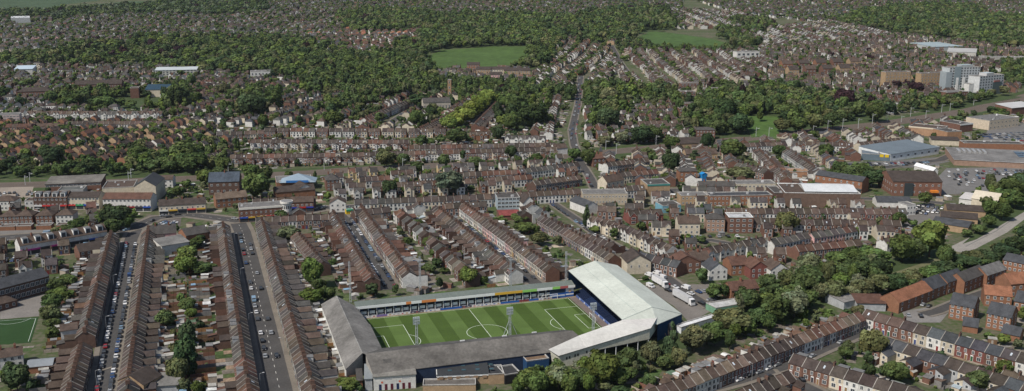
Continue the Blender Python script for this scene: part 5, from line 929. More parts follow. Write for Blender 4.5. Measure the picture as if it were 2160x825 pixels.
# main street shops
SH = dict(kind='shop_house', noun='shop house', garden=8, wing=.8, fl=5)
trow('E', (80, 445), (930, 412), 'main street parade of white upper floors', w_=5.2, walls={'white': 5, 'cream': 2, 'grey': .6}, roofs=RA, endname='side street', **SH)
trow('E', (930, 410), (1480, 378), 'main street parade towards the bridge', w_=5.2, walls={'white': 3, 'cream': 2, 'brick': 2}, roofs=RA, endname='office end', **SH)
trow('E', (80, 510), (300, 490), 'dark roofed corner shops by the kiosk', w_=5.4, walls=DARK, roofs={'dark_brown': 1}, endname='kiosk', **SH)
trow('E', (640, 470), (900, 455), 'brown roofed shops beside the pale blue block', w_=5.4, walls=DARK, roofs={'brown': 1, 'dark_brown': 1}, endname='kiosk end', **SH)
trow('E', (1650, 370), (1880, 355), 'white shop terrace by the grey store', w_=5, walls={'white': 1}, roofs={'dark_brown': 2, 'brown': 1}, endname='villa end', **SH)
trow('E', (1100, 255), (1470, 212), 'shops climbing to the railway bridge', w_=5, walls={'white': 3, 'red': 1, 'grey': 1}, roofs={'dark_brown': 1, 'grey': 1}, endname='car lot', **SH)
trow('D', (1570, 440), (1960, 425), 'shops behind the brick banded corner', w_=5, walls=DARK, roofs={'dark_brown': 1, 'brown': 1}, endname='gabled row', **SH)
trow('D', (1590, 555), (2140, 530), 'brown roofs behind the corner arcade', w_=5, walls=DARK, roofs=RA, endname='arcade', **SH)
# south of the railway
K2 = dict(garden=9, wing=.9, fl=5, w_=4.6)
trow('E', (110, 305), (300, 295), 'white terrace by the railway tree', walls=LT, roofs=RA, endname='pub', **K2); trow('E', (330, 340), (600, 325), 'terrace before the great round tree', walls=DARK, roofs=RA, endname='store', **K2); trow('E', (490, 285), (1090, 260), 'railway terrace with white ends', walls=LT, roofs=RA, endname='west end', **K2); trow('E', (760, 318), (1180, 290), 'terrace behind the great round tree', walls={'cream': 3, 'brick': 3, 'white': 2}, roofs={'brown': 3, 'red_brown': 2}, endname='tree', **K2)
trow('E', (1190, 330), (1480, 290), 'low rear range beside the bridge road', walls=DARK, roofs=RA, endname='car lot', **K2); trow('E', (1640, 215), (1900, 185), 'brick terrace under the railway embankment', walls=DARK, roofs=RA, endname='turret', **K2); trow('E', (1690, 280), (1960, 255), 'mixed terrace below the embankment terrace', walls={'brick': 3, 'cream': 2, 'white': 1}, roofs=RA, endname='villa', **K2)
# beyond the railway
K3 = dict(garden=10, wing=.9, fl=5, w_=4.6)
a = gp(486, 335, 8); trow('E', (1335, 118), (0, 155), 'long terrace backing on the railway', walls=LT, backs={'white': 4, 'brick': 4, 'cream': 2}, roofs=RA, endname='bridge end', **K3); trow('E', (0, 155), (-690, 165), 'further half of the long railway terrace', walls=LT, backs={'brick': 4, 'white': 3}, roofs=RA, endname='join', **K3)
trow('E', (420, 75), (-560, 70), 'second terrace beyond the railway', walls=LT, backs={'white': 4, 'brick': 3, 'cream': 2}, roofs=RA, endname='orange gables', **K3); trow('E', (420, 108), (1330, 92), 'upper terrace towards the bridge', walls=LT, roofs=RA, endname='orange gables', **K3)
K4 = dict(garden=12, wing=0, w_=6.2, semi=.86, kind='semi_detached_house', noun='semi-detached house')
trow('E', (-480, 0), (780, 5), 'white fronted pairs before the orange gables', walls={'white': 3, 'brick': 3, 'cream': 2}, roofs=RA, endname='west end', **K4); trow('D', (1340, 25), (1640, 15), 'brick pairs beside the long terraces', walls={'cream': 2, 'brick': 2}, roofs=RA, endname='west end', **K4)
trow('E', (800, 25), (920, 22), 'orange gabled houses by the cedar', walls={'orange_brick': 1}, roofs={'brown': 1, 'red_brown': 1}, endname='cedar', garden=8, wing=.4, w_=6, gablet=1); trow('E', (1020, 45), (1270, 50), 'white gabled villas near the bridge road', walls={'white': 1}, roofs=RA, endname='cedar', garden=8, wing=.4, w_=6, gablet=1)
trow('D', (1180, 190), (1420, 130), 'dark terrace by the railway trees', walls=DARK, roofs={'dark_brown': 1, 'slate': .4}, endname='trees', w_=5, garden=7)
trow('A', (170, 690), (1010, 692), 'upper white terrace below the school field', walls={'white': 5, 'grey': 1.5}, roofs={'brown': 3, 'grey': 2}, endname='left end', gablet=.7, w_=5.2, garden=9); trow('A', (420, 752), (1040, 752), 'lower white terrace below the school field', walls={'white': 4, 'cream': 1}, roofs={'brown': 4, 'dark_brown': 2}, endname='left end', w_=5.2, garden=9); trow('A', (40, 770), (400, 765), 'plain brick terrace beside the pink offices', walls={'brick': 1, 'orange_brick': 1}, roofs={'brown': 3, 'red_brown': 2}, endname='offices', w_=5.6, garden=8, verge=False)
trow('A', (1650, 705), (2130, 560), 'stepped diagonal terrace with white gables', walls={'white': 3, 'brick': 3}, roofs=RA, gablet=.8, endname='low end', w_=6, garden=9); trow('B', (140, 735), (400, 625), 'diagonal terrace beside the pale street', walls={'white': 3, 'cream': 2, 'brick': 2}, roofs=RA, endname='top', w_=6, garden=9) 
trow('B', (700, 690), (480, 800), 'brown terraces beside the bright avenue', walls=DARK, roofs=RA, endname='top', w_=5, garden=9); trow('B', (960, 640), (830, 770), 'grey roofs beyond the bright avenue', walls=DARK, roofs={'grey': 1, 'dark_brown': 1}, endname='top', w_=5, garden=9)
# red fronted street in the right middle
trow('F', (470, 125), (660, 300), 'red fronted street dropping from the railway', walls={'red': 2, 'white': 3, 'brick': 2}, roofs={'brown': 2, 'dark_brown': 3, 'red_brown': 1}, endname='top', gablet=.5, w_=5, garden=10) if 0 else trow('F', (465, 125), (650, 305), 'red fronted street dropping from the railway', walls={'red': 2, 'white': 3, 'brick': 2}, roofs={'brown': 2, 'dark_brown': 3, 'red_brown': 1}, endname='low end', gablet=.5, w_=5, garden=10)
trow('F', (620, 110), (830, 250), 'grey roofed street beside the supermarket trees', walls={'white': 3, 'grey': 2}, roofs={'grey': 2, 'dark_brown': 2}, endname='top', w_=5, garden=10); trow('F', (380, 95), (640, 85), 'white fronted terrace under the railway masts', walls={'white': 3, 'pink': 1}, roofs={'brown': 1, 'dark_brown': 1}, endname='park end', w_=5, garden=8); trow('F', (680, 80), (1060, 95), 'broken white terrace beside the railway', walls={'white': 3, 'brick': 1}, roofs={'brown': 1, 'dark_brown': 1, 'grey': 1}, endname='park end', w_=5.4, gablet=.3, garden=8)
trow('F', (1090, 90), (1400, 55), 'pale terrace behind the supermarket', walls={'white': 3, 'cream': 2}, roofs={'brown': 1, 'dark_brown': 1}, endname='low end', w_=5.4, gablet=.3, garden=8); trow('F', (345, 215), (530, 260), 'white gabled houses among the round trees', walls={'white': 3, 'brick': 1}, roofs={'grey': 1, 'dark_brown': 1}, endname='hall', w_=5.6, garden=6)
# hedges and mass planting zones (photograph survey polygons)
WOOD = [  # polygon, spacing, crown radius range, height range, palette
    ([(895, 62), (940, 38), (1060, 33), (1200, 42), (1280, 28), (1345, 18), (1400, 20), (1425, 60), (1345, 72), (1330, 88), (1250, 92), (1205, 78), (1165, 100), (1160, 135), (1122, 150), (1090, 143), (1115, 130), (1118, 98), (1060, 97), (935, 104), (900, 112), (880, 92)], 10, (5.5, 8.5), (13, 19), 'wood'),
    ([(740, 120), (820, 118), (860, 85), (900, 95), (905, 112), (896, 136), (920, 148), (900, 172), (840, 180), (790, 172), (730, 160)], 10, (5.5, 8.5), (12, 18), 'wood'),
    ([(30, 116), (150, 115), (172, 98), (258, 100), (300, 82), (480, 85), (600, 86), (670, 100), (720, 124), (740, 165), (640, 175), (560, 160), (430, 152), (320, 138), (230, 140), (30, 138)], 10.5, (5.5, 9), (11, 18), 'wood'),
    ([(130, 22), (300, 12), (420, -6), (560, -8), (570, 24), (480, 34), (330, 28), (240, 30)], 11, (5, 8), (11, 15), 'far'),
    ([(720, 30), (800, 22), (900, 30), (930, 38), (900, 62), (820, 70), (740, 66)], 10.5, (5.5, 8), (12, 17), 'wood'),
    ([(-40, 26), (130, 24), (240, 32), (200, 38), (-40, 40)], 11, (5, 8), (11, 15), 'far'),
    ([(1750, 48), (1870, 20), (1960, 14), (2060, 18), (2065, 34), (2200, 46), (2200, 104), (2100, 100), (2020, 85), (1900, 68), (1830, 60)], 10, (5.5, 8), (12, 17), 'wood'),
    ([(1515, 66), (1545, 62), (1600, 98), (1590, 106), (1545, 102)], 8, (4.5, 6.5), (12, 16), 'wood'), ([(1300, 98), (1340, 84), (1380, 100), (1480, 107), (1540, 104), (1535, 112), (1400, 110), (1310, 108)], 8, (3.5, 5), (8, 12), 'wood'), ([(1540, 40), (1620, 46), (1622, 74), (1570, 66)], 9, (4.5, 6), (12, 15), 'wood'),
    ([(1030, 200), (1080, 198), (1150, 230), (1155, 268), (1080, 272), (1050, 262)], 8, (4.5, 6.5), (12, 17), 'park'),
    ([(720, 168), (900, 168), (1000, 178), (1010, 195), (960, 205), (940, 192), (880, 205), (800, 205), (765, 232), (700, 250), (690, 240), (720, 205)], 8.5, (4.5, 6.5), (12, 17), 'park'), ([(950, 190), (1010, 178), (1120, 190), (1220, 195), (1215, 212), (1120, 208), (1000, 196), (960, 220)], 8.5, (4.5, 6), (11, 16), 'park'),
    ([(1240, 185), (1330, 190), (1440, 200), (1440, 222), (1330, 215), (1300, 262), (1250, 268)], 8.5, (5, 6.5), (12, 17), 'park'), ([(1430, 250), (1500, 196), (1640, 188), (1700, 200), (1720, 210), (1800, 216), (1860, 222), (1855, 258), (1760, 262), (1650, 275), (1640, 246), (1572, 244), (1582, 290), (1500, 286), (1440, 278)], 8.8, (5, 7), (13, 18), 'park'),
    ([(1920, 210), (2060, 212), (2100, 200), (2160, 205), (2040, 226), (1960, 238), (1910, 232)], 8, (4, 6), (9, 13), 'park'), ([(2110, 140), (2170, 130), (2170, 185), (2120, 185)], 9, (4.5, 6), (11, 15), 'park'), ([(2050, 244), (2160, 216), (2160, 232), (2010, 262), (1980, 258)], 8, (4, 6), (8, 12), 'park'),
    ([(100, 208), (190, 192), (340, 205), (345, 225), (240, 228), (100, 226)], 8, (5, 6.5), (12, 15), 'park'), ([(345, 190), (395, 185), (405, 232), (350, 238)], 8, (5, 6.5), (13, 18), 'park'), ([(490, 205), (560, 195), (590, 225), (560, 250), (500, 250)], 8, (5, 6.5), (12, 16), 'park'), ([(640, 175), (720, 170), (715, 205), (650, 200)], 8, (5, 6.5), (12, 16), 'park'),
    ([(280, 330), (400, 330), (480, 318), (480, 345), (420, 362), (280, 362)], 7, (4, 5.5), (9, 13), 'park'), ([(-20, 350), (180, 352), (360, 350), (360, 372), (-20, 378)], 7, (3, 4.5), (6, 10), 'park'),
]
BELT = [  # busway trees, near
    ([(1090, 845), (1180, 790), (1262, 765), (1290, 730), (1390, 715), (1470, 690), (1560, 655), (1620, 640), (1700, 650), (1690, 668), (1600, 690), (1500, 720), (1420, 742), (1360, 760), (1300, 800), (1200, 845)], 7.5, (3.2, 4.8), (7, 11), 'belt'),
    ([(1560, 650), (1650, 620), (1660, 600), (1720, 590), (1780, 580), (1870, 570), (1880, 548), (1970, 500), (1990, 540), (1870, 580), (1790, 610), (1760, 640), (1700, 650), (1600, 662)], 7.5, (3.8, 5.4), (8, 13), 'belt'),
    ([(1790, 645), (1900, 606), (2000, 578), (2070, 552), (2160, 505), (2200, 490), (2200, 515), (2110, 555), (1990, 590), (1900, 628), (1850, 645)], 6.5, (2.8, 4), (5, 8), 'belt'), ([(2095, 400), (2130, 380), (2200, 372), (2200, 425), (2120, 470), (2060, 505), (2030, 515), (2070, 480)], 7.5, (4, 5.6), (9, 14), 'belt'),
]
# ================================================================== TREES
def TR(t, where, *L):
    for q in L: tree(t, *q[:4], *(q[4:] or ()), where=where)
b_, d_, y_, p_ = ('broad', 'dark'), ('broad', 'bright'), ('broad', 'olive'), ('conifer', 'dark')
TR('G', 'in the gardens between the two long streets', (1165, 40, 150, 140, *d_), (1270, 60, 160, 80), (1030, 380, 120, 120), (1165, 290, 110, 90), (1170, 470, 130, 180, 'poplar', 'dark'), (1160, 600, 170, 260, 'poplar', 'dark'), (1110, 700, 140, 180, *y_), (1240, 800, 90, 70), (1190, 340, 80, 70, *d_), (1140, 790, 90, 90, *y_))
TR('G', 'behind the court side terrace', (110, 730, 180, 190, *b_), (420, 140, 120, 80), (350, 160, 120, 80), (380, 225, 170, 80, *d_), (330, 270, 120, 110), (320, 350, 130, 130, *y_), (330, 400, 110, 70))
TR('G', 'behind the cement-roofed stand', (1945, 90, 160, 190, *d_), (1940, 235, 150, 110, *d_), (2040, 215, 110, 90), (1980, 160, 100, 90)); TR('S', 'beside the white turnstile block', (210, 790, 150, 100, *d_))
TR('J', 'among the terraces at the lower corner', (1165, 530, 175, 190, *y_), (1320, 700, 170, 140), (1010, 585, 100, 80), (1830, 765, 160, 130), (1900, 740, 100, 150, *b_)); TR('J', 'beside the lorry yard', (120, 110, 90, 100), (190, 210, 100, 110), (250, 205, 70, 100))
TR('J', 'in the busway tree belt', (70, 500, 190, 170, *y_), (200, 470, 170, 150), (300, 390, 240, 160, *y_), (400, 250, 170, 150), (470, 370, 150, 120), (570, 320, 200, 180), (690, 285, 170, 180, 'broad', 'pale'), (560, 220, 180, 120), (770, 150, 190, 190), (760, 250, 140, 130), (860, 210, 130, 120, *y_), (940, 200, 150, 140, *y_), (930, 80, 170, 130), (1090, 60, 180, 150, *b_), (1220, 60, 140, 130, *b_), (1110, 180, 150, 130, *y_), (1210, 165, 150, 130, *y_), (1310, 150, 150, 130, *b_), (1420, 120, 130, 110, *y_), (1530, 100, 140, 110), (1630, 70, 180, 110, *b_), (1760, 20, 170, 70, *b_), (1880, 10, 150, 60))
TR('T', 'before the cream corner stand', (120, 755, 190, 140, *d_), (290, 740, 190, 150, *d_), (420, 750, 170, 130), (560, 680, 220, 240, *d_), (720, 640, 160, 170), (660, 740, 160, 100), (860, 590, 130, 160, *y_), (985, 500, 150, 270, *p_), (950, 640, 120, 100), (1120, 500, 140, 150, *y_), (1210, 480, 130, 120), (1030, 620, 120, 130, *y_))
TR('F', 'at the busway bend', (1530, 690, 230, 230, *d_), (1360, 745, 190, 180, *d_), (1440, 760, 160, 150), (1180, 790, 200, 110, *d_), (1060, 790, 150, 100), (960, 810, 150, 80), (1900, 800, 150, 90, *b_), (2000, 770, 160, 100, *b_), (2080, 720, 150, 110, *b_), (1810, 800, 160, 80, *y_), (2125, 660, 120, 110, *b_))
TR('F', 'beside the large car park', (2040, 370, 180, 150), (2110, 360, 160, 160, *b_), (2000, 430, 150, 110), (1980, 520, 130, 110), (2060, 450, 140, 110), (1900, 580, 90, 80), (1840, 630, 90, 60), (1770, 655, 70, 50)); TR('F', 'beside the brick mill', (1500, 440, 80, 90, *d_), (1180, 310, 130, 120, *b_), (1100, 270, 130, 120), (1030, 290, 130, 120), (970, 250, 100, 90), (1215, 265, 90, 60, *y_), (1070, 330, 130, 90), (930, 290, 100, 70))
TR('F', 'among the gabled terraces', (640, 590, 150, 140, *y_), (800, 595, 90, 80), (1345, 570, 100, 90), (205, 520, 110, 60, *y_), (360, 290, 170, 100, *y_), (885, 150, 90, 110), (310, 140, 160, 130), (300, 110, 110, 90), (600, 140, 90, 80), (1080, 650, 70, 70), (375, 390, 40, 45), (570, 455, 60, 60), (945, 530, 70, 50), (540, 640, 60, 50), (1430, 590, 70, 50), (150, 90, 90, 120, *b_), (330, 490, 80, 40), (20, 680, 90, 50, *d_), (110, 690, 90, 50))
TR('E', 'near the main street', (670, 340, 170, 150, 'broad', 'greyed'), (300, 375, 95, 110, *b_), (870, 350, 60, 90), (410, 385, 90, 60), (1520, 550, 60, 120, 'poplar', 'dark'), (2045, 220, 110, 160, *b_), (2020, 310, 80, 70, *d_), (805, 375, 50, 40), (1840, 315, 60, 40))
TR('E', 'in the gardens behind the oblique street', (475, 600, 80, 70), (415, 700, 60, 60), (505, 680, 80, 60, *d_), (540, 715, 80, 80), (565, 775, 50, 60), (1110, 560, 120, 60), (1140, 620, 130, 70, *d_), (1230, 690, 110, 80, *y_), (1270, 765, 50, 70, *d_), (990, 570, 80, 50, *d_), (1690, 660, 55, 80), (1580, 630, 70, 50, *d_), (460, 655, 60, 60), (610, 795, 60, 40)); TR('S', 'behind the executive boxes', (970, 110, 130, 120, *d_), (720, 65, 90, 60), (770, 25, 80, 60, *b_), (820, 75, 70, 40), (900, 90, 60, 50, *d_))
TR('E', 'along the railway', (280, 190, 130, 110, *y_), (385, 200, 80, 90), (470, 245, 90, 80), (640, 210, 80, 100), (830, 220, 90, 90), (900, 230, 100, 60), (1095, 210, 60, 90), (1215, 195, 80, 80), (1055, 150, 70, 90, *b_), (755, 170, 50, 80, *b_), (720, 50, 140, 100), (970, 30, 90, 110, *b_), (500, 80, 80, 70), (620, 70, 80, 60), (560, 85, 80, 50), (1450, 165, 90, 80), (1530, 180, 100, 110), (1530, 110, 70, 60), (1640, 80, 100, 70, 'broad', 'pale'), (1740, 60, 100, 80, 'broad', 'pale'), (1860, 40, 150, 120, *b_), (1940, 40, 120, 100), (2050, 95, 110, 110), (1330, 185, 60, 60), (310, 280, 80, 70), (650, 260, 90, 60), (200, 280, 70, 40), (1900, 150, 100, 60, *y_), (1160, 215, 60, 50))
TR('D', 'by the roundabout', (730, 545, 190, 160, *b_), (700, 620, 140, 110), (790, 580, 90, 100), (640, 560, 110, 90), (480, 600, 100, 70), (560, 575, 70, 70), (420, 625, 110, 50), (350, 635, 70, 40, *y_)); TR('D', 'behind the wide street terrace', (1800, 660, 140, 110, *y_), (1170, 780, 130, 100, *d_), (1220, 720, 100, 80), (1100, 400, 120, 70), (1060, 395, 50, 60), (970, 605, 40, 40))
TR('D', 'along the railway verge', (1150, 150, 190, 130), (1200, 215, 190, 130), (1120, 220, 120, 100), (330, 180, 130, 140, *b_), (290, 150, 90, 90), (220, 40, 70, 50), (1115, 45, 30, 80, 'conifer', 'olive'), (370, 260, 100, 80), (545, 250, 110, 110, *b_), (500, 270, 80, 70), (860, 150, 130, 90), (740, 255, 80, 80), (960, 240, 120, 80), (1060, 240, 110, 80), (1280, 310, 110, 110, *d_), (1390, 230, 100, 100), (1360, 285, 90, 90), (1560, 270, 110, 100), (1600, 360, 170, 170), (1650, 290, 90, 100), (40, 240, 90, 90, *b_), (130, 270, 90, 70), (1800, 290, 70, 50), (1160, 345, 80, 60), (700, 40, 70, 50), (960, 25, 90, 60), (680, 50, 60, 40), (1240, 60, 80, 70), (1300, 130, 40, 60, *b_))
TR('C', 'by the tan apartments', (1000, 618, 120, 140, 'broad', 'copper'), (450, 520, 80, 75, 'broad', 'copper'), (1318, 530, 80, 60, 'broad', 'copper'), (1385, 518, 55, 50, 'broad', 'copper'), (1450, 552, 95, 85, 'broad', 'copper'), (850, 620, 60, 70, 'broad', 'copper'), (900, 655, 60, 50, 'broad', 'copper'), (370, 490, 40, 40, 'broad', 'copper')); TR('C', 'around the park lawn', (240, 690, 180, 160, *b_), (340, 770, 140, 130, *b_), (210, 790, 120, 100), (620, 780, 110, 90, *y_), (720, 770, 120, 110), (480, 720, 60, 70), (820, 760, 120, 110, *y_), (930, 750, 130, 110), (700, 660, 40, 100, 'conifer', 'bright'), (1190, 700, 130, 120), (770, 660, 90, 90, *y_), (630, 690, 130, 90), (560, 640, 110, 90), (450, 640, 130, 110), (340, 610, 110, 100))
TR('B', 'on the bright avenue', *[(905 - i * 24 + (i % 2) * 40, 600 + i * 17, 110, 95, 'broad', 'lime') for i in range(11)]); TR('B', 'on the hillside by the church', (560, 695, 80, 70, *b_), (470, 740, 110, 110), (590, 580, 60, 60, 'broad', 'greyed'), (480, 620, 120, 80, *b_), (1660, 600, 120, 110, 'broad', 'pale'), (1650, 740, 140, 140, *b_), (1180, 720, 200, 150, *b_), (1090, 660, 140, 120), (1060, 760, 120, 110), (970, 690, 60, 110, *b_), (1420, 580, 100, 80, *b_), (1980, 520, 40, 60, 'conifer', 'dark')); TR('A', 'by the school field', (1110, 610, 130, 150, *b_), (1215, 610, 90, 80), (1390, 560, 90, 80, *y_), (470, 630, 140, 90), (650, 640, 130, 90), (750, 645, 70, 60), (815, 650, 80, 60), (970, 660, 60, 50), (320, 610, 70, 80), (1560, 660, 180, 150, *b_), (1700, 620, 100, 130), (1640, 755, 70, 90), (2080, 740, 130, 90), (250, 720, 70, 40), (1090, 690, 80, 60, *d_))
TR('A', 'in the left hand suburb', (385, 212, 50, 40, 'broad', 'copper'), (445, 312, 60, 45, 'broad', 'copper'), (325, 325, 60, 50, 'broad', 'copper'), (600, 240, 60, 40, 'broad', 'copper'), (1830, 240, 60, 40, 'broad', 'copper'), (1120, 310, 90, 60, 'broad', 'copper'), (25, 580, 90, 90), (180, 520, 120, 60), (130, 640, 80, 70, *b_))
PAL_ = dict(wood=['green', 'green', 'dark', 'olive', 'bright'], far=['green', 'dark', 'greyed'], park=['green', 'dark', 'bright', 'olive', 'green'], belt=['green', 'olive', 'bright', 'bright', 'green', 'pale'])  # greyed leaves in the far list: slight haze painted into their colour
for (poly, sp, rr_, hh_, pal) in WOOD + BELT:
    W = [gp(*p) for p in poly]; xs = [p[0] for p in W]; ys = [p[1] for p in W]
    x = min(xs)
    while x < max(xs):
        y = min(ys)
        while y < max(ys):
            q = (x + R.uniform(-.45, .45) * sp, y + R.uniform(-.45, .45) * sp)
            e = sp * 1.3; q2 = (q[0] + R.gauss(0, e), q[1] + R.gauss(0, e * 1.5))
            if inpoly(q2, W) and (pal in ('wood', 'far') or free_pt(*q)) and R.random() < .86 and not any(inpoly(proj(*q)[:2], z) for z in FPOLY):
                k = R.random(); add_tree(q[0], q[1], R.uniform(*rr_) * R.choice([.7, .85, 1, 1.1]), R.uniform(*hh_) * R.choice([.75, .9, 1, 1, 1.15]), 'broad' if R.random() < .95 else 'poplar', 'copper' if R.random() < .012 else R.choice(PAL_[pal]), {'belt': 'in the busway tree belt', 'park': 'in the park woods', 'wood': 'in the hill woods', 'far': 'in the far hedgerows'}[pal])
            y += sp
        x += sp
wf = MB()
for i, w_ in enumerate(WOOD + BELT): wf.face([(*gp(*p), .062 + .0004 * i) for p in w_[0]][::-1], (.050, .072, .028, 0))
struct('woodland_floor', wf, M_FIELD)
WPX = [w_[0] for w_ in WOOD + BELT] + FPOLY
# ================================================================== THE REST OF THE TOWN
def fill(poly, d0, d1, period, phrase, w_=(5, 6.5), kind='terraced_house', noun='terraced house', walls=LT, roofs=None, gap=0, trees_=.25, hip=False, gab=.2, shrub=.5, prob=.92, second=True, treer=(2.6, 4.6), treeh=(5, 10)):
    roofs = roofs or RA; W = [gp(*p) for p in poly]; a, b = gp(*d0), gp(*d1); L = hypot(b[0] - a[0], b[1] - a[1]); u = ((b[0] - a[0]) / L, (b[1] - a[1]) / L); n = (-u[1], u[0])
    us = [p[0] * u[0] + p[1] * u[1] for p in W]; ns = [p[0] * n[0] + p[1] * n[1] for p in W]; v = min(ns); si = 0
    while v < max(ns):
        for side in (-1, 1):
            si += 1; t = min(us) + R.uniform(0, 8); hi = 0; bend = R.uniform(0, 6.28); pr = pick(roofs); pw = pick(walls); pair = 0
            while t < max(us):
                ww = R.uniform(*w_) if not pair else ww
                wob = 3.0 * sin(t * .012 + bend); vv = v + side * 9.5 + wob; c = (u[0] * t + n[0] * vv, u[1] * t + n[1] * vv)
                pp = proj(*c)[:2]
                if inframe(*c, 4, 20) and inpoly(c, W) and not any(inpoly(pp, z) for z in WPX) and R.random() < prob and free_rect(c, u, ww / 2, 4):
                    mark_rect(c, u, ww / 2 - .8, 3.5); hi += 1
                    if R.random() < .5: pr = pick(roofs)
                    if R.random() < .6: pw = pick(walls)
                    where = f'{nth(hi)} in {nth(si)} row, {phrase}'; kk = {}
                    if hip: kk['hip0' if pair == 0 else 'hip1'] = True
                    if R.random() < gab: kk['gablet'] = 1 if pair else -1
                    if R.random() < .55: kk['chim'] = [ww / 2 if (gap and pair == 0) else -ww / 2]
                    if not gap: kk['wing'] = 1 if hi % 2 else -1; kk['wl'] = 4; kk['verge'] = True
                    rz = atan2(u[1], u[0]) + (pi if side < 0 else 0)
                    if side < 0 and hip: kk = {('hip1' if k == 'hip0' else 'hip0' if k == 'hip1' else k): x for k, x in kk.items()}
                    add_house(c[0], c[1], rz, ww, 8, R.uniform(5.2, 5.8), R.uniform(2.2, 2.8), pw, pr, kind, f'{pr.replace("_", "-")} roofed {pw.replace("_", "-")} {noun}, {where}', 'house', 'houses ' + phrase, door=1 if pair else -1, **kk)
                    sg = 1 if side > 0 else -1; nn = (n[0] * sg, n[1] * sg); plot(c[0], c[1], u, nn, ww, 4, 4 + (period - 27) * .5, .65 if c[1] > 900 else .3); plot(c[0], c[1], u, (-nn[0], -nn[1]), ww, 4, 7, .5 if c[1] > 900 else .12)
                    for _ in range(int(trees_ * 1.6 + R.random())):
                        dd = R.uniform(7, 4 + (period - 27) * .5 + 3); q = (c[0] + nn[0] * dd + u[0] * R.uniform(-3, 3), c[1] + nn[1] * dd + u[1] * R.uniform(-3, 3))
                        if free_pt(*q): add_tree(*q, R.uniform(*treer), R.uniform(*treeh), 'broad', R.choice(['green', 'green', 'dark', 'olive', 'bright']) if R.random() < .96 else 'copper', phrase)
                    if c[1] < 900: clutter(c[0], c[1], u, nn, ww, 8.5, 13, 'behind the house ' + where, .9, shrub_p=.4)
                    if R.random() < shrub: dd = R.uniform(6, 12); shrubs.append(dict(p=(c[0] + nn[0] * dd, c[1] + nn[1] * dd), r=R.uniform(.8, 2), h=R.uniform(1.2, 3.5), where='behind house ' + where))
                    pair = 1 - pair; t += ww + (gap if (gap and not pair) else 0)
                else:
                    if prob < .9 and inframe(*c, 4, 20) and inpoly(c, W) and not any(inpoly(pp, z) for z in WPX) and R.random() < trees_ and free_pt(*c): add_tree(c[0] + R.uniform(-2, 2), c[1] + R.uniform(-4, 4), R.uniform(*treer) * 1.1, R.uniform(*treeh) * 1.1, 'broad', R.choice(['green', 'green', 'dark', 'olive', 'bright']) if R.random() < .96 else 'copper', phrase)
                    t += ww; pair = 0
        # the street itself
        v += period
SEMI = dict(kind='semi_detached_house', noun='semi-detached house', hip=True, gap=3.0, gab=.25)
RA = {'brown': 3, 'dark_brown': 5, 'grey': 3.5, 'red_brown': .6, 'slate': 1}
fill([(-20, 262), (430, 260), (482, 300), (482, 348), (280, 350), (-20, 372)], (50, 320), (150, 296), 46, 'in the brick estate beyond the railway', walls={'brick': 3, 'orange_brick': 3, 'buff_brick': 2.5, 'cream': .8, 'white': .6}, roofs={'dark_brown': 4, 'brown': 3, 'red_brown': 1, 'grey': 1}, kind='estate_semi', noun='estate semi', gap=3, gab=.1, trees_=0.7, prob=0.85)
fill([(350, 180), (560, 160), (700, 175), (740, 240), (700, 268), (430, 268), (345, 255)], (480, 262), (700, 190), 44, 'on the slopes above the long terraces', walls={'white': 4, 'cream': 2, 'brick': 3}, trees_=0.55, prob=0.75, **SEMI)
fill([(700, 200), (1000, 190), (1030, 272), (700, 282)], (770, 262), (850, 215), 42, 'around the church', walls={'white': 2, 'cream': 2, 'brick': 3}, trees_=0.8, gab=.4, prob=0.8)
fill([(-20, 140), (330, 140), (560, 165), (500, 210), (340, 255), (-20, 262)], (100, 232), (400, 233), 44, 'around the brick school', walls={'white': 5, 'brick': 2, 'cream': 1}, trees_=0.5, prob=0.7, **SEMI)
fill([(-40, 38), (330, 30), (480, 36), (570, 24), (560, -8), (720, -8), (725, 42), (740, 110), (600, 90), (330, 100), (200, 112), (-40, 112)], (100, 90), (600, 80), 46, 'in the leafy white suburb', walls={'white': 6, 'cream': 2, 'pink': .5, 'brick': 1}, trees_=0.6, treer=(3, 5), treeh=(6, 10), w_=(6, 8), prob=0.6, **SEMI)
fill([(640, 58), (700, 60), (900, 62), (890, 115), (730, 122), (660, 98)], (700, 95), (880, 85), 44, 'in the clearing by the long wood', walls={'white': 6, 'brick': 1}, roofs={'brown': 2, 'red_brown': 2, 'orange': .6}, trees_=0.3, treer=(3, 5), treeh=(6, 10), w_=(6, 8), prob=0.92, **SEMI)
fill([(690, -10), (1440, -10), (1440, 40), (1340, 30), (1200, 45), (930, 40), (720, 45)], (800, 20), (1300, 16), 44, 'in the far white suburb', walls={'white': 5, 'cream': 2, 'brick': 1}, trees_=0.7, treer=(3, 5), treeh=(6, 10), w_=(6, 8), prob=0.55, **SEMI)
fill([(1150, 80), (1310, 80), (1340, 110), (1300, 165), (1240, 200), (1120, 195), (1130, 150)], (1180, 190), (1270, 100), 40, 'climbing the hill beside the meadow', walls={'buff_brick': 2, 'white': 3, 'orange_brick': 1, 'cream': 2}, trees_=0.55, gab=.4, prob=0.8)
fill([(1000, 150), (1160, 150), (1230, 200), (1100, 205), (960, 195), (880, 150)], (900, 178), (1200, 190), 40, 'below the big meadow', walls={'cream': 2, 'buff_brick': 2, 'white': 2}, trees_=0.6, gab=.3)
fill([(1225, 160), (1300, 110), (1560, 108), (1640, 135), (1500, 215), (1235, 205)], (1330, 150), (1290, 96), 36, 'beside the steep shopping road', walls={'white': 3, 'brick': 3, 'cream': 2}, roofs={'brown': 3, 'dark_brown': 3, 'grey': 2}, trees_=0.35)
fill([(1140, 205), (1212, 205), (1190, 300), (1110, 290)], (1219, 221), (1206, 275), 34, 'on the church side of the hill road', walls={'white': 3, 'brick': 3}, trees_=.3, gab=.3)
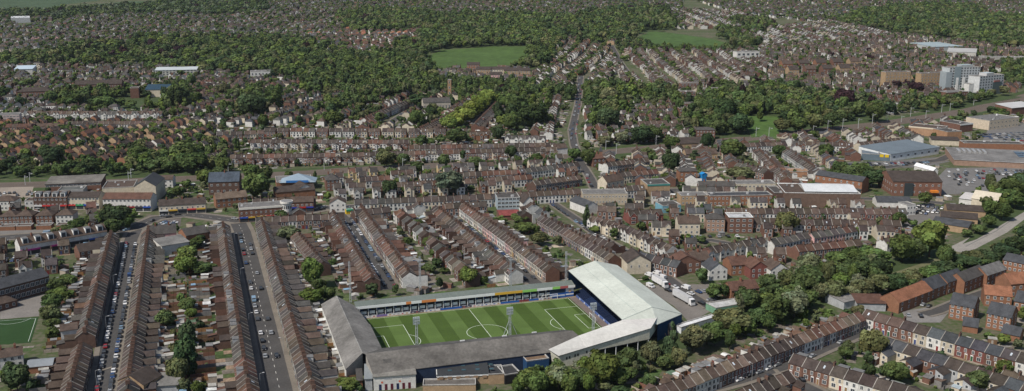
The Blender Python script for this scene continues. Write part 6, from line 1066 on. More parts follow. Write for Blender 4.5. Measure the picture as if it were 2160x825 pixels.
fill([(1230, 205), (1450, 205), (1580, 290), (1480, 305), (1240, 300)], (1260, 270), (1440, 262), 40, 'between hill road and park', walls={'white': 3, 'brick': 3}, trees_=0.8, prob=0.8)
fill([(1560, 108), (1900, 75), (2200, 110), (2200, 140), (2000, 165), (1860, 180), (1640, 185), (1560, 160)], (1600, 150), (1900, 163), 38, 'on the brick terrace hill', walls={'brick': 3, 'buff_brick': 3, 'white': 2, 'cream': 2}, roofs={'brown': 3, 'dark_brown': 3, 'grey': 1}, trees_=0.4, gab=.3, prob=0.75)
fill([(1440, 180), (1900, 170), (2000, 200), (1860, 225), (1640, 195), (1500, 200), (1440, 215)], (1600, 195), (1900, 205), 40, 'around the copper beeches', walls={'brick': 4, 'white': 2}, trees_=0.7)
fill([(1400, 20), (1560, 28), (1640, 60), (1760, 46), (1900, 75), (1640, 120), (1560, 112), (1620, 100), (1540, 62), (1430, 62)], (1460, 44), (1610, 105), 38, 'on the diagonal far streets', walls={'white': 4, 'brick': 2, 'cream': 2}, trees_=0.35, gab=.2, prob=0.75)
fill([(1420, -10), (2200, -10), (2200, 46), (2060, 30), (1960, 14), (1860, 20), (1740, 50), (1560, 30)], (1500, 20), (1800, 12), 44, 'in the furthest streets', walls={'white': 7, 'cream': 1, 'brick': 1}, trees_=0.6, treer=(3, 5), treeh=(6, 10), w_=(6, 8), prob=0.58, **SEMI)
fill([(1860, 180), (2200, 180), (2200, 215), (2060, 215), (1930, 212)], (1900, 205), (2100, 196), 42, 'below the tall apartments', walls={'brick': 4}, trees_=.3)
fill([(1380, 310), (1800, 285), (1900, 262), (2040, 250), (1990, 300), (1800, 318), (1820, 345), (1760, 380), (1400, 402), (1330, 395), (1270, 330)], (1640, 360), (1600, 310), 40, 'between railway and windowless warehouse', walls={'brick': 3, 'white': 3, 'cream': 2}, trees_=0.2, gab=.3)
fill([(700, 355), (1220, 335), (1250, 400), (700, 430)], (720, 420), (1200, 396), 36, 'between railway and main street', walls=LT, trees_=.1)
fill([(1180, 420), (1700, 405), (1900, 440), (1960, 470), (1850, 530), (1650, 560), (1540, 580), (1420, 560), (1340, 560), (1200, 540)], (1300, 462), (1700, 470), 34, 'between main street and busway', walls={'white': 3, 'brick': 3, 'cream': 2}, trees_=.12, gab=.3)
fill([(690, 438), (1180, 425), (1230, 560), (1190, 600), (860, 610), (720, 520)], (960, 470), (1090, 560), 36, 'behind the oblique streets', walls=DARK, trees_=.06)
fill([(-20, 440), (260, 440), (300, 500), (240, 540), (-20, 640)], (0, 540), (200, 520), 36, 'behind the roundabout parade', walls=DARK, trees_=.06)
fill([(540, 430), (720, 440), (800, 560), (760, 620), (690, 640), (620, 560)], (731, 462), (826, 611), 34, 'in the yards beyond the wide street', walls=DARK, trees_=.05)
# loose trees through the far town

# whatever ground is still bare between buildings: yards, hedges, small trees, sheds
ys = 300.0
while ys < 1150:
    xs = -ys * .54 - 20
    while xs < ys * .54 + 20:
        q = (xs + R.uniform(-2, 2), ys + R.uniform(-2, 2)); xs += 5.5
        if not inframe(*q, 2, 10): continue
        if any((int(q[0] // CELL) + a, int(q[1] // CELL) + b) in occ for a in (-1, 0, 1) for b in (-1, 0, 1)): continue
        pp = proj(*q)[:2]
        if any(inpoly(pp, z) for z in WPX): continue
        a = R.choice([.29, .29, -.4, 1.2]) + R.uniform(-.1, .1); u = (cos(a), sin(a)); n = (-u[1], u[0]); where = f'in the yards around the terraces, {nth(len(sheds) + len(shrubs) + 1)} counted'
        plot(q[0], q[1], u, n, R.uniform(4, 7.5), -3, R.uniform(1, 4), .5); k = R.random(); south = pp[1] > 560 and pp[0] > 1080
        if k < (.12 if south else .22): sheds.append(dict(p=q, rz=a, w=R.uniform(2, 4.5), d=R.uniform(2, 5), h=R.uniform(2, 2.8), c=pick({'brown': 2, 'grey': 3, 'pale': 3, 'brick': 3}), r=R.choice(['grey', 'brown', 'pale', 'white', 'grey']), where=where))
        elif k < (.75 if south else .5): shrubs.append(dict(p=q, r=R.uniform(1, 2.6), h=R.uniform(1.2, 4), where=where))
        elif k < (.92 if south else .58): add_tree(*q, R.uniform(2, 3.6), R.uniform(4, 8), 'broad', R.choice(['green', 'dark', 'olive', 'bright']), 'in the yards around the terraces')
    ys += 5.5
# ================================================================== RAILWAY MASTS, LAMPS
def mast(t, x, y, hpx, i):
    g = at(t, x, y); s = F_ / proj(*g)[2]; h = hpx / Z / s
    o = root('railway_mast', (*g, 0), -.15, f'slim grey railway mast with bracket arm, {nth(i)} along the line from its low end', 'mast', 'railway masts'); m = MB(); m.tube((0, 0, 0), (0, 0, h), .2, .15, 5, (.5, .52, .53, 0)); part('pole', m, M_METAL, o)
    m = MB(); m.tube((0, 0, h * .82), (3.2, -.5, h * .9), .09, n=4, c=(.5, .52, .53, 0)); m.tube((0, 0, h * .98), (3.2, -.5, h * .9), .06, n=3, c=(.5, .52, .53, 0)); part('bracket_arm', m, M_METAL, o)
for i, q in enumerate([('D', 158, 355, 60), ('D', 187, 335, 60), ('D', 800, 335, 65), ('D', 815, 310, 60), ('D', 1420, 285, 70), ('D', 2015, 262, 70), ('E', 382, 262, 75), ('E', 855, 235, 75), ('E', 1245, 180, 65), ('E', 1298, 190, 60), ('E', 1643, 135, 60), ('E', 1708, 160, 65), ('E', 1955, 105, 60), ('C', 455, 850, 60), ('C', 535, 850, 60), ('C', 720, 825, 60), ('C', 810, 825, 45), ('C', 900, 815, 70), ('C', 992, 820, 85), ('C', 1090, 800, 65), ('C', 1178, 770, 65), ('C', 1272, 755, 60), ('C', 1262, 750, 60), ('C', 1358, 760, 40), ('C', 1415, 725, 60), ('C', 1510, 735, 50), ('C', 1608, 700, 55), ('C', 1660, 690, 50), ('C', 1807, 655, 35), ('D', 1890, 240, 50)]): mast(*q, i + 1)
LP = [(rd2, i) for i in range(7)] + [(rd1, i) for i in range(7)] + [(rdA, i) for i in range(5)] + [(rd3, i) for i in range(4)] + [(rd4, i) for i in range(4)]
for j, (rd, i) in enumerate(LP):
    a, b = gp(*([(592, 860), (226, 850), (1440, 850), (731, 470), (950, 462)][[rd2, rd1, rdA, rd3, rd4].index(rd)])), gp(*([(514, 500), (274, 520), (1810, 690), (826, 605), (1125, 592)][[rd2, rd1, rdA, rd3, rd4].index(rd)]))
    n = {id(rd2): 7, id(rd1): 7, id(rdA): 5}.get(id(rd), 4); p, q = off(a, b, {id(rd2): 6.0, id(rd1): 4.6}.get(id(rd), 4.5) * (1 if i % 2 else -1)); k = lerp(p, q, (i + .5) / n)
    o = root('street_lamp', (*k, .1), atan2(b[1] - a[1], b[0] - a[0]) + (pi / 2 if i % 2 else -pi / 2), f'slim grey street lamp, {nth(i + 1)} from the near end of the {["wide street", "car-lined street", "corner terrace street", "street ending at the boxes", "oblique street"][[rd2, rd1, rdA, rd3, rd4].index(rd)]}', 'street lamp', 'street lamps along the terraces'); m = MB(); m.tube((0, 0, 0), (0, 0, 7), .09, .06, 5, (.3, .31, .32, 0)); m.tube((0, 0, 7), (1.2, 0, 7.3), .05, n=4, c=(.3, .31, .32, 0)); part('pole', m, M_METAL, o); m = MB(); m.box(1.0, 1.8, -.15, .15, 7.2, 7.38, (.55, .55, .55, 0), True); part('lamp_head', m, M_METAL, o)
# ================================================================== CARS
park(*ax1, -2.5, 'from the near end, court side of the car-lined street', .95); park(*ax1, 2.5, 'from the near end, garden side of the car-lined street', .95)
park(*ax3, 2.5, 'from the main street, wide-street side of the street ending at the boxes', .9); park(*ax3, -2.5, 'from the main street, market side of the street ending at the boxes', .9); park(*ax4, 2.5, 'from the main street, box side of the oblique street', .9); park(*ax4, -2.5, 'from the main street, mint stand side of the oblique street', .9)
park(*ax2, -2.2, 'from the near end, poplar side of the wide street', .42, 9); park(*ax2, 2.4, 'from the near end, stadium side of the wide street', .45, 9)
for a, b, nm in ((gp(1560, 812), gp(1660, 772), 'beside the short terrace'), (gp(1665, 768), gp(1800, 703), 'below the long terrace')): park(a, b, -2.5, nm + ', counted from the near end', .8); park(a, b, 2.5, nm + ' across the road, counted from the near end', .35)
park(gp(1170, 432), gp(1268, 502), 2.0, 'on the lane by the dark poplar, from the main street', .7); park(at('J', 720, 780), at('J', 660, 710), 2.4, 'in the side street of the lower corner', .9); park(P((1240, 368))[0], P((1262, 408))[0], 2.6, 'below the railway bridge', .5, 6.5); park(P((1226, 165))[0], P((1208, 300))[0], 1.9, 'on the hill road, from the top', .4, 8); park(P((1226, 165))[0], P((1208, 300))[0], -1.9, 'on the hill road opposite, from the top', .3, 8); park(at('F', 580, 300), at('F', 480, 160), 2.2, 'in the red fronted street', .9); park(gp(1230, 470), gp(1345, 545), 2.4, 'on the lane behind the mint stand', .6, 6.5)
ucar = lambda t, a, b: (lambda p, q: ((q[0] - p[0]) / hypot(q[0] - p[0], q[1] - p[1]), (q[1] - p[1]) / hypot(q[0] - p[0], q[1] - p[1])))(at(t, *a), at(t, *b))
carpark(at('F', 1800, 305), ucar('F', (1700, 300), (1900, 310)), 13, 7, 2.7, 9.5, 'the bays of the large retail car park', .55); carpark(at('F', 2060, 275), ucar('F', (1950, 270), (2150, 280)), 14, 3, 2.7, 9, 'the upper bays of the retail car park', .5); carpark(at('F', 1240, 225), ucar('F', (1040, 225), (1400, 215)), 30, 2, 2.8, 7, 'the bays before the supermarket', .7); carpark(at('C', 2060, 850), ucar('C', (1950, 850), (2150, 840)), 22, 5, 2.7, 9, 'the bays by the stepped offices', .7)
carpark(at('F', 1540, 510), ucar('F', (1500, 480), (1580, 490)), 6, 4, 2.9, 7, 'the car court by the dark hall', .6); carpark(at('F', 190, 672), ucar('F', (150, 672), (440, 668)), 16, 1, 2.8, 5, 'the bays below the brick flats', .6); carpark(at('D', 990, 610), ucar('D', (960, 640), (1060, 590)), 8, 2, 2.8, 6, 'the roundabout bays', .75); carpark(at('G', 60, 0), ucar('G', (0, 10), (160, 0)), 12, 2, 2.9, 7, 'the yard behind the parade', .6); carpark(at('D', 120, 405), ucar('D', (40, 410), (200, 400)), 8, 2, 3.2, 9, 'the sandy yard by the railway', .5); carpark(at('J', 1600, 305), ucar('J', (1550, 300), (1640, 320)), 5, 1, 2.8, 6, 'the estate parking court', .8); carpark(at('J', 1470, 350), ucar('J', (1430, 350), (1520, 355)), 4, 1, 2.8, 6, 'the orange tiled houses', .7); carpark(at('J', 1870, 215), ucar('J', (1800, 230), (1900, 200)), 4, 1, 2.8, 6, 'the porches of the estate terrace', .8)
for i, (x, y, c, v) in enumerate(((960, 80, 'black', 0), (930, 125, 'white', 1), (960, 165, 'red', 0), (1015, 185, 'white', 0), (1080, 190, 'white', 1), (1110, 225, 'white', 0), (970, 205, 'black', 0), (860, 180, 'white', 1), (1180, 285, 'black', 0), (1235, 265, 'silver', 0), (850, 110, 'white', 1), (900, 100, 'white', 1), (1160, 215, 'blue', 0), (1190, 210, 'silver', 0), (1265, 250, 'dark_grey', 0))): cars.append(dict(p=at('T', x, y), rz=R.choice([-.9, -1.0, 2.2, .4]), c=c, van=v, z=.075, label=f'{c.replace("_", " ")} {"van" if v else "car"} in the lorry yard, {nth(i + 1)} counted from the cream house', group='vehicles in the lorry yard'))
for i, (rd, n) in enumerate(((main, 26), (up, 8))):
    nm = ['the main street', 'the hill road'][i]
    for j in range(n):
        k = R.random() * (len(rd) - 1.01); a, b = rd[int(k)], rd[int(k) + 1]; q = off(a, b, R.choice([-1.9, 1.9])); m_ = lerp(q[0], q[1], k % 1); c = pick(CW); cars.append(dict(p=m_, rz=atan2(b[1] - a[1], b[0] - a[0]), c=c, van=R.random() < .15, z=.1, label=f'{c.replace("_", " ")} vehicle driving on {nm}, {nth(j + 1)} counted', group='vehicles driving on ' + nm))
def car_mesh(van):
    m, g = MB(), MB(); D = (.015, .015, .015, 0)
    if van: prof = [(-2.4, .35), (-2.42, 1.9), (-2.3, 2.05), (.9, 2.05), (1.35, 1.95), (1.95, 1.2), (2.4, 1.05), (2.45, .35)]
    else: prof = [(-2.05, .35), (-2.12, .72), (-2.0, .92), (-1.45, .97), (1.05, .97), (1.95, .83), (2.12, .62), (2.08, .35)]
    y = .95 if van else .86; n = len(prof)
    for i in range(n):
        a, b = prof[i], prof[(i + 1) % n]; m.face([(a[0], -y, a[1]), (b[0], -y, b[1]), (b[0], y, b[1]), (a[0], y, a[1])], ONE)
    for s in (-y, y): m.face([(p[0], s, p[1]) for p in prof], ONE)
    if van:
        g.face([(1.38, -.85, 1.93), (1.93, -.85, 1.24), (1.93, .85, 1.24), (1.38, .85, 1.93)], PANE)
        for s in (-1, 1): g.face([(.3, s * .97, 1.3), (1.75, s * .97, 1.3), (1.3, s * .97, 1.85), (.3, s * .97, 1.85)], PANE)
    else:
        lo = [(-1.6, -.80, .97), (1.1, -.80, .97), (1.1, .80, .97), (-1.6, .80, .97)]; hi = [(-1.1, -.63, 1.44), (.35, -.63, 1.46), (.35, .63, 1.46), (-1.1, .63, 1.44)]; m.face(hi, ONE)
        for i in range(4): j = (i + 1) % 4; g.face([lo[i], lo[j], hi[j], hi[i]], PANE)
        for s in (-1, 1): m.tube((-.35, s * .81, .95), (-.35, s * .645, 1.45), .05, n=4)
    for x in (-1.3, 1.3):
        for s in (-1, 1): m.tube((x, s * (y - .16), .32), (x, s * (y + .02), .32), .32, n=10, c=D)
    for s in (-1, 1): m.face([(2.13, s * .8, .58), (2.13, s * .5, .58), (2.1, s * .5, .74), (2.1, s * .8, .74)], (.6, .6, .6, 0)) if not van else None
    return m.mesh('van' if van else 'car', M_PAINT), g.mesh('window_glass', M_GLASS), m, g
CM = [car_mesh(False), car_mesh(True)]
for c in cars: u, v, zc = proj(*c['p'], 1); c['size'] = F_ / zc * (1.2 if c['van'] else 1) if (-20 < u < 2180 and -10 < v < 840) else 0
cars = sorted([c for c in cars if c['size'] > 0], key=lambda c: -c['size']); restc = MB()
def placed(mb, p, rz, z=0, col=None, sc_=(1, 1, 1), dst=None):
    ca, sa = cos(rz), sin(rz); n = len(dst.v); dst.v.extend([(p[0] + ca * x * sc_[0] - sa * y * sc_[1], p[1] + sa * x * sc_[0] + ca * y * sc_[1], z + h * sc_[2]) for x, y, h in mb.v]); dst.f.extend([tuple(i + n for i in f) for f in mb.f])
    dst.c.extend([(c[0] * col[0], c[1] * col[1], c[2] * col[2], 0) if (col and c[3] == 1) else c for c in mb.c])
for i, c in enumerate(cars):
    me = CM[1 if c['van'] else 0]; col = CARC[c['c']]
    if i < 300:
        o = tag(link('parked_van' if c['van'] else 'parked_car', me[0], None, (*c['p'], c['z']), c['rz'], col), c['label'], 'van' if c['van'] else 'car', c['group']); s_ = R.uniform(.94, 1.08); o.scale = (s_, 1, R.uniform(.96, 1.06)); link('window_glass', me[1], o)
    else: placed(me[2], c['p'], c['rz'], c['z'], col, dst=restc); placed(me[3], c['p'], c['rz'], c['z'], None, dst=restc)
if restc.f: o = link('parked_cars', restc.mesh('parked_cars', M_PAINT)); o['kind'] = 'stuff'; o['label'] = 'small distant cars filling the far ends of car parks and streets'
# ================================================================== HOUSES -> objects
def two_mat(mbs, mats, name, extra=None):
    big = MB(); mi = []
    for k, m in enumerate(mbs): big.add(m); mi += [k] * len(m.f)
    me = big.mesh(name, mats[0])
    for m in mats[1:]: me.materials.append(m)
    me.polygons.foreach_set('material_index', mi); return me
NIND = dict(terraced_house=300, semi_detached_house=300, estate_semi=200, shop_house=300); houses = [h for h in houses if h['vis']]; houses.sort(key=lambda h: -h['size']); cntk = {}; restw, restr = MB(), MB(); win_lo = {}
def facing(h): fx, fy = sin(h['rz']), -cos(h['rz']); d = hypot(h['x'], h['y']); return -(fx * h['x'] + fy * h['y']) / d
DOORC = [(.5, .5, .5), (.05, .07, .18), (.2, .03, .03), (.04, .04, .05), (.25, .16, .08), (.03, .1, .05)]
nwin = 0; WT = {}
for h in houses:
    k = h['kind']; cntk[k] = cntk.get(k, 0) + 1; wl, rf, ch, op = house_geo(h); j = R.uniform(.82, 1.15); wc = tuple(min(.8, v * j) for v in WALLC[h['wall']]); j = R.uniform(.72, 1.25); rc = tuple(v * j * R.uniform(.95, 1.05) for v in ROOFC[h['roof']]); loc = (h['x'], h['y'], 0)
    near = h['size'] > 4.05 and facing(h) > .35 and k == 'terraced_house' and cntk[k] <= 300
    if not near:
        for kd, x, z, ww, hh in op:
            if kd == 'door': wl.face([(x - ww / 2, -h['d'] / 2 - .04, z), (x + ww / 2, -h['d'] / 2 - .04, z), (x + ww / 2, -h['d'] / 2 - .04, z + hh), (x - ww / 2, -h['d'] / 2 - .04, z + hh)], (*R.choice(DOORC), 0))
            else: flatwin(wl, x, -h['d'] / 2, z, ww, hh, -1, h['size'] > 1.6)
    if cntk[k] > NIND[k]:
        placed(wl, (h['x'], h['y']), h['rz'], 0, wc, dst=restw); placed(rf, (h['x'], h['y']), h['rz'], 0, rc, dst=restr); placed(ch, (h['x'], h['y']), h['rz'], 0, wc, dst=restw); continue
    if k == 'semi_detached_house' or h['size'] < 2.0:
        tag(link(k, two_mat([wl, ch, rf], [M_WALL, M_WALL, M_ROOF], k), None, loc, h['rz'], wc), h['label'], 'house', h['group'])
        o = C.objects[-1]; 
        for e in o.data.attributes['Col'].data[len(wl.f) + len(ch.f):]: 
            if e.color[3] == 1: e.color = (*rc, 0)
        continue
    o = root(k, loc, h['rz'], h['label'], {'shop_house': 'shop', 'terraced_house': 'terraced house'}.get(k, 'house'), h['group']); link('wall', wl.mesh('wall', M_WALL), o, color=wc); r = link('roof', rf.mesh('roof', M_ROOF), o, color=rc)
    if ch.f: link('chimney', ch.mesh('chimney', M_WALL), r, color=wc)
    if near:
        for kd, x, z, ww, hh in op:
            key = (kd, ww, hh)
            if key not in WT:
                if kd == 'window': WT[key] = window_mb(ww, hh).mesh('window', M_PLAIN)
                else: m = MB(); m.box(-ww / 2, ww / 2, -.06, 0, 0, hh, ONE, True); m.box(-ww / 2 - .12, ww / 2 + .12, -.03, 0, 0, hh + .5, (.7, .7, .68, 0), True); WT[key] = m.mesh('door', M_PLAIN)
            link(kd, WT[key], o, (x, -h['d'] / 2, z), color=R.choice(DOORC) if kd == 'door' else (1, 1, 1)); nwin += 1
if restw.f:
    me = two_mat([restw, restr], [M_WALL, M_ROOF], 'town_houses'); o = link('town_houses', me); o['kind'] = 'stuff'; o['label'] = 'countless small roofs of the far town merging into one mass'
print('HOUSES', cntk, 'wins', nwin, 'cars', len(cars))
# ================================================================== GARDENS, FENCES, SHEDS
struct('garden_ground', gardens, M_GARD)
def unique(L, key):
    """no two of the first 300 may answer to one description: the later twin moves down the list"""
    seen_, a, b = set(), [], []
    for f in L: (b if key(f) in seen_ else a).append(f); seen_.add(key(f))
    return a[:300] + b + a[300:]
for L_ in (fences, sheds, shrubs):
    for f in L_: u, v, zc = proj(*f['p'], 1); f['size'] = F_ / zc if (-10 < u < 2170 and -10 < v < 835) else 0
    L_[:] = sorted([f for f in L_ if f['size'] > 0], key=lambda f: -f['size'])
rest = MB()
for i, f in enumerate(fences):
    m = MB(); l = f['l'] / 2; c = (*FENCEC[f['c']], 0); m.box(-l, l, -.05, .05, 0, f['h'], ONE)
    n = max(2, int(f['l'] / 2.4))
    for q in range(n + 1): x = -l + q * 2 * l / n; m.box(x - .07, x + .07, -.09, .09, 0, f['h'] + .12, (.75, .75, .75, 1))
    if i < 300: tag(link('garden_wall' if f['c'] in ('brick', 'pale') else 'garden_fence', m.mesh('fence', M_WALL), None, (*f['p'], 0), f['rz'], FENCEC[f['c']]), f'{f["c"]} garden {"wall" if f["c"] in ("brick", "pale") else "fence"} {f["where"]}', 'garden wall' if f['c'] in ('brick', 'pale') else 'fence', 'garden fences and walls')
    else: placed(m, f['p'], f['rz'], 0, FENCEC[f['c']], dst=rest)
if rest.f: o = link('garden_fences', rest.mesh('garden_fences', M_WALL)); o['kind'] = 'stuff'; o['label'] = 'garden fences and low walls between the further back yards'
SR = dict(grey=(.19, .19, .19), brown=(.12, .085, .065), white=(.62, .62, .6), pale=(.34, .33, .3), green=(.09, .14, .09), blue=(.16, .26, .36), red=(.2, .06, .05)); restw, restr = MB(), MB()
sheds[:] = unique(sheds, lambda f: (f['c'], f['where']))
for i, f in enumerate(sheds):
    m, r = MB(), MB(); x, y, hh = f['w'] / 2, f['d'] / 2, f['h']; flat = f['h'] > 2.3; m.prism([(-x, -y), (x, -y), (x, y), (-x, y)], 0, hh, ONE, False); rc = SR[f['r']]
    if flat: r.slab([(-x - .1, -y - .1, hh + .05), (x + .1, -y - .1, hh + .05), (x + .1, y + .1, hh + .25), (-x - .1, y + .1, hh + .25)], .2, (*rc, 0))
    else:
        r.slab([(-x - .1, -y - .1, hh), (0, -y - .1, hh + .5), (0, y + .1, hh + .5), (-x - .1, y + .1, hh)], .06, (*rc, 0)); r.slab([(x + .1, y + .1, hh), (0, y + .1, hh + .5), (0, -y - .1, hh + .5), (x + .1, -y - .1, hh)], .06, (*rc, 0))
        for s in (-y, y): m.face([(-x, s, hh), (x, s, hh), (0, s, hh + .45)], ONE)
    m.face([(-.4, -y - .03, 0), (.4, -y - .03, 0), (.4, -y - .03, 1.85), (-.4, -y - .03, 1.85)], (.3, .28, .25, 0))
    if i < 300: tag(link('garden_shed', two_mat([m, r], [M_WALL, M_ROOF], 'garden_shed'), None, (*f['p'], 0), f['rz'], FENCEC[f['c']]), f'{f["c"]} shed, {f["r"]} {"flat" if flat else "pitched"} roof, {f["where"]}', 'shed', 'sheds and outhouses in the back gardens')
    else: placed(m, f['p'], f['rz'], 0, FENCEC[f['c']], dst=restw); placed(r, f['p'], f['rz'], 0, None, dst=restr)
if restw.f: o = link('garden_sheds', two_mat([restw, restr], [M_WALL, M_ROOF], 'garden_sheds')); o['kind'] = 'stuff'; o['label'] = 'small sheds crowding the further back gardens'
# ================================================================== TREES -> objects
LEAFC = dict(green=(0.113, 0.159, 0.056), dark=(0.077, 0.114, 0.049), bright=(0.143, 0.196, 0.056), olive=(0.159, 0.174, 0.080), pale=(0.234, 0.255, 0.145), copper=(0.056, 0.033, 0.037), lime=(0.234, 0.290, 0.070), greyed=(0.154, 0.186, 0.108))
def crown_arrays(seed, nclump, nq, leaf, shape='broad', core=True, jit=.42, ctr=.3):
    """leaf sprays over many clumps in a unit crown (radius 1, half height 1)"""
    g = np.random.default_rng(seed); cl = []; cr = []
    for i in range(nclump):
        while True:
            p = g.uniform(-1, 1, 3)
            if shape == 'broad':
                lim = 1 - .25 * max(0, -p[2]) ** 2
                if (p[0] ** 2 + p[1] ** 2) / lim ** 2 + p[2] ** 2 <= .62 and (p @ p > .16 or i % 5 == 0): cr.append(g.uniform(.26, .46)); break
            elif shape == 'poplar':
                k = .72 * (1 - (abs(p[2]) ** 2.2) * .75)
                if hypot(p[0], p[1]) < k: cr.append(g.uniform(.22, .36)); break
            else:
                k = .8 * (1 - (p[2] + 1) / 2) + .04
                if hypot(p[0], p[1]) < k: cr.append(.1 + .22 * (1 - (p[2] + 1) / 2)); break
        cl.append(p * (1, 1, .82 if shape == 'broad' else .95))
    cl = np.array(cl); cr = np.array(cr); ct = g.uniform(1 - ctr, 1 + ctr, nclump); hue = g.uniform(-.3, .3, nclump) * ctr
    idx = g.integers(0, nclump, nq); d = g.normal(size=(nq, 3)); d[:, 2] += .35; d /= np.linalg.norm(d, axis=1)[:, None]
    pos = cl[idx] + d * (cr[idx] * g.uniform(.75, 1.08, nq))[:, None]
    dome = pos * (1, 1, 1.1); dome = dome / (np.linalg.norm(dome, axis=1)[:, None] + .05); nrm = d * .65 + dome * .5 + (0, 0, .12) + g.normal(size=(nq, 3)) * jit; nrm /= np.linalg.norm(nrm, axis=1)[:, None]; a = np.cross(nrm, g.normal(size=(nq, 3))); a /= np.linalg.norm(a, axis=1)[:, None]; b = np.cross(nrm, a)
    s = (leaf * g.uniform(.6, 1.35, nq))[:, None]; V = np.stack([pos - a * s - b * s * .7, pos + a * s - b * s * .6, pos + a * s * .8 + b * s, pos - a * s * .9 + b * s * .8], 1)
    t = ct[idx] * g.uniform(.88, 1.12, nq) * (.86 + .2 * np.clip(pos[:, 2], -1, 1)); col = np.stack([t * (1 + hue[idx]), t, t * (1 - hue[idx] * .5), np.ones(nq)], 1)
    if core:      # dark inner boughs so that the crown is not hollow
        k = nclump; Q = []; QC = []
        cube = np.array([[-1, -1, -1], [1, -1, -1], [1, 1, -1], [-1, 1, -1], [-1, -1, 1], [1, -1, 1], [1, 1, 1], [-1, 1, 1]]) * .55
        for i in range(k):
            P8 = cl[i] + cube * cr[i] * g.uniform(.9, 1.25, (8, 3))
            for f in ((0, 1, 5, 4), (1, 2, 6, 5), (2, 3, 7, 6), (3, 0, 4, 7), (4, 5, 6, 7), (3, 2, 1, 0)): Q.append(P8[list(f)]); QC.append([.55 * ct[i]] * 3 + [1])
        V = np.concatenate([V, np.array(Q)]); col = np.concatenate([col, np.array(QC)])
    return V, col
def quad_mesh(name, V, col, mat): return np_mesh(name, V.reshape(-1, 3), np.arange(len(V) * 4), col, mat)
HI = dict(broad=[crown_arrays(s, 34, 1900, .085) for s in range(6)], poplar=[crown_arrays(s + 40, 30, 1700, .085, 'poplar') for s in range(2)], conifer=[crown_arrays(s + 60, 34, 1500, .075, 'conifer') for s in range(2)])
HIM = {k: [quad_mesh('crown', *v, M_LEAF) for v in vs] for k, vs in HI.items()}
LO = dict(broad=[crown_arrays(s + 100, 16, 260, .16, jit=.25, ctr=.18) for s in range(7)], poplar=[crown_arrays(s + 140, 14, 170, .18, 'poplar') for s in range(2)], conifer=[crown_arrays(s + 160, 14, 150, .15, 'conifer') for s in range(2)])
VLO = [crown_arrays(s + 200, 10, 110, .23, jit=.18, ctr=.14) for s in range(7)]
def trunk(h, r):
    m = MB(); c = (.07, .055, .042, 0); tr = max(.15, h * .022); m.tube((0, 0, 0), (0, 0, h * .35), tr, tr * .75, 7, c)
    for i in range(5): a = i * 2.4; m.tube((0, 0, h * .3), (cos(a) * r * .5, sin(a) * r * .5, h * .65), tr * .55, tr * .2, 5, c)
    m.tube((0, 0, h * .35), (0, 0, h * .8), tr * .7, tr * .2, 6, c); return m
seen = [t for t in trees if t['size'] > 0]; seen.sort(key=lambda t: -t['size']); VS, CS = [], []; ntree = {}
TRM = {}
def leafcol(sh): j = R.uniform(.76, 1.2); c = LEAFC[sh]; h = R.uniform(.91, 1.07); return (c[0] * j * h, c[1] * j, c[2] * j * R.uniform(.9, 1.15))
CSHADE = dict(green='mid green', dark='dark green', bright='bright green', olive='olive green', pale='pale grey green', copper='dark copper purple', lime='bright lime', greyed='grey green')
for i, t in enumerate(seen):
    u, v, zc = proj(t['x'], t['y'], t['h'] / 2)
    if not (-60 < u < 2220 and -40 < v < 900): continue
    kd = t['kind']; rz = R.uniform(0, 6.28); col = leafcol(t['shade']); hc = .43 if kd == 'broad' else .48; zc_ = t['h'] * (1 - hc) + .02
    if i < 300:
        w_ = t['where'] or 'in town'; key = (w_, t['shade'], kd); ntree[w_] = ntree.get(w_, 0) + 1; nm = {'broad': 'broadleaf_tree', 'poplar': 'poplar_tree', 'conifer': 'conifer_tree'}[kd]
        o = root(nm, (t['x'], t['y'], 0), rz, t['label'] or f'{CSHADE[t["shade"]]} {dict(broad="round crowned tree", poplar="tall narrow tree", conifer="pointed conifer")[kd]}, {nth(ntree[w_])} largest {w_}', 'tree', 'trees ' + w_)
        tk_ = round(t['h']); TRM.setdefault(tk_, trunk(tk_, tk_ * .3).mesh('trunk', M_BARK)); link('trunk', TRM[tk_], o)
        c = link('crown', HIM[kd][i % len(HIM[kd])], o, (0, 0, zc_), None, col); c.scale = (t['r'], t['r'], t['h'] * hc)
    else:
        far = F_ / zc < 1.25; src = VLO[i % 7] if far else LO[kd][i % len(LO[kd])]; V, c4 = src; ca, sa = cos(rz), sin(rz); r = t['r'] * R.uniform(.82, 1.18); ry = t['r'] * R.uniform(.82, 1.18)
        W = np.empty_like(V); W[..., 0] = (V[..., 0] * ca - V[..., 1] * sa) * r + t['x']; W[..., 1] = (V[..., 0] * sa + V[..., 1] * ca) * ry + t['y']; W[..., 2] = V[..., 2] * t['h'] * hc + zc_
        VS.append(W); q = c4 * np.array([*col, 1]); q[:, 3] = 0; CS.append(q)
print('TREES', len(seen), 'stuff quads', sum(len(v) for v in VS))
if VS: o = link('woodland', quad_mesh('woodland', np.concatenate(VS), np.concatenate(CS), M_LEAF)); o['kind'] = 'stuff'; o['label'] = 'far woods and garden trees running together between the roofs'
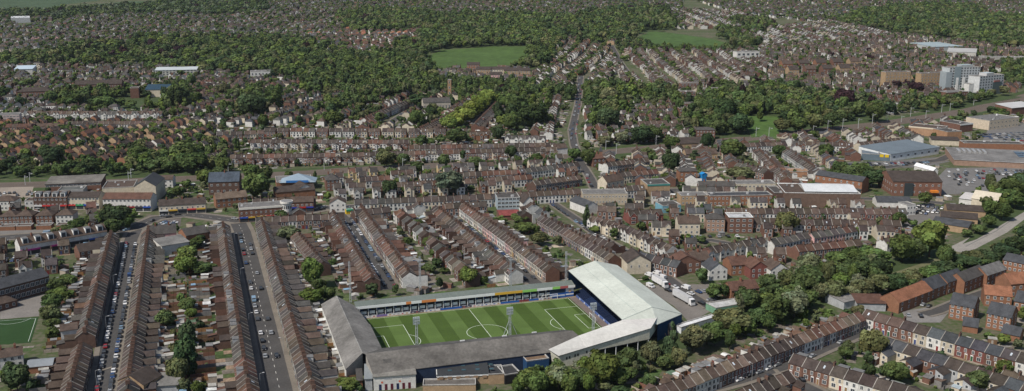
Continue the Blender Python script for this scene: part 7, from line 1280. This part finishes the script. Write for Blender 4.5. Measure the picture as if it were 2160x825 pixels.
# shrubs and hedges
SH_ = [crown_arrays(s + 300, 8, 130, .22) for s in range(4)]; SHM = [quad_mesh('shrub', *v, M_LEAF) for v in SH_]; VS, CS = [], []
shrubs[:] = unique(shrubs, lambda f: (f['h'] > 2, f['where']))
for i, f in enumerate(shrubs):
    col = leafcol(R.choice(['green', 'bright', 'dark', 'olive', 'green'])); rz = R.uniform(0, 6.28)
    if i < 300:
        o = tag(link('garden_shrub', SHM[i % 4], None, (*f['p'], f['h'] * .45), rz, col), f'{"tall" if f["h"] > 2 else "low"} green shrub {f["where"]}', 'shrub', 'garden shrubs behind the terraces'); o.scale = (f['r'], f['r'], f['h'] * .5)
    else:
        V, c4 = SH_[i % 4] if f['size'] > 2.4 else VLO[i % 7]; ca, sa = cos(rz), sin(rz); W = np.empty_like(V); W[..., 0] = (V[..., 0] * ca - V[..., 1] * sa) * f['r'] + f['p'][0]; W[..., 1] = (V[..., 0] * sa + V[..., 1] * ca) * f['r'] + f['p'][1]; W[..., 2] = (V[..., 2] * .5 + .45) * f['h']
        VS.append(W); q = c4 * np.array([*col, 1]); q[:, 3] = 0; CS.append(q)
if VS: o = link('garden_shrubs', quad_mesh('garden_shrubs', np.concatenate(VS), np.concatenate(CS), M_LEAF)); o['kind'] = 'stuff'; o['label'] = 'shrubs and hedges in the further gardens'
# ================================================================== GROUND
m, nt, N, L = nodes('town_ground'); g = N.new('ShaderNodeNewGeometry'); n1 = N.new('ShaderNodeTexNoise'); n1.inputs['Scale'].default_value = .03; n1.inputs['Detail'].default_value = 6; n2 = N.new('ShaderNodeTexNoise'); n2.inputs['Scale'].default_value = .35; n2.inputs['Detail'].default_value = 5
L.new(g.outputs['Position'], n1.inputs['Vector']); L.new(g.outputs['Position'], n2.inputs['Vector']); r1 = N.new('ShaderNodeValToRGB'); r1.color_ramp.elements[0].position = .43; r1.color_ramp.elements[0].color = (.060, .085, .032, 1); r1.color_ramp.elements[1].position = .66; r1.color_ramp.elements[1].color = (.15, .125, .10, 1)
mx = N.new('ShaderNodeMix'); mx.data_type = 'FLOAT'; mx.inputs[0].default_value = .6; L.new(n1.outputs['Fac'], mx.inputs[2]); L.new(n2.outputs['Fac'], mx.inputs[3]); L.new(mx.outputs[0], r1.inputs[0]); d = N.new('ShaderNodeBsdfPrincipled'); d.inputs['Roughness'].default_value = .95; d.inputs['Specular IOR Level'].default_value = .1; L.new(r1.outputs[0], d.inputs['Base Color']); out = N.new('ShaderNodeOutputMaterial'); L.new(d.outputs[0], out.inputs[0])
gm = MB(); 
for y0, y1 in ((-500, 950), (950, 1500), (1500, 9000)): gm.face([(-9000, y0, 0), (9000, y0, 0), (9000, y1, 0), (-9000, y1, 0)], (1, 1, 1, 1))
o = struct('ground', gm, m)

# set everything on the rising ground
for o in list(C.objects):
    if o.parent or o.type in ('CAMERA', 'LIGHT'): continue
    if o.get('kind'):
        nv = len(o.data.vertices); a = np.empty(nv * 3, np.float32); o.data.vertices.foreach_get('co', a); a = a.reshape(-1, 3); y = a[:, 1]
        a[:, 2] += np.where(y < 950, 0, np.where(y < 1500, (y - 950) * .03, 16.5 + (y - 1500) * .045)); o.data.vertices.foreach_set('co', a.ravel()); o.data.update()
    else: o.location.z += hill(o.location.y)
print('OBJECTS', len(C.objects))
